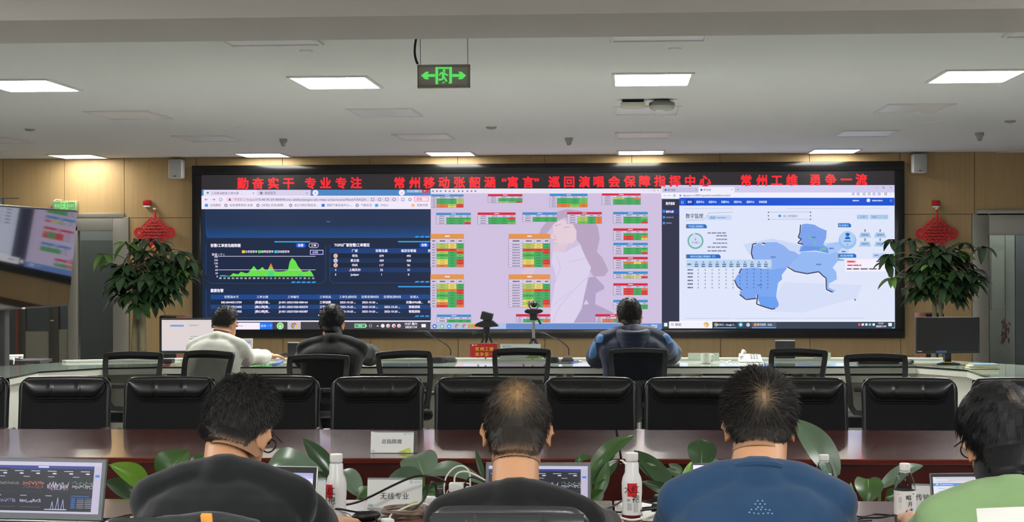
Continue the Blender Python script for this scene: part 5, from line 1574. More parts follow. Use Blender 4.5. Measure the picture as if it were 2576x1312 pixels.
    while cnt < h['n']:
        d = V3(R_.gauss(0, 1), R_.gauss(0, 1), R_.gauss(0, 1)).normalized()
        if R_.random() < 0.30:                 # the nape
            zz = R_.uniform(h['nape']-0.02, -0.25); aa = R_.uniform(PI*0.95, PI*2.05); ss = math.sqrt(max(0, 1-zz*zz))
            d = V3(ss*math.cos(aa), ss*math.sin(aa), zz)
        m_ = (d.z-zmin(d)); dorig = tuple(d)
        if m_ < -0.02: continue
        if h['thin']:
            dist = (d-V3(*h['thin'][0]).normalized()).length
            if R_.random() < 0.72*max(0, 1-dist/h['thin'][1]): continue
        cnt += 1
        p0, mm, d0 = shell(d, -0.003)
        low = d0 is not d
        if low: d = V3(d0.x, d0.y, 0).normalized()
        fl_ = (d-wv_*1.0); fl_ -= d*fl_.dot(d)
        fl_ = fl_.normalized() if fl_.length > 1e-4 else V3(0, 1, 0)
        sw = d.cross(fl_)*0.45*math.exp(-2*(d-wv_).length)
        jit = V3(R_.gauss(0, 1), R_.gauss(0, 1), R_.gauss(0, 1))*h['jitter']
        lift = h['lift']*(0.35+0.65*max(0, d.z))
        if low: lift = 0.16; fl_ = grav-d*grav.dot(d)
        v = (fl_+sw+jit+d*lift*1.6+grav*h.get('grav', 0.25)).normalized()
        v2 = (v+fl_*0.5+grav*h.get('grav', 0.25)-d*0.25).normalized()
        l = h['ln']*R_.uniform(0.6, 1.15)*(0.35+0.65*mm)*(0.75 if low else 1)
        v, v2 = Hd @ v, Hd @ v2
        p1 = p0+v*l*0.55; p2 = p1+v2*l*0.5
        s1 = v.cross(Hd @ d); s1 = s1.normalized() if s1.length > 1e-5 else v.orthogonal().normalized()
        u1 = v.cross(s1)
        w = h['wd']*R_.uniform(0.7, 1.3)
        tri = lambda c, r: [c+s1*r, c-s1*r*0.5+u1*r*0.87, c-s1*r*0.5-u1*r*0.87]
        j = R_.uniform(-0.3, 0.55)
        c = h['col'] if not h['thin'] else shade(d)
        if h['thin']: c = tuple(h['col'][i]*0.45+c[i]*0.55 for i in range(3))
        if h.get('fade'): 
            c2 = shade(V3(*dorig)); c = tuple(c[i]*0.6+c2[i]*0.4 for i in range(3))
        hm.col = lin(tuple(max(0, x*(1+j)) for x in c))
        hm.add(tri(p0, w)+tri(p1, w*0.8)+[p2], [(0, 1, 4, 3), (1, 2, 5, 4), (2, 0, 3, 5), (3, 4, 6), (4, 5, 6), (5, 3, 6)])
    hm.build('hair', M_hair, t, smooth=60)
    if glasses:
        gl = MB()
        for sd in (-1, 1):
            gl.tube([hp(sd*0.081, -0.01, 0.004), hp(sd*0.084, 0.02, 0.010), hp(sd*0.074, 0.092, 0.010)], 0.0022, 6)
            gl.tube([hp(sd*0.034+0.026*math.cos(a), 0.100-0.01*abs(math.cos(a)), -0.002+0.018*math.sin(a)) for a in [2*PI*i/16 for i in range(17)]], 0.002, 6)
        gl.tube([hp(-0.009, 0.103, 0.002), hp(0.009, 0.103, 0.002)], 0.002, 6)
        gl.build('glasses', M_blk, t)
    return t, dict(P=P, SH=SH, arms=arms, shirt=shirt, rt=rt, fw=fw, N=N, Hd=Hd, hp=hp)
M_eye = mat('eye_dark', (40, 30, 26), 0.2)
M_brow = mat('brow', (26, 22, 20), 0.7)
M_trou = mat('dark_trousers', (34, 36, 42), 0.8)
def cloth(name, col, rough=0.85):
    return mat(name, col, rough, spec=0.2, sheen=0.15, bump=(900, 0.25, 0.0006), var=(30, 0.06))

# ---- the row nearest the camera
C_blk1, C_blk2, C_blue, C_green = cloth('charcoal_knit', (24, 27, 28)), cloth('black_jersey', (24, 25, 26)), cloth('blue_jersey', (34, 62, 92)), cloth('green_jersey', (122, 150, 104))
def P3(px, py, Y): return at(px, py, Y)
def front_arm(nx, ny, ex_, ey_, wx_, wy_): pass
# first: charcoal top, glasses, head bent and turned to the right
N = P3(570, 1192, 4.30); C = P3(606, 1080, 4.47)
rel = lambda o, x, y, z: V3(o.x+x, o.y+y, o.z+z)
wr1 = atz(846, 1320, 0.800)
p1, i1 = person('person in a charcoal top and glasses, head bent over a silver laptop', N, C, 0.02, 0.50, -0.42, roll=0.05,
    cols=dict(shirt=C_blk1, lean=0.30, garment='charcoal_top', ease=0.018, fold=0.005, curl=0.3), sleeves='short', width=0.99,
    L=(rel(N, -0.165, 0.12, -0.19), V3(N.x-0.16, 4.72, ZT+0.06), V3(0.2, 1, 0)), Rr=(rel(N, 0.195, 0.20, -0.19), wr1, V3(0.15, 1, 0.0)),
    hair=dict(th=0.026, col=(30, 29, 29), n=9000, ln=0.026, lift=0.5, whorl=(0.1, -0.35, 0.9), fade=0.32, nape=-0.90, side=-0.22, ramp=0.42), glasses=True)
# second: black top, thinning crown
N = P3(1296, 1250, 4.30); C = P3(1300, 1076, 4.46)
wr2 = atz(1530, 1320, 0.805)
p2, i2 = person('person in a black top with thinning brown hair, seated in a leather chair', N, C, 0.0, 0.42, 0.03,
    cols=dict(shirt=C_blk2, lean=0.20, ease=0.014, neck=0.060, garment='black_top', curl=0.26), sleeves='long', width=0.93,
    L=(rel(N, -0.175, 0.16, -0.12), V3(N.x-0.16, 4.74, ZT+0.075), V3(0.3, 1, 0)), Rr=(rel(N, 0.195, 0.20, -0.12), wr2, V3(0.05, 1, -0.05)),
    hair=dict(th=0.012, col=(38, 33, 29), thin=((0.02, -0.90, 0.42), 0.66, (156, 122, 80)), n=8000, ln=0.03, lift=0.14, whorl=(0.02, -0.90, 0.42), nape=-0.94, fade=0.30, side=-0.24, jitter=0.22, ramp=0.35, wd=0.0009))
# third: blue T-shirt
N = P3(1905, 1196, 4.26); C = P3(1910, 1062, 4.42)
p3, i3 = person('person in a blue T-shirt with short spiky hair, before the white notebook', N, C, 0.0, 0.36, 0.0,
    cols=dict(shirt=C_blue, lean=0.24, ease=0.018, neck=0.068, fold=0.009), sleeves='short', width=1.04,
    L=(rel(N, -0.178, 0.14, -0.19), V3(N.x-0.17, 4.74, ZT+0.07), V3(0.2, 1, 0)), Rr=(rel(N, 0.183, 0.14, -0.19), V3(N.x+0.17, 4.74, ZT+0.07), V3(-0.2, 1, 0)),
    hair=dict(th=0.018, col=(34, 31, 29), thin=((0.05, -0.96, 0.2), 0.34, (140, 112, 80)), n=9000, ln=0.032, lift=0.8, whorl=(0.05, -0.96, 0.2), nape=-0.86, side=-0.24, ramp=0.4, fade=0.16))
# raised dots on the back of the blue shirt
sh_ = i3['shirt']
dn = MB()
dep = bpy.context.evaluated_depsgraph_get()
for px, py in ((1906, 1259), (1918, 1259), (1900, 1267), (1912, 1267), (1924, 1267), (1907, 1275), (1917, 1275), (1890, 1281), (1902, 1280), (1914, 1281), (1926, 1281), (1936, 1282), (1885, 1288), (1897, 1290), (1908, 1291), (1920, 1291), (1932, 1290), (1942, 1291)):
    o_ = BASE[sh_.name].inverted() @ CAM
    dr = ray(px, py).normalized()
    hit, loc, nr_, _ = sh_.ray_cast(o_, dr)
    if hit: dn.ball(BASE[sh_.name] @ loc, 0.0022, None, 8, 6)
dn.build('dot_print', mat('raised_dot', (120, 156, 190), 0.4), sh_)
# fourth: green T-shirt, longer black hair, cut by the right edge
N = P3(2535, 1246, 4.18); C = P3(2513, 1108, 4.33)
p4, i4 = person('person in a pale green T-shirt with fuller black hair at the right edge', N, C, 0.08, 0.34, 0.22,
    cols=dict(shirt=C_green, lean=0.22, ease=0.018, neck=0.062), sleeves='short', width=0.97,
    L=(rel(N, -0.168, 0.14, -0.16), V3(N.x-0.14, 4.72, ZT+0.07), V3(0.2, 1, 0)), Rr=(rel(N, 0.17, 0.14, -0.16), V3(N.x+0.2, 4.70, ZT+0.07), V3(-0.2, 1, 0)),
    hair=dict(th=0.032, col=(20, 20, 21), thin=((-0.02, -0.84, 0.52), 0.20, (120, 106, 84)), n=10000, ln=0.042, lift=0.06, grav=0.6, whorl=(-0.02, -0.84, 0.52), nape=-0.95, ext=0.11, side=-0.34, front=0.30, jitter=0.14, ramp=0.45), glasses=True)
# white back print of the green shirt
sh_ = i4['shirt']
pr = MB()
Minv = BASE[sh_.name].inverted(); o_ = Minv @ CAM
def onshirt(px, py, d=0.0015):
    hit, loc, nr_, _ = sh_.ray_cast(o_, ray(px, py).normalized())
    return BASE[sh_.name] @ (loc+nr_*d) if hit else None
G_ = [[onshirt(2456+(i*16)*1.0 + (j*0.9 if i == 0 else 0), 1279-0.6*i+j*9) for j in range(16)] for i in range(20)]
for i in range(19):
    for j in range(15):
        q = [G_[i][j], G_[i+1][j], G_[i+1][j+1], G_[i][j+1]]
        if all(p is not None for p in q): pr.add(q, [(0, 1, 2, 3)])
if pr.v: pr.build('back_print', mat('white_print', (216, 214, 208), 0.8), sh_)

# ---- the row at the control desk
C_wht, C_blk3, C_navy = cloth('white_fleece', (216, 216, 204)), cloth('black_cotton', (24, 24, 25)), cloth('navy_shell', (28, 38, 58), 0.6)
far = dict(n=900, wd=0.002, ln=0.02)
N = P3(553, 850, 12.12); C = P3(568, 815, 12.28)
wr5 = atz(640, 911, ZT+0.05)
p5, i5 = person('person in a white sweater reaching for a mouse at the left end of the desk', N, C, -0.22, 0.22, -0.25, cols=dict(shirt=C_wht, lean=0.30, garment='white_sweater', ease=0.015, fold=0.008), sleeves='long', width=1.02, vox=0.007, near=False,
    L=(rel(N, -0.20, 0.22, -0.18), V3(N.x-0.02, 12.76, ZT+0.075), V3(0.4, 1, 0)), Rr=(V3(at(622, 925, 12.5).x, 12.48, 0.82), V3(wr5.x, 12.80, ZT+0.07), V3(0.8, 0.7, -0.05)),
    hair=dict(far, th=0.018, col=(30, 27, 25), nape=-0.62, fade=0.35))
N = P3(838, 858, 12.10); C = P3(836, 813, 12.22)
p6, i6 = person('person in a black T-shirt seated at the desk left of the red card', N, C, -0.03, 0.15, -0.10, cols=dict(shirt=C_blk3, sleeve=0.62, lean=0.22, ease=0.022, fold=0.006), sleeves='short', width=1.10, vox=0.007, near=False,
    L=(rel(N, -0.24, 0.18, -0.18), V3(N.x-0.13, 12.78, ZT+0.06), V3(0.4, 1, 0)), Rr=(V3(atz(916, 917, ZT+0.05).x, 12.66, ZT+0.065), V3(N.x+0.08, 12.92, ZT+0.06), V3(-0.8, 0.8, 0)),
    hair=dict(far, th=0.022, col=(16, 16, 17), nape=-0.80, ramp=0.25))
N = P3(1593, 838, 12.22); C = P3(1583, 795, 12.33)
p7, i7 = person('person in a navy hooded jacket with blue shoulders, seated right of the tripods', N, C, 0.02, 0.10, 0.0, cols=dict(shirt=C_navy, lean=0.16, garment='jacket', ease=0.034, fold=0.010), sleeves='long', width=1.12, vox=0.007, near=False,
    L=(rel(N, -0.26, 0.16, -0.18), V3(N.x-0.20, 12.80, ZT+0.085), V3(0.4, 1, 0)), Rr=(V3(atz(1692, 915, ZT+0.06).x, 12.70, ZT+0.095), V3(N.x+0.30, 12.90, ZT+0.085), V3(0.3, 1, 0)),
    hair=dict(far, th=0.018, col=(22, 20, 19), nape=-0.80, ramp=0.3), hood=True)
# hood lying on the back, and the blue yoke over the shoulders
hd_ = MB()
k7 = mpp(N)
for i in range(5):
    t_ = i/4
    hd_.tube(smoothpath([rel(N, (-0.125-0.01*i)*(1-0.10*t_), 0.03-0.02*i, 0.015-0.030*i), rel(N, -0.075, -0.110-0.018*i, -0.004-0.030*i), rel(N, 0, -0.140-0.020*i, -0.010-0.032*i), rel(N, 0.075, -0.110-0.018*i, -0.004-0.030*i), rel(N, (0.125+0.01*i)*(1-0.10*t_), 0.03-0.02*i, 0.015-0.030*i)], 5), 0.036-0.003*i, 10, ball=True)
remeshed(hd_, 'hood', C_navy, i7['shirt'], 0.009, 4)
for sd in (-1, 1):
    yk = MB()
    S = i7['SH']['L' if sd < 0 else 'R']; el = i7['arms']['L' if sd < 0 else 'R'][0]
    ax2 = (el-S)
    yk.tube([S+V3(-sd*0.02, -0.030, 0.046), S+V3(sd*0.02, -0.04, 0.036), S+ax2*0.28+V3(sd*0.040, -0.052, 0.010), S+ax2*0.55+V3(sd*0.042, -0.052, 0.0), S+ax2*0.8+V3(sd*0.040, -0.046, 0.0)], [0.040, 0.054, 0.050, 0.046, 0.036], 12, ball=True)
    remeshed(yk, 'blue_yoke', cloth('sky_blue_shell', (84, 130, 186), 0.6), i7['shirt'], 0.009, 3)
# ================================================================== THINGS ON THE CONTROL DESK
M_scr = vcol_mat('lit_screen', 0.9, rough=0.25)
M_prn = vcol_mat('printed_card', 0.0, rough=0.55)
M_ltop = mat('laptop_silver', (196, 198, 198), 0.35, metal=0.5)
M_lgrey = mat('laptop_grey', (92, 96, 98), 0.4, metal=0.4)
M_paper = mat('paper_white', (232, 232, 226), 0.7)
M_acr = mat('clear_acrylic', (235, 240, 240), 0.05, trans=0.9, ior=1.2)
def onz(px, py, z=ZT): return atz(px, py, z)
def rotdir(rz): return V3(math.cos(rz), math.sin(rz), 0), V3(-math.sin(rz), math.cos(rz), 0)
def laptop(label, hinge, rz, wd, ht, tilt, draw, lid=M_ltop, bez=M_blk, depth=0.23, bz=(0.012, 0.018, 0.022), badge=None, group='open laptops'):
    """hinge = middle of the rear edge on the table; the screen looks back at the user"""
    t = thing('laptop', label, 'laptop', hinge, rz, group)
    b = MB(); b.box((0, -depth/2, 0.009), (wd, depth, 0.016), bev=0.005); bo = b.build('base', lid, t, world=False)
    k = MB()
    for r in range(5):
        for c in range(13): k.box((-wd*0.43+wd*0.86*(c+0.5)/13, -0.03-depth*0.5*(r+0.5)/5, 0.018), (wd*0.055, depth*0.075, 0.003))
    k.build('keyboard', M_blk2, bo, world=False)
    k = MB(); k.box((0, -depth*0.8, 0.0175), (wd*0.3, depth*0.28, 0.002)); k.build('touchpad', bez, bo, world=False)
    R = rotx(-tilt)
    l = MB(); l.box(R @ V3(0, 0.004, ht/2+0.012)+V3(0, 0.0, 0.008), (wd, 0.007, ht), R, bev=0.003); lo = l.build('lid', lid, t, world=False)
    f = MB(); f.box(R @ V3(0, -0.0005, ht/2+0.012)+V3(0, 0.0, 0.008), (wd-0.006, 0.003, ht-0.006), R); f.build('bezel', bez, lo, world=False)
    side, top, bot = bz
    W, Hh = wd-2*side, ht-top-bot
    fn = lambda u, w, h: R @ V3(-W/2+u*W, -0.0025-h, 0.012+bot+Hh*(1-w))+V3(0, 0, 0.008)
    S = Sheet(fn, 0.0003)
    draw(S)
    S.build('screen', M_scr, lo, world=False)
    if badge:
        B = Sheet(lambda u, w, h: R @ V3(u, -0.0025-h, 0.012+w)+V3(0, 0, 0.008), 0.0003)
        vs, fs, x0, x1 = glyphs(badge)
        B.mb.col = lin((210, 210, 210)); kk = 0.012
        B.mb.add([B.fn((vx-(x0+x1)/2)*kk, bot*0.30+vy*kk, 1) for vx, vy in vs], fs)
        B.build('badge', M_prn, lo, world=False)
    return t
def page(S, x0, y0, x1, y1, c, L=1): S.rect(x0, y0, x1, y1, c, L)
def pale_page(S):
    S.rect(0, 0, 1, 1, (206, 204, 222), 0).rect(0, 0, 1, 0.1, (170, 172, 196), 1).rect(0, 0.1, 1, 0.16, (150, 152, 176), 1).rect(0.1, 0.3, 0.9, 0.9, (214, 212, 228), 1)
    for i in range(6): S.rect(0.05, 0.2+i*0.03, 0.8, 0.206+i*0.03, (160, 160, 184), 2)

def monitor(label, c0, c1, Y, lit, group=None, neck_px=None):
    a, b_ = at(c0[0], c0[1], Y), at(c1[0], c1[1], Y)
    cx, zc, wd, ht = (a.x+b_.x)/2, (a.z+b_.z)/2, b_.x-a.x, a.z-b_.z
    t = thing('monitor', label, 'monitor', (cx, Y, ZT+0.002), 0, 'desktop monitors')
    b = MB(); b.box((cx, Y+0.02, zc), (wd, 0.04, ht), bev=0.006); b.build('casing', M_blk, t)
    s_ = Sheet(lambda u, w, h: V3(cx-wd/2+0.012+u*(wd-0.024), Y-0.001-h, zc+ht/2-0.012-w*(ht-0.034)), 0.0004)
    lit(s_)
    s_.build('screen', M_scr, t)
    n = MB(); n.box((cx+0.02*wd, Y+0.06, (zc-ht/2+ZT)/2+0.03), (0.05, 0.03, zc-ht/2-ZT+0.056), bev=0.006); n.build('neck', M_blk, t)
    p = MB(); p.lathe([(0.085, 0), (0.085, 0.006), (0.05, 0.014)], 28, Matrix.Translation((cx+0.02*wd, Y+0.03, ZT+0.001))); p.build('foot', M_blk, t)
    return t, cx, zc, wd, ht
def pink(S):
    S.rect(0, 0, 1, 1, (232, 220, 220), 0).rect(0.14, 0.16, 0.36, 0.22, (120, 170, 225), 1).rect(0.44, 0.18, 0.58, 0.20, (150, 190, 150), 1).rect(0.44, 0.15, 0.62, 0.165, (190, 180, 190), 1)
    S.rect(0.46, 0.52, 0.58, 0.545, (190, 180, 190), 1).rect(0.45, 0.60, 0.60, 0.635, (110, 190, 120), 1).rect(0.0, 0.97, 1, 1, (200, 200, 210), 1).rect(0.02, 0.04, 0.98, 0.05, (215, 205, 210), 1)
monitor('monitor with a pinkish web page behind the person in the white sweater', (403, 800), (566, 889), 13.12, pink)
t, cx, zc, wd, ht = monitor('black switched off monitor under the right potted tree', (2304, 797), (2465, 889), 12.95, lambda S: S.rect(0, 0, 1, 1, (6, 7, 8), 0))
k = mpp((cx, 12.95, zc))
b = MB(); b.box((cx-16*k, 12.948, zc-ht/2+5*k), (25*k, 0.002, 5*k)); b.build('blue_sticker', mat('sticker_blue', (70, 100, 170), 0.5), t)
b = MB(); b.box((cx-70*k, 12.948, zc-ht/2+6*k), (11*k, 0.002, 2*k)); b.build('badge', M_wht, t)
b = MB(); b.box((cx-2*k, 12.93, ZT+0.019), (20*k, 0.03, 0.004)); tag(b.build('sticky_note', mat('note_yellow', (220, 206, 90), 0.7)), 'yellow note on the foot of the black switched off monitor', 'note')

for px0, px1, lb in ((402, 466, 'brown floor cabinet with black front behind the desk, beside the left tree trunks'), (2313, 2374, 'brown floor cabinet with black front behind the desk, beside the right tree trunks')):
    Yc = 17.9
    a, b_ = at(px0, 793 if px0 < 1000 else 787, Yc), at(px1, 800, Yc)
    t = thing('floor_cabinet', lb, 'cabinet', ((a.x+b_.x)/2, Yc, 0), 0, 'brown floor cabinets')
    b = MB(); b.box(((a.x+b_.x)/2, Yc+0.15, a.z/2), (b_.x-a.x, 0.3, a.z), bev=0.006); b.build('body', grain('cabinet_wood', (130, 78, 50), (150, 94, 62), 10, (4, 4, 0.5), 0.5), t)
    k = mpp(a); x0, x1 = (a.x, a.x+42*k) if px0 < 1000 else (a.x+16*k, b_.x)
    b = MB(); b.box(((x0+x1)/2, Yc-0.005, a.z/2+0.03), (x1-x0, 0.02, a.z-0.08)); b.build('front', M_blk2, t)

hp_ = onz(626, 905.5)
laptop('open white laptop beside the person in the white sweater', V3(hp_.x, 13.02, ZT+0.002), 0.16, 0.235, 0.172, 0.22, pale_page, lid=M_wht, bez=M_wht, depth=0.17)

def cable(name, label, pts, r, m, group=None, cat='cable', kind=None, n=6):
    b = MB(); b.tube(smoothpath(pts, 6), r, n, ball=True)
    o = b.build(name, m); tag(o, label, cat, group)
    return o
p = onz(706, 905)
M_cab = mat('black_cable', (20, 20, 21), 0.5)
M_wcab = mat('white_cable', (226, 224, 216), 0.45)
pts = []
for i in range(26):
    a = i*1.15
    pts.append(V3(p.x+0.075*math.cos(a)+rnd.uniform(-0.02, 0.02), p.y+0.06*math.sin(a), ZT+0.02+0.022*abs(math.sin(a*0.7+0.4))+0.01*rnd.random()))
cable('cable_tangle', 'black cable tangle on the desk between the laptop and the black shirt', pts, 0.0035, M_cab)
b = MB(); q0, q1 = onz(676, 919), onz(722, 909); b.box(((q0.x+q1.x)/2, (q0.y+q1.y)/2, ZT+0.006), (q1.x-q0.x, q1.y-q0.y, 0.010), rotz(0.1), bev=0.002)
tag(b.build('folder', mat('blue_folder', (70, 96, 150), 0.5)), 'blue folder lying near the desk edge under the cable tangle', 'folder')
p = onz(652, 911)
t = thing('computer_mouse', 'black mouse under the hand of the person in the white sweater', 'mouse', (p.x+0.02, p.y+0.03, ZT+0.001))
b = MB(); b.ball((p.x+0.02, p.y+0.03, ZT+0.017), (0.028, 0.045, 0.015)); b.build('shell', M_blk, t)
p = onz(736, 903)
t = thing('webcam', 'small white ball camera on the desk by the black box', 'webcam', (p.x, p.y, ZT))
b = MB(); b.ball((p.x, p.y, ZT+0.035), 0.021); b.build('ball', M_wht, t)
b = MB(); b.lathe([(0.022, 0), (0.02, 0.006), (0.008, 0.016)], 18, Matrix.Translation((p.x, p.y, ZT+0.001))); b.build('foot', M_grey, t)
def blackbox(label, x0, y0, x1, Y, name='small_display', top=True, m=None, dep=0.03):
    a, b_ = at(x0, y0, Y), at(x1, y0, Y)
    z0 = ZT+0.02
    t = thing(name, label, 'display', ((a.x+b_.x)/2, Y, z0), 0)
    b = MB(); b.box(((a.x+b_.x)/2, Y, (a.z+z0)/2), (b_.x-a.x, dep, a.z-z0), bev=0.004); b.build('casing', m or M_blk, t)
    if top:
        c = MB(); c.box(((a.x+b_.x)/2, Y, a.z+0.002), (b_.x-a.x-0.004, dep*0.8, 0.008), bev=0.002); c.build('top_edge', M_ltop, t)
    return t, a, b_
blackbox('small black display on the desk behind the shoulder of the black shirt', 724, 862, 776, 13.42)
t, a, b_ = blackbox('small black display with a silver top edge behind the right turned chair', 1950, 857, 2000, 13.42)
s_ = MB(); s_.box(((a.x+b_.x)/2, 13.403, (a.z+ZT)/2), (0.002, 0.004, a.z-ZT-0.03)); s_.build('seam', M_dgrey, t)
t, a, b_ = blackbox('small upright black box on the desk right of the hooded jacket', 1681, 856, 1698, 13.3, 'speaker_box', False, None, 0.06)
s_ = MB(); s_.box(((a.x+b_.x)/2+0.006, 13.268, ZT+0.06), (0.022, 0.003, 0.006)); s_.build('badge', M_wht, t)

def plate(label, c0, c1, Y, front, group=None, name='name_plate', lean=0.18, rz=0.0, back=True, offs=(0, 0)):
    """A-shaped acrylic card stand with a printed front"""
    a, b_ = at(c0[0], c0[1], Y), at(c1[0], c1[1], Y)
    wd, ht = b_.x-a.x, a.z-b_.z
    cx = (a.x+b_.x)/2
    t = thing(name, label, 'name plate', (cx, Y, b_.z), rz, group)
    R = rotx(-lean)
    b = MB(); b.box(R @ V3(0, 0.002, ht/2), (wd, 0.003, ht/math.cos(lean)), R); b.build('card', M_paper, t, world=False, smooth=0)
    S = Sheet(lambda u, w, h: R @ V3(-wd/2+u*wd, -0.0004-h, ht-w*ht), 0.0003)
    front(S, wd/ht)
    S.build('print', M_prn, t, world=False)
    if back:
        R2 = rotx(lean)
        b = MB(); b.box(R2 @ V3(offs[0], -0.001, ht/2)+V3(0, 2*ht*math.tan(lean)+offs[1], 0.002), (wd, 0.003, ht), R2); b.build('acrylic_back', M_acr, t, world=False, smooth=0)
        b = MB(); b.box((offs[0]/2, ht*math.tan(lean), 0.0015), (wd, 2*ht*math.tan(lean), 0.002)); b.build('foot', M_acr, t, world=False, smooth=0)
    return t
def cmlogo(S, x, y, k, asp, c=(150, 180, 195)):
    S.disc(x, y, k/asp, c, 1, ry=k); S.disc(x, y, k*0.6/asp, (232, 232, 226), 2, ry=k*0.6); S.rect(x-k*0.9/asp, y-k*0.12, x+k*0.9/asp, y+k*0.12, c, 3); S.rect(x-k*0.12/asp, y-k*0.9, x+k*0.12/asp, y+k*0.9, c, 3)
def stext(S, x, y, h, t, c, asp, al='c', bold=0.012, L=2):
    """lettering in 0..1 sheet coordinates, h of the sheet height"""
    vs, fs, x0, x1 = glyphs(t)
    off = -(x0+x1)/2 if al == 'c' else -x0
    S.mb.col = lin(c)
    for dx in (-bold, bold):
        S.mb.add([S._p(x+(vx+off+dx)*h/asp, y-(vy-0.36)*h, L) for vx, vy in vs], fs)
def swoosh(S, asp):
    S.poly([(0.64, 0.985), (0.93, 0.985), (0.945, 0.90), (0.915, 0.76), (0.86, 0.78), (0.74, 0.88)], (186, 208, 70), 1)
    S.poly([(0.64, 0.99), (0.85, 0.99), (0.80, 0.92), (0.72, 0.93)], (150, 176, 66), 2)
def white_front(txt, h=0.24, y=0.52, x=0.5, sp=1.0):
    def d(S, asp):
        S.rect(0, 0, 1, 1, (224, 226, 222), 0)
        cmlogo(S, 0.80, 0.115, 0.05, asp); 
        for i in range(3): S.rect(0.85+0.045*i, 0.085, 0.885+0.045*i, 0.115, (160, 190, 205), 1); S.rect(0.85+0.045*i, 0.13, 0.885+0.045*i, 0.145, (170, 195, 205), 1)
        swoosh(S, asp)
        stext(S, 0.065, 0.915, 0.13, '5G', (90, 150, 200), asp, bold=0.02)
        n = len(txt)
        for i, ch_ in enumerate(txt): stext(S, x+(i-(n-1)/2)*h*sp*1.04/asp, y, h, ch_, (70, 72, 74), asp)
    return d
def red_front(S, asp):
    S.rect(0, 0, 1, 1, (176, 26, 26), 0)
    cmlogo(S, 0.10, 0.13, 0.07, asp, (235, 200, 190)); S.rect(0.15, 0.09, 0.27, 0.12, (235, 200, 190), 1); S.rect(0.15, 0.14, 0.27, 0.16, (235, 200, 190), 1)
    for i, ch_ in enumerate('常州工维'): stext(S, 0.26+i*0.175, 0.40, 0.29, ch_, (240, 206, 60), asp, bold=0.03)
    for i, ch_ in enumerate('勇争第一'): stext(S, 0.26+i*0.175, 0.77, 0.29, ch_, (240, 206, 60), asp, bold=0.03)
    for x in (0.03, 0.97):
        for y in (0.05, 0.95): S.disc(x, y, 0.012, (215, 140, 130), 1, ry=0.012*asp)
def big_white(S, asp):
    S.rect(0, 0, 1, 1, (222, 226, 222), 0)
    cmlogo(S, 0.09, 0.17, 0.065, asp, (110, 140, 150)); S.rect(0.13, 0.13, 0.26, 0.16, (120, 160, 180), 1); S.rect(0.13, 0.18, 0.26, 0.20, (140, 170, 185), 1)
    S.poly([(0.62, 0.98), (0.95, 0.98), (0.95, 0.5), (0.9, 0.42), (0.75, 0.7)], (150, 186, 84), 1)
    for i in range(5): S.rect(0.16+i*0.15, 0.40, 0.25+i*0.15, 0.42, (60, 64, 66), 1); S.rect(0.18+i*0.15, 0.46, 0.28+i*0.15, 0.55, (70, 74, 76), 1)
plate('red card with yellow characters in front of the left tripod', (1182, 862.5), (1251, 899), 13.05, red_front)
plate('wide white name plate before the taller tripod, behind an empty mesh chair', (1258, 864.5), (1360, 901), 13.0, big_white)
blank = lambda S, asp: S.rect(0, 0, 1, 1, (206, 214, 200), 0)
plate('blank pale name plate behind the white mug', (1731, 887), (1809, 905), 13.3, blank, lean=0.1, back=False)
plate('blank pale name plate at the elbow of the black shirt', (912, 887), (962, 904), 13.25, blank, lean=0.1, back=False)
plate('small blank pale card right of the turned mesh chair', (2046, 886), (2090, 904), 13.25, blank, lean=0.1, back=False)

def gooseneck(label, base, stem, head):
    Y = onz(base[0], base[1]).y
    b0 = at(base[0], base[1], Y); k = mpp(b0)
    t = thing('gooseneck_microphone', label, 'microphone', (b0.x, Y, ZT+0.001), 0, 'gooseneck microphones on the desk')
    b = MB(); b.rings([[V3(b0.x+sx*w_*k, Y+sy*d, z) for sx, sy in ((-1, -1), (1, -1), (1, 1), (-1, 1))] for w_, d, z in ((16, 0.055, ZT+0.002), (16, 0.055, ZT+0.012), (10, 0.035, ZT+0.042))]); b.build('base', mat('mic_grey', (62, 62, 62), 0.45), t)
    pts = [at(x, y, Y) for x, y in stem]
    c = MB(); c.tube(smoothpath(pts, 6), 0.0042, 8); c.build('stem', M_blk, t)
    h0, h1 = at(head[0][0], head[0][1], Y), at(head[1][0], head[1][1], Y)
    c = MB(); c.tube([h0, h0*0.7+h1*0.3, h0*0.3+h1*0.7, h1], [0.007, 0.012, 0.014, 0.010], 12, ball=True); c.build('capsule', M_blk2, t)
gooseneck('gooseneck microphone left of the red card', (1132, 910), ((1133, 893), (1134, 882), (1127, 870), (1110, 858), (1085, 844)), ((1085, 844), (1069, 834)))
gooseneck('gooseneck microphone right of the wide white name plate', (1428, 910), ((1431, 893), (1430, 876), (1420, 864), (1402, 852), (1383, 845)), ((1383, 845), (1361, 838)))
for x0, x1, y, lb in ((1084, 1119, 913, 'dark flat conference unit between the turned chair and the left microphone'), (1380, 1405, 913, 'dark flat conference unit between the white plate and the right microphone')):
    q = onz((x0+x1)/2, y); k = mpp(q); hw = (x1-x0)/2*k
    t = thing('conference_unit', lb, 'conference unit', (q.x, q.y, ZT+0.001), 0, 'flat conference units')
    b = MB(); b.rings([[V3(q.x+sx*hw*s_, q.y+0.06+sy*0.07*s_, z) for sx, sy in ((-1, -1), (0.6, -1), (1, -0.4), (1, 0.6), (0.5, 1), (-1, 1))] for s_, z in ((1, ZT+0.002), (1, ZT+0.018), (0.8, ZT+0.045))]); b.build('body', M_blk, t)
    b = MB(); b.box((q.x-0.1*hw, q.y+0.05, ZT+0.0465), (hw, 0.05, 0.003)); b.build('keypad', M_dgrey, t)
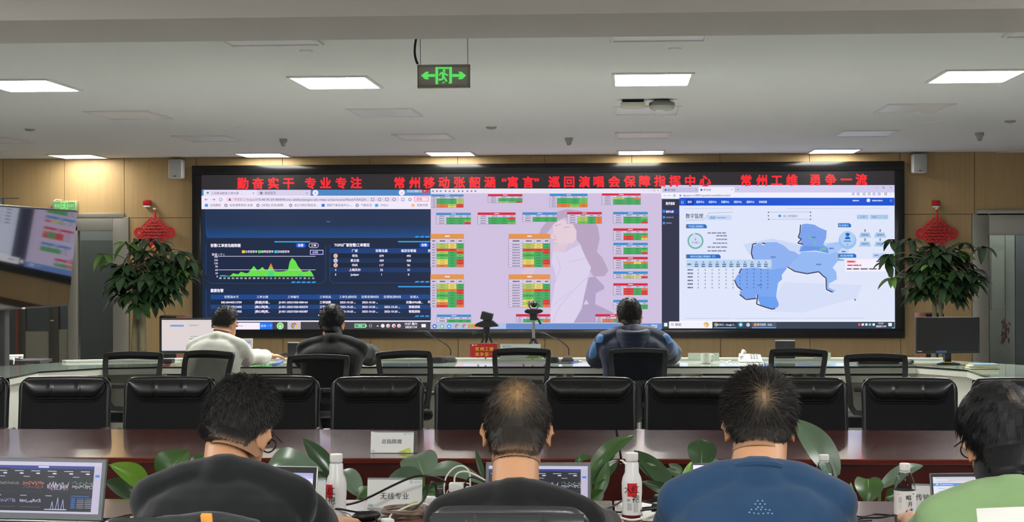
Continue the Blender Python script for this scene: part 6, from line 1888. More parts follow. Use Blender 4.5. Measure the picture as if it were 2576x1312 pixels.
b = MB(); q0, q1 = onz(1392, 914), onz(1432, 907); b.box(((q0.x+q1.x)/2, (q0.y+q1.y)/2, ZT+0.003), (q1.x-q0.x, q1.y-q0.y, 0.004), rotz(0.2)); tag(b.build('mat', M_blk2), 'thin black pad before the right microphone', 'pad')
q0, q1 = onz(1433, 913.5), onz(1455, 910)
t = thing('pen', 'blue pen lying on the desk right of the right microphone', 'pen', (q0.x, q0.y, ZT+0.002))
b = MB(); b.tube([V3(q0.x, q0.y, ZT+0.006), V3(q1.x, q1.y, ZT+0.006)], 0.005, 8); b.build('barrel', mat('pen_blue', (40, 60, 150), 0.4), t)
b = MB(); b.tube([V3(q1.x, q1.y, ZT+0.006), V3(q1.x+0.025, q1.y+0.006, ZT+0.006)], 0.0055, 8); b.build('cap', M_wht, t)

def tripod(label, px, Y, head_py, spread, col, draw_head, metal):
    c = at(px, head_py, Y); k = mpp(c)
    t = thing('tripod_camera', label, 'camera', (c.x, Y, ZT+0.02), 0, 'cameras on small tripods')
    zj = at(px, col, Y).z
    for i in range(3):
        a = 2*PI*i/3+0.5
        b = MB(); b.tube([V3(c.x+0.01*math.cos(a), Y+0.01*math.sin(a), zj), V3(c.x+spread*0.55*math.cos(a), Y+spread*0.55*math.sin(a), (zj+ZT)/2+0.03), V3(c.x+spread*math.cos(a), Y+spread*math.sin(a), ZT+0.025)], [0.010, 0.009, 0.007], 8); b.build('leg', M_blk, t)
    b = MB(); b.tube([V3(c.x, Y, zj-0.06), V3(c.x, Y, at(px, head_py+10, Y).z)], 0.011, 10); b.build('column', metal, t)
    b = MB(); b.lathe([(0.02, -0.02), (0.026, 0), (0.02, 0.02)], 14, Matrix.Translation((c.x, Y, zj))); b.build('collar', M_blk, t)
    draw_head(t, c, k, Y)
def head_a(t, c, k, Y):
    q = lambda x, y: at(x, y, Y)
    b = MB(); b.prism([(1194, 819), (1200, 812), (1215, 806), (1240, 806), (1252, 816), (1254, 820), (1240, 821), (1228, 823), (1212, 822)], lambda x, y, d: q(x, y)+V3(0, -0.05+d, 0), 0.1); b.build('wing_base', M_blk, t)
    b = MB(); b.box(q(1225, 795), (29*k, 0.09, 20*k), roty(0.26), bev=0.006); b.build('camera_body', mat('camera_black', (34, 34, 34), 0.5), t)
    b = MB(); b.box(q(1222, 812), (12*k, 0.05, 22*k), bev=0.004); b.build('yoke', M_blk, t)
    b = MB(); b.tube([q(1222, 831), q(1205, 833), q(1187, 838)], [0.006, 0.006, 0.009], 8); b.build('handle', M_blk, t)
    b = MB(); b.box(q(1224, 830), (16*k, 0.05, 14*k), bev=0.006); b.build('pan_head', M_blk, t)
def head_b(t, c, k, Y):
    q = lambda x, y: at(x, y, Y)
    b = MB(); b.prism([(1320, 781), (1326, 777), (1343, 779), (1358, 777), (1366, 780), (1364, 785), (1352, 789), (1334, 789), (1322, 786)], lambda x, y, d: q(x, y)+V3(0, -0.05+d, 0), 0.1); b.build('wing_base', M_blk, t)
    b = MB(); b.ball(q(1343, 764), (8.5*k, 0.035, 9*k)); b.build('camera_ball', M_blk, t)
    b = MB(); b.ball(q(1343, 764)+V3(0, -0.032, 0), (5*k, 0.008, 5*k)); b.build('lens', mat('lens_glass', (30, 34, 40), 0.08), t)
    b = MB(); b.tube([q(1331, 756), q(1331, 770), q(1336, 777), q(1350, 777), q(1355, 770), q(1355, 756)], 0.006, 8); b.box(q(1331, 762), (6*k, 0.03, 12*k), bev=0.003); b.box(q(1355, 762), (6*k, 0.03, 12*k), bev=0.003); b.build('fork', mat('fork_silver', (150, 150, 152), 0.3, metal=0.8), t)
    b = MB(); b.box(q(1342, 797), (18*k, 0.05, 16*k), bev=0.006); b.build('pan_head', M_blk, t)
    b = MB(); b.tube([q(1350, 798), q(1356, 806), q(1360, 815)], [0.006, 0.008, 0.009], 8); b.build('handle', M_blk, t)
tripod('short tripod with a tilted black camera behind the red card', 1224, 13.3, 820, 0.085, 836, head_a, M_blk)
tripod('taller tripod with a ball camera in a fork behind the white name plate', 1342, 13.3, 795, 0.10, 856, head_b, mat('tripod_silver', (160, 156, 150), 0.35, metal=0.7))

q = onz(1776, 914)
t = thing('mug', 'white mug with its handle to the right before a blank plate', 'mug', (q.x, q.y, ZT+0.001))
k = mpp(q)
b = MB(); b.lathe([(11*k, 0), (12.5*k, 0.004), (13.5*k, 26*k), (12.5*k, 26*k), (11.5*k, 0.012), (0.001, 0.01)], 28, Matrix.Translation((q.x, q.y, ZT+0.001)), cap=False); b.lathe([(0.001, 0.001), (11*k, 0.001)], 28, Matrix.Translation((q.x, q.y, ZT+0.001)), cap=False); b.build('cup', mat('mug_white', (226, 228, 214), 0.2), t)
b = MB(); b.tube(smoothpath([(q.x+12.5*k, q.y, ZT+21*k), (q.x+18*k, q.y, ZT+22*k), (q.x+19.5*k, q.y, ZT+15*k), (q.x+17*k, q.y, ZT+7*k), (q.x+12*k, q.y, ZT+5*k)], 5), 0.006, 8); b.build('handle', MATS['mug_white'], t)
q = onz(1888, 909); k = mpp(q)
t = thing('telephone', 'white desk telephone right of the mug', 'telephone', (q.x, q.y, ZT+0.001))
b = MB(); b.rings([[V3(q.x+sx*29*k, q.y+sy, z) for sx, sy, z in ((-1, -0.08, ZT+0.003), (1, -0.08, ZT+0.003), (1, 0.10, ZT+0.003), (-1, 0.10, ZT+0.003))], [V3(q.x+sx*27*k, q.y+sy, z) for sx, sy, z in ((-1, -0.07, ZT+0.02), (1, -0.07, ZT+0.018), (1, 0.09, ZT+0.05), (-1, 0.09, ZT+0.06))]]); b.build('body', M_wht, t)
b = MB(); b.tube(smoothpath([(q.x-24*k, q.y-0.05, ZT+0.045), (q.x-22*k, q.y-0.03, ZT+0.062), (q.x-18*k, q.y+0.04, ZT+0.082), (q.x-14*k, q.y+0.10, ZT+0.068)], 4), [0.017, 0.016, 0.013, 0.011, 0.010, 0.010, 0.010, 0.010, 0.011, 0.012, 0.014, 0.016, 0.017][:13], 10, ball=True); b.build('handset', M_wht, t)
b = MB()
for i in range(4):
    for j in range(3): b.box((q.x+(2+j*7)*k, q.y-0.04+i*0.03, ZT+0.028+i*0.009), (5*k, 0.016, 0.006), bev=0.002)
b.build('keypad', M_grey, t)
cable('looped_wire', 'white cord on the desk between mug and telephone', [onz(1812, 906, ZT+0.009), onz(1826, 909, ZT+0.009), onz(1838, 906, ZT+0.009), onz(1828, 912, ZT+0.009), onz(1845, 917, ZT+0.009)], 0.003, M_wcab)
q = onz(1936, 904); b = MB(); b.box((q.x, q.y, ZT+0.012), (0.05, 0.06, 0.02), rotz(0.3), bev=0.006); tag(b.build('card_reader', M_blk), 'small black gadget just right of the telephone', 'gadget')
q0, q1 = onz(2170, 918.5), onz(2246, 908.5)
t = thing('keyboard', 'dark keyboard seen through the rightmost mesh chair', 'keyboard', ((q0.x+q1.x)/2, (q0.y+q1.y)/2, ZT))
b = MB(); b.box(((q0.x+q1.x)/2, (q0.y+q1.y)/2, ZT+0.011), (q1.x-q0.x, 0.16, 0.016), rotz(-0.05), bev=0.004); kb = b.build('case', M_blk, t)
b = MB()
for r_ in range(4):
    for c_ in range(12): b.box(((q0.x+q1.x)/2+(c_-5.5)*0.017, (q0.y+q1.y)/2+(r_-1.5)*0.03, ZT+0.021), (0.014, 0.024, 0.005))
b.build('keys', M_dgrey, kb)
q = onz(2292, 917)
t = thing('computer_mouse', 'dark grey mouse left of the black switched off monitor', 'mouse', (q.x, q.y, ZT+0.001))
b = MB(); b.ball((q.x, q.y+0.03, ZT+0.021), (0.026, 0.045, 0.019)); b.build('shell', mat('mouse_grey', (74, 74, 74), 0.4), t)
b = MB(); b.tube(smoothpath([(q.x, q.y+0.07, ZT+0.01), onz(2270, 899, ZT+0.01), onz(2242, 897, ZT+0.03), onz(2300, 893, ZT+0.03), onz(2330, 896, ZT+0.01)]), 0.0025, 6); b.build('cord', M_cab, t)
q0 = onz(2478, 929)
for i, (dz, c, rz_, nm, lb) in enumerate(((0.0, (214, 212, 170), 0.10, 'cream', 'lowest cream booklet of the pile on the right wing of the desk'), (0.012, (206, 210, 168), -0.06, 'pale', 'middle pale booklet of the pile on the right wing of the desk'), (0.024, (74, 140, 190), 0.05, 'blue', 'blue booklet topmost of the pile on the right wing of the desk'))):
    t = thing('booklet', lb, 'booklet', (q0.x+(0.01 if i == 2 else 0), q0.y+0.09, ZT+0.002+dz), rz_, 'booklets on the right wing')
    b = MB(); b.box((0, 0, 0.005), (0.21-0.03*(i == 2), 0.15, 0.009), bev=0.001, seg=1); b.build('pages', mat('booklet_pages', (214, 212, 178), 0.8), t, world=False)
    b = MB(); b.box((0, 0, 0.0105), (0.212-0.03*(i == 2), 0.152, 0.0015)); b.build('cover', mat('cover_'+nm, c, 0.5), t, world=False)
q0, q1 = onz(410, 921.3), onz(452, 913)
b = MB(); b.box(((q0.x+q1.x)/2, q0.y+0.08, ZT+0.009), (q1.x-q0.x, 0.14, 0.016), bev=0.002); tag(b.build('red_folder', mat('folder_red', (160, 40, 44), 0.5)), 'red folder on the desk under the pink lit monitor', 'folder')
b = MB(); b.box(((q0.x+q1.x)/2-0.005, q0.y+0.09, ZT+0.036), (0.10, 0.10, 0.036), bev=0.004); tag(b.build('black_case', M_blk), 'black case resting on the red folder', 'case')
# ================================================================== PLANTS IN THE HOLLOW
M_pl = {}
def leafmat(nm, c, rough=0.32):
    if nm in M_pl: return M_pl[nm]
    m = mat('broad_leaf_'+nm, c, rough, spec=0.5, var=(6, 0.22), bump=(25, 0.15, 0.003))
    b = m.node_tree.nodes['Principled BSDF']
    b.inputs['Subsurface Weight'].default_value = 0.0
    M_pl[nm] = m
    return m
for nm, c in (('bright', (104, 146, 44)), ('mid', (58, 88, 42)), ('dark', (46, 70, 40)), ('grey', (86, 106, 84))): leafmat(nm, c)
def broadleaf(base, tip, wd, bend, face, roll_=0.0, seg=14, ac=7, heart=False):
    """blade from base to tip, midrib bowed by bend (m) along face, edges lifted"""
    mb = MB()
    d = tip-base; L = d.length; d = d.normalized()
    s = d.cross(face).normalized(); n = s.cross(d).normalized()
    if roll_:
        q = Matrix.Rotation(roll_, 3, d); s = q @ s; n = q @ n
    rows = []
    for i in range(seg+1):
        t = i/seg
        c = base+d*L*t+n*bend*math.sin(PI*t)
        if heart: h = wd/2*(math.sin(PI*min(1, 0.25+0.75*t))**0.8)*(1 if i < seg else 0.02)
        else: h = wd/2*math.sin(PI*(0.03+0.97*t)**0.8)**0.75 if i < seg else wd*0.004
        row = []
        for j in range(ac):
            u = -1+2*j/(ac-1)
            rip = 0.018*wd*math.sin(9*t+u*2)*abs(u)
            row.append(c+s*h*u+n*(h*0.28*abs(u)**1.4-0.02*wd*(abs(u) < 0.1)+rip))
        rows.append(row)
    vs = [p for r in rows for p in r]
    fs = [(i*ac+j, i*ac+j+1, (i+1)*ac+j+1, (i+1)*ac+j) for i in range(seg) for j in range(ac-1)]
    mb.add(vs, fs)
    # midrib on both sides of the blade
    rb = [base+d*L*t+n*(bend*math.sin(PI*t)-0.004) for t in [i/10 for i in range(11)]]
    return mb, rb
M_rib = mat('leaf_rib', (120, 142, 92), 0.5)
M_stem = mat('green_stem', (84, 112, 52), 0.5)
def plant(label, px, Y, leaves, name='foliage_plant'):
    r0 = at(px, 1300, Y)
    t = thing(name, label, 'plant', (r0.x, Y, 0), 0, 'broad leaved plants in the hollow of the table')
    p = MB(); p.lathe([(0.09, 0), (0.10, 0.01), (0.125, 0.24), (0.132, 0.26), (0.12, 0.26), (0.115, 0.23)], 24, Matrix.Translation((r0.x, Y, 0))); p.build('pot', M_pot, t)
    s_ = MB(); s_.lathe([(0.116, 0.225), (0.02, 0.235)], 18, Matrix.Translation((r0.x, Y, 0))); s_.build('soil', M_soil, t)
    for (b, tp_, w, m, bend, roll_, db, dt, *hh) in leaves:
        B = at(b[0], b[1], Y+db); T = at(tp_[0], tp_[1], Y+dt)
        k = mpp(B)
        lf, rb = broadleaf(B, T, w*k, bend, V3(0, -1, 0.35), roll_, heart=bool(hh))
        o = lf.build('leaf', leafmat(m, None), t, smooth=80)
        ri = MB(); ri.tube(rb, [0.0035*(1-0.8*i/10) for i in range(11)], 6); ri.build('midrib', M_rib, o)
        st = MB(); st.tube(smoothpath([V3(r0.x+(B.x-r0.x)*0.12, Y, 0.24), V3(r0.x+(B.x-r0.x)*0.6, Y+db*0.5, (B.z+0.24)/2+0.04), B], 5), [0.007]*5+[0.0055]*5+[0.004], 7); st.build('petiole', M_stem, o)
plant('bright green plant beside the dark dashboard laptop at the left', 395, 6.15, [
    ((372, 1230), (274, 1168), 66, 'bright', 0.02, 0.5, -0.05, -0.2), ((412, 1214), (474, 1132), 92, 'mid', 0.03, -0.1, 0.0, 0.05), ((365, 1240), (264, 1212), 58, 'grey', -0.01, 0.1, 0.0, -0.15),
    ((470, 1196), (514, 1138), 34, 'mid', 0.02, 0.3, 0.1, 0.2), ((500, 1200), (536, 1152), 40, 'grey', 0.02, 0, 0.15, 0.25), ((380, 1240), (420, 1212), 26, 'mid', 0.01, 0.2, -0.1, -0.1), ((345, 1256), (382, 1232), 30, 'mid', 0.0, 0, -0.15, -0.15)])
plant('dark leaved plant behind the silver laptop, under the far name plate', 745, 6.2, [
    ((662, 1188), (812, 1184), 74, 'grey', 0.06, -0.5, 0.15, 0.0), ((842, 1200), (762, 1101), 52, 'dark', -0.02, -0.2, 0.0, 0.15), ((905, 1246), (862, 1180), 52, 'grey', 0.02, 0.2, -0.1, 0.1), ((800, 1215), (815, 1185), 30, 'grey', 0, 0, 0, 0.1), ((902, 1250), (930, 1222), 32, 'mid', 0.0, 0.1, -0.15, -0.1)])
plant('grey green plant behind the near name plate and white chargers', 1060, 6.2, [
    ((1066, 1196), (1046, 1142), 96, 'grey', 0.02, 0.1, -0.02, 0.1, 1), ((1064, 1198), (976, 1204), 62, 'grey', 0.03, -0.3, -0.05, -0.05), ((1062, 1194), (1232, 1222), 52, 'grey', 0.05, -0.5, 0.0, -0.1), ((1060, 1240), (1124, 1216), 30, 'dark', 0.01, 0.1, -0.1, -0.1), ((1058, 1250), (1098, 1238), 26, 'mid', 0, 0, -0.15, -0.15), ((1215, 1200), (1196, 1128), 16, 'dark', 0, 0.3, 0.2, 0.25)])
plant('long leaved plant at the right edge of the grey laptop', 1505, 6.2, [
    ((1484, 1180), (1596, 1093), 42, 'mid', 0.03, -0.2, 0.0, 0.1), ((1484, 1196), (1548, 1144), 22, 'mid', 0.01, -0.2, -0.05, 0.05), ((1486, 1216), (1556, 1156), 36, 'dark', 0.01, 0.1, -0.1, 0.0), ((1498, 1252), (1530, 1160), 34, 'mid', 0.01, 0.3, -0.1, -0.05), ((1446, 1170), (1492, 1150), 24, 'mid', 0.02, -0.5, 0.1, 0.1), ((1492, 1256), (1518, 1232), 34, 'mid', 0.0, 0.1, -0.15, -0.15)])
plant('thick plant between the tea bottle and the white notebook', 1706, 6.2, [
    ((1702, 1252), (1594, 1131), 48, 'dark', 0.03, 0.2, -0.05, 0.1), ((1678, 1218), (1602, 1162), 36, 'grey', 0.02, 0.1, 0.0, 0.05), ((1704, 1252), (1612, 1210), 34, 'dark', 0.02, 0.1, -0.1, -0.15), ((1764, 1176), (1766, 1104), 74, 'dark', 0.02, 0.0, 0.2, 0.3), ((1728, 1236), (1740, 1160), 40, 'bright', 0.01, 0.1, -0.15, -0.1),
    ((1712, 1196), (1672, 1178), 20, 'mid', 0.0, 0.2, 0.0, 0.0), ((1716, 1186), (1682, 1166), 22, 'grey', 0.0, 0, 0.05, 0.05), ((1788, 1170), (1810, 1158), 30, 'grey', 0.0, -0.3, 0.2, 0.2), ((1710, 1250), (1690, 1200), 40, 'dark', 0.0, 0.1, 0.1, 0.1)])
plant('tall leaf plant behind the shoulder of the blue T-shirt', 2080, 6.25, [
    ((2104, 1198), (1996, 1052), 76, 'grey', 0.03, 0.15, -0.02, 0.1), ((2012, 1198), (1970, 1166), 34, 'dark', 0.0, 0.1, 0, 0), ((2004, 1202), (2046, 1192), 26, 'mid', 0.0, -0.1, -0.1, -0.1), ((2138, 1250), (2094, 1216), 30, 'mid', 0.01, 0.1, -0.1, -0.1), ((2100, 1248), (2136, 1250), 20, 'grey', 0, 0, -0.15, -0.15)])
plant('heart leaved plant left of the labelled water bottle', 2190, 6.1, [
    ((2184, 1204), (2182, 1268), 72, 'mid', 0.015, 0.0, -0.1, -0.15, 1), ((2214, 1226), (2322, 1170), 38, 'grey', 0.03, -0.3, 0.0, 0.1), ((2186, 1216), (2216, 1204), 24, 'grey', 0, 0, 0.05, 0.05), ((2230, 1250), (2264, 1236), 36, 'mid', 0.0, 0.1, -0.1, -0.1), ((2146, 1250), (2140, 1212), 10, 'bright', 0, 0, -0.1, -0.05)])

# ================================================================== ON THE NEAR TABLE
def dash(S):
    S.rect(0, 0, 1, 1, (26, 30, 44), 0).rect(0, 0, 1, 0.075, (208, 200, 226), 1).rect(0, 0.075, 0.93, 0.13, (34, 62, 150), 1).poly([(0.12, 0.13), (0.5, 0.13), (0.5, 0.155), (0.16, 0.155)], (30, 52, 120), 1)
    S.rect(0.93, 0.075, 1.0, 0.985, (196, 190, 216), 1).rect(0, 0.96, 1, 1, (206, 198, 224), 1).rect(0.40, 0.085, 0.50, 0.115, (225, 225, 245), 2)
    R_ = random.Random(4)
    for i in range(6):
        x = 0.02+i*0.157
        S.rect(x, 0.175, x+0.085, 0.188, (205, 208, 225), 2).rect(x+0.05, 0.215, x+0.085, 0.24, (225, 225, 240), 2)
    cols = [((150, 150, 170), (110, 110, 160), (170, 160, 110)), ((200, 130, 110), (190, 110, 90), (150, 90, 80)), ((150, 160, 200), (200, 205, 225), (160, 120, 110)), ((180, 180, 190), (120, 160, 120), (190, 190, 210))]
    for i in range(4):
        x = 0.03+i*0.235
        S.rect(x, 0.285, x+0.06, 0.297, (190, 195, 215), 2)
        for c in cols[i]:
            base = R_.uniform(0.38, 0.5); amp = (0.015, 0.035, 0.07, 0.03)[i]
            S.line([(x+0.2*k/26, base+R_.uniform(-amp, amp)) for k in range(27)], 0.005, c, 3)
        S.rect(x, 0.585, x+0.19, 0.592, (60, 64, 80), 2)
    for i in range(3):
        x = 0.01+i*0.24
        S.rect(x, 0.655, x+0.06, 0.667, (190, 195, 215), 2)
        for c in cols[(i*2) % 4][:2]:
            if i < 2: S.line([(x+0.2*k/26, 0.75+0.06*i*0+R_.uniform(-0.03, 0.05)) for k in range(27)], 0.005, c, 3)
        if i == 2:
            for cx_, hh in ((0.07, 0.16), (0.12, 0.24), (0.17, 0.2)): S.line([(x+cx_-0.015, 0.93), (x+cx_-0.004, 0.93-hh*0.7), (x+cx_, 0.93-hh), (x+cx_+0.004, 0.93-hh*0.7), (x+cx_+0.015, 0.93)], 0.006, (170, 175, 215), 3)
            S.rect(x, 0.915, x+0.21, 0.935, (190, 190, 225), 3)
        else: S.rect(x, 0.88, x+0.2, 0.887, (110, 110, 130), 3)
    S.rect(0.73, 0.655, 0.9, 0.668, (60, 110, 190), 2)
    for j in range(6):
        y = 0.70+j*0.035
        S.rect(0.735, y, 0.775, y+0.02, (50, 110, 190), 2)
        for i in range(2): S.rect(0.79+i*0.075, y+0.004, 0.855+i*0.075, y+0.014, (170, 172, 190) if j else (60, 130, 210), 2)
    S.rect(0.945, 0.24, 0.985, 0.29, (70, 130, 235), 2)
def sheetpage(S):
    S.rect(0, 0, 1, 1, (226, 222, 244), 0).rect(0, 0, 1, 0.07, (168, 172, 226), 1).rect(0, 0.07, 1, 0.13, (186, 188, 232), 1).rect(0.02, 0.02, 0.3, 0.05, (236, 236, 250), 2)
    for i in range(9): S.rect(0.05+i*0.1, 0.16, 0.11+i*0.1, 0.175, (160, 150, 180), 2).rect(0.05+i*0.1, 0.2, 0.11+i*0.1, 0.21, (200, 140, 140) if i % 3 == 1 else (160, 156, 180), 2)
    S.rect(0.0, 0.29, 1, 0.33, (150, 168, 220), 1)
    for i in range(5): S.rect(0.36+i*0.09, 0.32, 0.43+i*0.09, 0.345, (60, 92, 205), 2)
    for i in range(5): S.rect(0.36+i*0.09, 0.35, 0.362+i*0.09, 0.9, (200, 200, 226), 2)
    S.rect(0.72, 0.33, 0.88, 0.40, (236, 236, 248), 2).rect(0.72, 0.35, 0.83, 0.36, (150, 150, 180), 3)
def mailpage(S):
    S.rect(0, 0, 1, 1, (232, 226, 246), 0).rect(0, 0, 1, 0.05, (222, 216, 240), 1)
    for i in range(11): S.rect(0.04+i*0.085, 0.13, 0.09+i*0.085, 0.15, (196, 180, 206), 2)
    for i in range(8): S.rect(0.1+i*0.1, 0.21, 0.16+i*0.1, 0.225, (180, 172, 200), 2)
    S.rect(0.04, 0.27, 0.09, 0.285, (190, 180, 205), 2).rect(0.11, 0.262, 0.19, 0.295, (150, 160, 225), 2).rect(0.4, 0.27, 0.6, 0.285, (160, 160, 210), 2).rect(0.62, 0.262, 0.95, 0.295, (120, 140, 226), 2).rect(0.36, 0.315, 0.97, 0.36, (92, 124, 222), 2)
    for y in (0.33, 0.39, 0.45, 0.52): S.rect(0.04, y, 0.2, y+0.014, (190, 184, 210), 2).rect(0.4, y+0.05, 0.8, y+0.06, (200, 194, 218), 2)
    S.rect(0.14, 0.60, 0.4, 0.625, (235, 196, 120), 2).rect(0.0, 0.66, 1, 0.67, (200, 196, 220), 2)
    for y in (0.72, 0.78, 0.84): S.rect(0.1, y, 0.9, y+0.014, (200, 194, 218), 2)
def bluebar(S):
    S.rect(0, 0, 1, 1, (230, 232, 244), 0).rect(0, 0, 1, 0.14, (222, 222, 236), 1).rect(0.03, 0.02, 0.45, 0.04, (180, 180, 200), 2).rect(0.15, 0.075, 0.9, 0.09, (215, 170, 175), 2).rect(0.04, 0.12, 0.2, 0.132, (180, 180, 200), 2)
    S.rect(0, 0.16, 1, 0.235, (80, 140, 222), 1).rect(0.03, 0.18, 0.05, 0.21, (240, 240, 250), 2).rect(0.07, 0.19, 0.2, 0.205, (200, 220, 245), 2).rect(0.32, 0.19, 0.42, 0.205, (200, 220, 245), 2)
    for y in (0.29, 0.36, 0.43): 
        for i in range(6): S.rect(0.05+i*0.15, y, 0.12+i*0.15, y+0.013, (176, 186, 206) if i % 2 else (150, 180, 220), 2)
    for y in (0.5, 0.57): S.rect(0.07, y, 0.09, y+0.03, (120, 170, 225), 2).rect(0.11, y+0.008, 0.22, y+0.022, (190, 194, 210), 2)
    S.rect(0.0, 0.46, 1, 0.465, (205, 208, 222), 2)
def lap(label, tl, tr, Y, tilt, rz, draw, **k):
    """placed by the two upper corners of its lid"""
    a, b = at(tl[0], tl[1], Y), at(tr[0], tr[1], Y)
    wd = (b-a).length
    ht = k.pop('ht')
    mid = (a+b)/2
    hy = mid.y-math.sin(tilt)*(ht+0.012)*math.cos(rz)
    hx_ = mid.x+math.sin(tilt)*(ht+0.012)*math.sin(rz)
    return laptop(label, V3(hx_, hy, ZT+0.002), rz, wd, ht, tilt, draw, group='open laptops on the near table', **k)
def z_of(tl, tr, Y): return (at(tl[0], tl[1], Y).z+at(tr[0], tr[1], Y).z)/2-ZT
def lapfit(label, tl, tr, Y, tilt, rz, draw, **k):
    h = (z_of(tl, tr, Y)-0.010)/math.cos(tilt)-0.012
    return lap(label, tl, tr, Y, tilt, rz, draw, ht=h, **k)
lapfit('dark framed laptop with a black chart dashboard at the left edge', (-22, 1151), (276, 1151), 4.98, 0.22, -0.10, dash, lid=M_lgrey, bez=M_lgrey, bz=(0.014, 0.012, 0.02), badge='HASEE')
lapfit('silver laptop with a pale spreadsheet before the charcoal top', (528, 1170), (803, 1170), 4.98, 0.22, -0.10, sheetpage, lid=M_ltop, bez=M_blk, bz=(0.012, 0.020, 0.014))
lapfit('grey laptop with a black chart dashboard before the person in the black top', (1222, 1161), (1487, 1162), 5.18, 0.26, 0.0, dash, lid=M_lgrey, bez=M_lgrey, bz=(0.010, 0.012, 0.016))
lapfit('thin black framed notebook with a white page before the blue T-shirt', (1740, 1164), (1972, 1164), 5.30, 0.28, 0.0, mailpage, lid=M_lgrey, bez=M_blk, bz=(0.004, 0.007, 0.012))
lapfit('laptop with a white page and blue bar before the pale green T-shirt', (2335, 1188), (2604, 1188), 5.08, 0.24, 0.10, bluebar, lid=M_lgrey, bez=M_blk, bz=(0.008, 0.012, 0.016))

plate('white name plate standing on the far side of the table', (932, 1085), (1040, 1138), 6.92, white_front('总指挥席', 0.24, 0.47, 0.49), 'white name plates on the conference table', offs=(0.015, 0))
plate('white name plate on the near table with a black cable across it', (923, 1203), (1061, 1277), 5.38, white_front('无线专业', 0.245, 0.60, 0.50, 1.0), 'white name plates on the conference table', rz=0.0, offs=(0.0, 0))
plate('white name plate half hidden between water bottle and laptop', (2298, 1219), (2432, 1290), 5.28, white_front('传输专业', 0.25, 0.46, 0.32), 'white name plates on the conference table', rz=-0.12)
plate('narrow seen white name plate behind the silver laptop', (760, 1203), (818, 1272), 5.44, lambda S, asp: (S.rect(0, 0, 1, 1, (222, 226, 222), 0), S.rect(0.6, 0.06, 0.92, 0.1, (160, 200, 215), 1), S.poly([(0.5, 0.98), (0.98, 0.98), (0.98, 0.8), (0.8, 0.76)], (186, 208, 70), 1)), 'white name plates on the conference table')

M_pet = mat('clear_bottle', (236, 242, 242), 0.03, trans=1.0, ior=1.18)
M_wat = mat('water', (232, 244, 240), 0.02, trans=1.0, ior=1.2)
M_cap = mat('bottle_cap', (232, 232, 228), 0.45)
def bottle_lathe(mb, prof, q, n=28): mb.lathe([(r, z) for r, z in prof], n, Matrix.Translation(q))
def wrap(q, r, z0, z1, a0, a1):
    """label wrapped on a bottle: u along the arc seen from the camera (angle from straight back at us), w down"""
    def fn(u, w, h):
        a = a0+(a1-a0)*u
        zz = z1-(z1-z0)*w
        rr = (r(zz) if callable(r) else r)+h
        return V3(q.x+rr*math.sin(a), q.y-rr*math.cos(a), q.z+zz)
    return fn
def tea(label, px, Y, turn):
    q = at(px, 1200, Y); q.z = ZT+0.001
    t = thing('tea_bottle', label, 'bottle', q, 0, 'white tea bottles')
    b = MB(); bottle_lathe(b, [(0.029, 0), (0.031, 0.004), (0.031, 0.015), (0.029, 0.05), (0.031, 0.075), (0.0312, 0.105), (0.028, 0.122), (0.0215, 0.136), (0.0205, 0.165), (0.018, 0.168), (0.016, 0.178)], q)
    b.build('body', mat('tea_white', (222, 222, 220), 0.3), t)
    c = MB(); bottle_lathe(c, [(0.0185, 0.172), (0.0195, 0.174), (0.0195, 0.194), (0.0175, 0.196)], q, 32); c.build('cap', M_cap, t)
    r = MB(); bottle_lathe(r, [(0.0185, 0.168), (0.0185, 0.1715)], q); r.build('neck_ring', M_ltop, t)
    b = MB(); bottle_lathe(b, [(0.0295, 0.0), (0.0313, 0.004), (0.0313, 0.009)], q); b.build('dark_base', mat('tea_brown', (90, 24, 20), 0.4), t)
    rad = lambda z: 0.0315 if z < 0.11 else 0.0315
    S = Sheet(wrap(q, rad, 0.012, 0.112, turn-1.3, turn+1.3), 0.0003)
    def seg(x0, y0, x1, y1, c, L, n=10):
        for i in range(n): S.rect(x0+(x1-x0)*i/n, y0, x0+(x1-x0)*(i+1)/n, y1, c, L)
    seg(0.30, 0.06, 0.66, 0.46, (196, 24, 30), 1)
    asp = 2.6*0.0315/0.100
    for ch_, x, y, h, c in (('大', 0.32, 0.25, 0.26, (26, 20, 20)), ('红', 0.60, 0.25, 0.26, (26, 20, 20)), ('袍', 0.62, 0.53, 0.26, (30, 26, 26))): stext(S, x, y, h, ch_, c, asp, bold=0.0, L=3)
    S.disc(0.34, 0.56, 0.07, (150, 150, 150), 2, ry=0.03)
    for i in range(5): S.rect(0.30+0.035*i, 0.66, 0.318+0.035*i, 0.88, (176, 176, 174), 2)
    for i in range(4): S.rect(0.54+0.05*i, 0.66, 0.562+0.05*i, 0.94, (160, 160, 160), 2)
    S.build('label', M_prn, t)
    return t
tea('white tea bottle with a red label beside the silver laptop, its label turned away', 846, 5.15, -0.62)
t = tea('white tea bottle with a red label beside the grey laptop, its label facing us', 1589.5, 5.22, 0.08)
tb = MB(); q = at(1572, 1164, 5.19); tb.tube([q+V3(0.006, 0, -0.004), q, q+V3(-0.008, 0, 0.008), q+V3(-0.014, -0.003, 0.009)], [0.003, 0.004, 0.003, 0.002], 6); tb.build('torn_seal', M_cap, t)
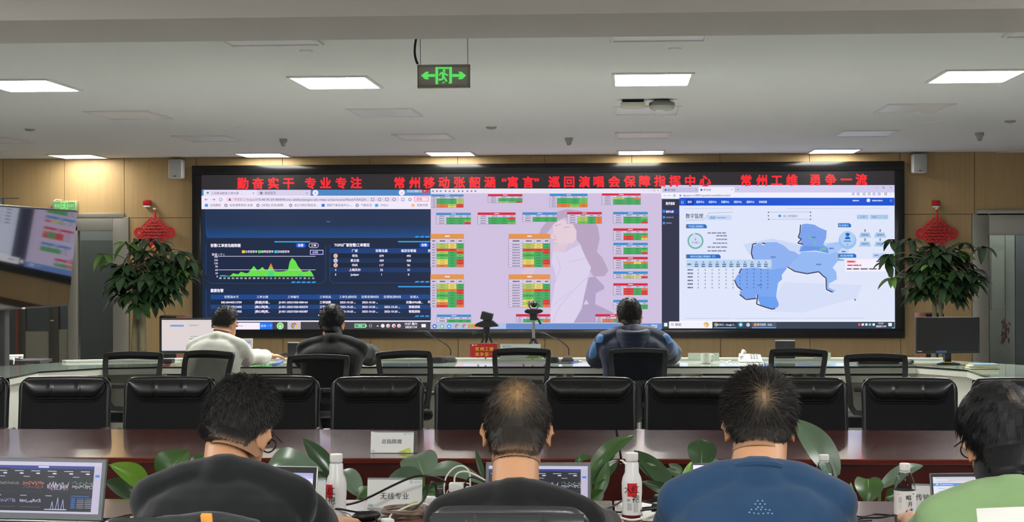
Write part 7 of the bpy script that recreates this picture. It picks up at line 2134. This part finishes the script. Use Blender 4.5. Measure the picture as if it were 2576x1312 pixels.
def water(label, px, Y, kind, ztop):
    q = at(px, 1200, Y); q.z = ZT+0.001
    s = ztop/0.215
    t = thing('water_bottle', label, 'bottle', q, 0, 'clear water bottles')
    P_ = [(0.028, 0), (0.031, 0.006), (0.030, 0.02), (0.031, 0.03), (0.0295, 0.04), (0.031, 0.05), (0.031, 0.13), (0.029, 0.15), (0.021, 0.175), (0.0145, 0.188), (0.0135, 0.198)]
    P_ = [(r, z*s) for r, z in P_]
    b = MB(); bottle_lathe(b, P_+[(r-0.0008, z) for r, z in P_[::-1][:-1]], q, 32); b.build('body', M_pet, t)
    w_ = MB(); wl = 0.135 if kind == 0 else 0.12
    bottle_lathe(w_, [(max(0.004, r-0.0022), max(0.0015, z)) for r, z in P_ if z <= wl*s]+[(0.0265, wl*s+0.001)], q, 28); w_.build('water', M_wat, t)
    c = MB(); bottle_lathe(c, [(0.0148, 0.192*s), (0.0155, 0.194*s), (0.0155, 0.213*s), (0.0135, 0.215*s)], q, 32); c.build('cap', M_cap, t)
    r = MB(); bottle_lathe(r, [(0.0152, 0.186*s), (0.0152, 0.190*s)], q, 28); r.build('neck_ring', M_cap, t)
    S = Sheet(wrap(q, 0.0314, 0.05*s, 0.128*s, -PI, PI), 0.0003)
    N_ = 40
    if kind == 0:
        for i in range(N_): S.rect(i/N_, 0.35, (i+1)/N_, 1.0, (70, 156, 120), 0); S.rect(i/N_, 0.30, (i+1)/N_, 0.36, (160, 215, 200), 1)
        for i in range(6): S.rect(0.42+0.03*i, 0.55, 0.44+0.03*i, 0.62, (225, 240, 232), 2)
    else:
        for i in range(N_): S.rect(i/N_, 0.0, (i+1)/N_, 1.0, (222, 220, 216), 0)
        asp = 2*PI*0.0314/(0.078*s)
        for ch_, x, y, h in (('喝', 0.53, 0.28, 0.24), ('开', 0.555, 0.54, 0.22), ('水', 0.575, 0.80, 0.22)): stext(S, x, y, h, ch_, (34, 32, 32), asp, bold=0.03, L=2)
        S.disc(0.50, 0.88, 0.022, (205, 50, 56), 2, ry=0.022*asp); S.poly([(0.485, 0.84), (0.515, 0.84), (0.512, 0.74)], (205, 50, 56), 2)
        S.rect(0.37, 0.12, 0.385, 0.16, (205, 80, 80), 1); S.rect(0.60, 0.1, 0.63, 0.14, (60, 60, 60), 1)
        for i in range(5): S.rect(0.385+0.01*i, 0.25, 0.391+0.01*i, 0.5, (170, 170, 168), 1)
        for i in range(4): S.rect(0.385, 0.56+0.05*i, 0.43, 0.575+0.05*i, (184, 182, 178), 1)
    S.build('label', M_prn, t)
water('clear water bottle with a green label by the blue shoulder', 2073, 5.42, 0, at(2073, 1143, 5.42).z-ZT)
water('clear water bottle with a white lettered label at the right', 2276, 5.02, 1, at(2276, 1165, 5.02).z-ZT)

# ---- chargers, cables and small things on the near table
def A(px, py, Y): return at(px, py, Y)
YP = 5.44
t = thing('power_strip', 'white power strip behind the black sleeve, loaded with chargers', 'power strip', (A(1135, 1262, YP).x, YP, ZT))
b = MB(); b.box((A(1145, 1262, YP).x, YP, ZT+0.015), (0.19, 0.05, 0.028), bev=0.005); b.build('housing', M_wht, t)
b = MB()
for i in range(3): b.box((A(1110+i*36, 1262, YP).x, YP, ZT+0.0295), (0.03, 0.03, 0.002)); 
b.build('sockets', M_dgrey, t)
zs = ZT+0.031
def charger(label, px, y0, y1, w, m, Y=YP, cat='charger', dep=0.035):
    a, b_ = A(px, y0, Y), A(px, y1, Y)
    k = mpp(a); z0 = min(b_.z, a.z-0.02)
    t = thing('charger', label, cat, (a.x, Y, zs), 0, 'chargers on the power strip')
    c = MB(); c.box((a.x, Y, (a.z+z0)/2), (w*k, dep, a.z-z0), bev=0.004); c.build('housing', m, t)
    c = MB(); c.box((a.x, Y, (z0+zs)/2), (w*k*0.5, dep*0.5, max(0.004, z0-zs+0.004))); c.build('prongs', M_grey, t)
    return t
charger('white phone charger block on the power strip', 1148, 1213, 1236, 36, M_wht)
charger('small white charger plug at the right end of the power strip', 1184, 1222, 1240, 26, M_wht, dep=0.02)
charger('black plug adapter at the left end of the power strip', 1105, 1228, 1258, 18, M_blk)
b = MB(); q = atz(1092, 1268, ZT); b.box((q.x, q.y, ZT+0.011), (0.03, 0.04, 0.02), bev=0.003); tag(b.build('white_adapter', M_wht), 'white adapter block lying left of the power strip', 'adapter')
G1 = 'cables on the near table'
def cab(label, pts, r, m, Y=YP, name='cable'):
    P_ = []
    for p in pts:
        y = p[2] if len(p) > 2 else Y
        q = A(p[0], p[1], y)
        if q.z < ZT+r: q = atz(p[0], p[1], ZT+r+0.0005)
        P_.append(q)
    return cable(name, label, P_, r, m, G1)
cab('white cable in the tallest arch over the power strip', [(1119, 1250), (1117, 1225), (1123, 1198), (1140, 1178), (1160, 1171), (1175, 1178), (1182, 1194), (1183, 1222)], 0.0026, M_wcab)
cab('white cable arching from the phone charger to the grey laptop', [(1143, 1214), (1144, 1200), (1152, 1189), (1170, 1185), (1192, 1192), (1220, 1207)], 0.0030, M_wcab)
cab('thin white cable looping low over the power strip', [(1121, 1250), (1126, 1234), (1143, 1220), (1165, 1213), (1184, 1217)], 0.0018, M_wcab)
cab('black cable arching behind the white charger plug', [(1170, 1236), (1170, 1216), (1178, 1203), (1192, 1200), (1222, 1212)], 0.0032, M_cab)
cab('long black cable rising across the near name plate', [(792, 1273, 5.3), (835, 1271, 5.3), (885, 1266, 5.28), (930, 1249, 5.26), (985, 1222, 5.26), (1030, 1202, 5.28), (1060, 1196, 5.3), (1095, 1200, 5.36), (1122, 1212, 5.4)], 0.0036, M_cab)
cab('black cable dropping from the black plug adapter to the table', [(1098, 1232, 5.42), (1094, 1216, 5.40), (1086, 1212, 5.38), (1078, 1226, 5.34), (1072, 1246, 5.30), (1058, 1266, 5.26), (1030, 1284, 5.22), (985, 1304, 5.16), (940, 1312, 5.12)], 0.0034, M_cab)
cab('black cable curving round the foot of the left tea bottle', [(788, 1300, 5.12), (810, 1286, 5.14), (848, 1279, 5.12), (890, 1286, 5.10), (925, 1290, 5.12), (945, 1304, 5.10), (955, 1316, 5.06)], 0.0034, M_cab)
cab('short black cable running from the silver laptop to the hand', [(788, 1298, 5.14), (815, 1303, 5.12), (845, 1308, 5.11)], 0.0034, M_cab)
cab('thin white cable bending over the hand by the left tea bottle', [(800, 1291, 5.16), (832, 1285, 5.15), (862, 1286, 5.13), (885, 1297, 5.11), (903, 1314, 5.08)], 0.0022, M_wcab)
cab('white cable winding through the brown coil', [(995, 1318, 5.08), (982, 1304, 5.12), (985, 1293, 5.18), (1010, 1280, 5.24), (1040, 1268, 5.28), (1068, 1266, 5.30), (1090, 1276, 5.30)], 0.0030, M_wcab)
cab('white cable at the left end of the leather chair top', [(1060, 1316, 5.10), (1078, 1300, 5.14), (1100, 1286, 5.18)], 0.0028, M_wcab)
M_bcab = mat('taupe_cable', (128, 112, 98), 0.5)
q = atz(1015, 1293, ZT); pts = []
for i in range(44):
    a = i*0.62
    pts.append(V3(q.x+(0.062+0.006*math.sin(i*1.7))*math.cos(a), q.y+(0.055+0.006*math.cos(i*2.1))*math.sin(a)-0.01, ZT+0.005+0.014*i/44+0.006*max(0, math.sin(a-0.4))))
cable('cable_coil', 'coiled taupe cable before the near name plate', pts, 0.0034, M_bcab)
q = atz(975, 1310, ZT+0.01); b = MB(); b.box((q.x, q.y, ZT+0.012), (0.03, 0.04, 0.012), rotz(0.5), bev=0.003); tag(b.build('white_connector', M_wht), 'small white connector at the front of the taupe coil', 'connector')
q = atz(922, 1308, ZT)
t = thing('computer_mouse', 'dark mouse beside the hand near the left tea bottle', 'mouse', (q.x, q.y, ZT+0.001), 0)
b = MB(); b.ball((q.x, q.y, ZT+0.014), (0.027, 0.048, 0.017), rotz(-0.9)); b.build('shell', M_blk, t)
b = MB(); b.box((q.x+0.002, q.y-0.01, ZT+0.031), (0.02, 0.004, 0.001), rotz(0.4)); b.build('badge', M_ltop, t)
# right of the second person
cab('black cable from the grey laptop up behind the right tea bottle', [(1486, 1284, 5.2), (1515, 1281, 5.2), (1545, 1271, 5.3), (1568, 1257, 5.4), (1590, 1253, 5.45), (1615, 1260, 5.42), (1648, 1266, 5.36)], 0.0032, M_cab)
cab('black cable lying past the right tea bottle to the adapters', [(1490, 1284, 5.16), (1530, 1286, 5.16), (1580, 1287, 5.24), (1620, 1282, 5.2), (1655, 1277, 5.22)], 0.0032, M_cab)
cab('white cable sweeping from the tea bottle to the notebook', [(1556, 1300, 5.12), (1590, 1307, 5.09), (1625, 1300, 5.1), (1660, 1284, 5.16), (1690, 1270, 5.24), (1716, 1263, 5.28)], 0.0036, M_wcab)
for px, py, w, h, rz_, lb in ((1690, 1268, 0.11, 0.03, 0.15, 'black power brick left of the white notebook'), (1664, 1288, 0.06, 0.028, -0.1, 'smaller black adapter before the black power brick')):
    q = atz(px, py, ZT)
    t = thing('power_adapter', lb, 'adapter', (q.x, q.y, ZT+0.001), rz_, 'black power adapters')
    b = MB(); b.box((0, 0, h/2), (w, 0.05, h), bev=0.006); b.build('brick', M_blk, t, world=False)
    b = MB(); b.tube([(-w/2, 0, h*0.4), (-w/2-0.03, 0.004, h*0.35)], [0.006, 0.004], 8); b.build('strain_relief', M_blk2, t, world=False)
q = atz(1645, 1308, ZT)
for i, lb in enumerate(('lowest folded white tissue by the right tea bottle', 'folded white tissue on top by the right tea bottle')):
    b = MB(); b.box((q.x+0.004*i, q.y, ZT+0.006+0.011*i), (0.075, 0.06, 0.010), rotz(0.1-0.12*i), bev=0.003); tag(b.build('tissue', M_paper), lb, 'tissue', 'folded tissues')
# left and right ends
cab('black cable along the edge of the dark framed laptop', [(255, 1304, 5.12), (285, 1303, 5.14), (310, 1297, 5.18), (335, 1293, 5.2), (352, 1291, 5.2)], 0.0026, M_cab)
cab('black cable lying by the charcoal sleeve', [(252, 1308, 5.1), (300, 1306, 5.12), (350, 1307, 5.1)], 0.0026, M_cab)
cab('upper black cable before the labelled water bottle', [(2140, 1294, 5.18), (2165, 1299, 5.16), (2195, 1293, 5.2), (2225, 1294, 5.2), (2255, 1297, 5.2)], 0.0030, M_cab)
cab('lower black cable curling before the labelled water bottle', [(2255, 1293, 5.22), (2215, 1301, 5.16), (2175, 1302, 5.14), (2150, 1309, 5.1), (2192, 1308, 5.1)], 0.0030, M_cab)
q = atz(340, 1312, ZT); b = MB(); b.box((q.x, q.y, ZT+0.008), (0.03, 0.05, 0.012), rotz(0.3), bev=0.003); tag(b.build('white_adapter', M_wht), 'small white adapter by the charcoal sleeve', 'adapter')

# ---- jacket over the first chair back
jk = MB()
c = at(520, 1300, 3.97)
def jq(px, py, Y): return at(px, py, Y)
for i in range(5):
    yo = i*0.045
    pts = [jq(398, 1312, 3.80+yo), jq(430, 1302, 3.80+yo), jq(480, 1299, 3.80+yo), jq(530, 1300, 3.80+yo), jq(580, 1303, 3.80+yo), jq(636, 1310, 3.80+yo)]
    jk.tube(smoothpath([p+V3(0, 0, -0.018*abs(i-1.5)-0.01+0.005*math.sin(p.x*40+i)) for p in pts], 5), 0.030, 10, ball=True)
for sx in (410, 620):
    jk.tube([jq(sx, 1350, 3.80), jq(sx-5, 1400, 3.78), jq(sx, 1500, 3.79)], [0.035, 0.045, 0.045], 12, ball=True)
jk.grid(lambda i, j: jq(400+230*i, 1304, 3.775)+V3(0, -0.01*math.sin(i*18), -0.42*j), 30, 12)
jt = thing('jacket', 'charcoal jacket with an orange tag hung over the chair of the charcoal top', 'jacket', (c.x, 3.8, 0.9))
remeshed(jk, 'cloth', cloth('charcoal_jacket', (46, 48, 52)), jt, 0.008, 3)
og = MB(); og.box(jq(520, 1306, 3.765)+V3(0, 0, 0.0), (0.026, 0.012, 0.03), rotx(0.3), bev=0.004); og.build('orange_tag', mat('orange_cloth', (226, 150, 60), 0.7), jt)
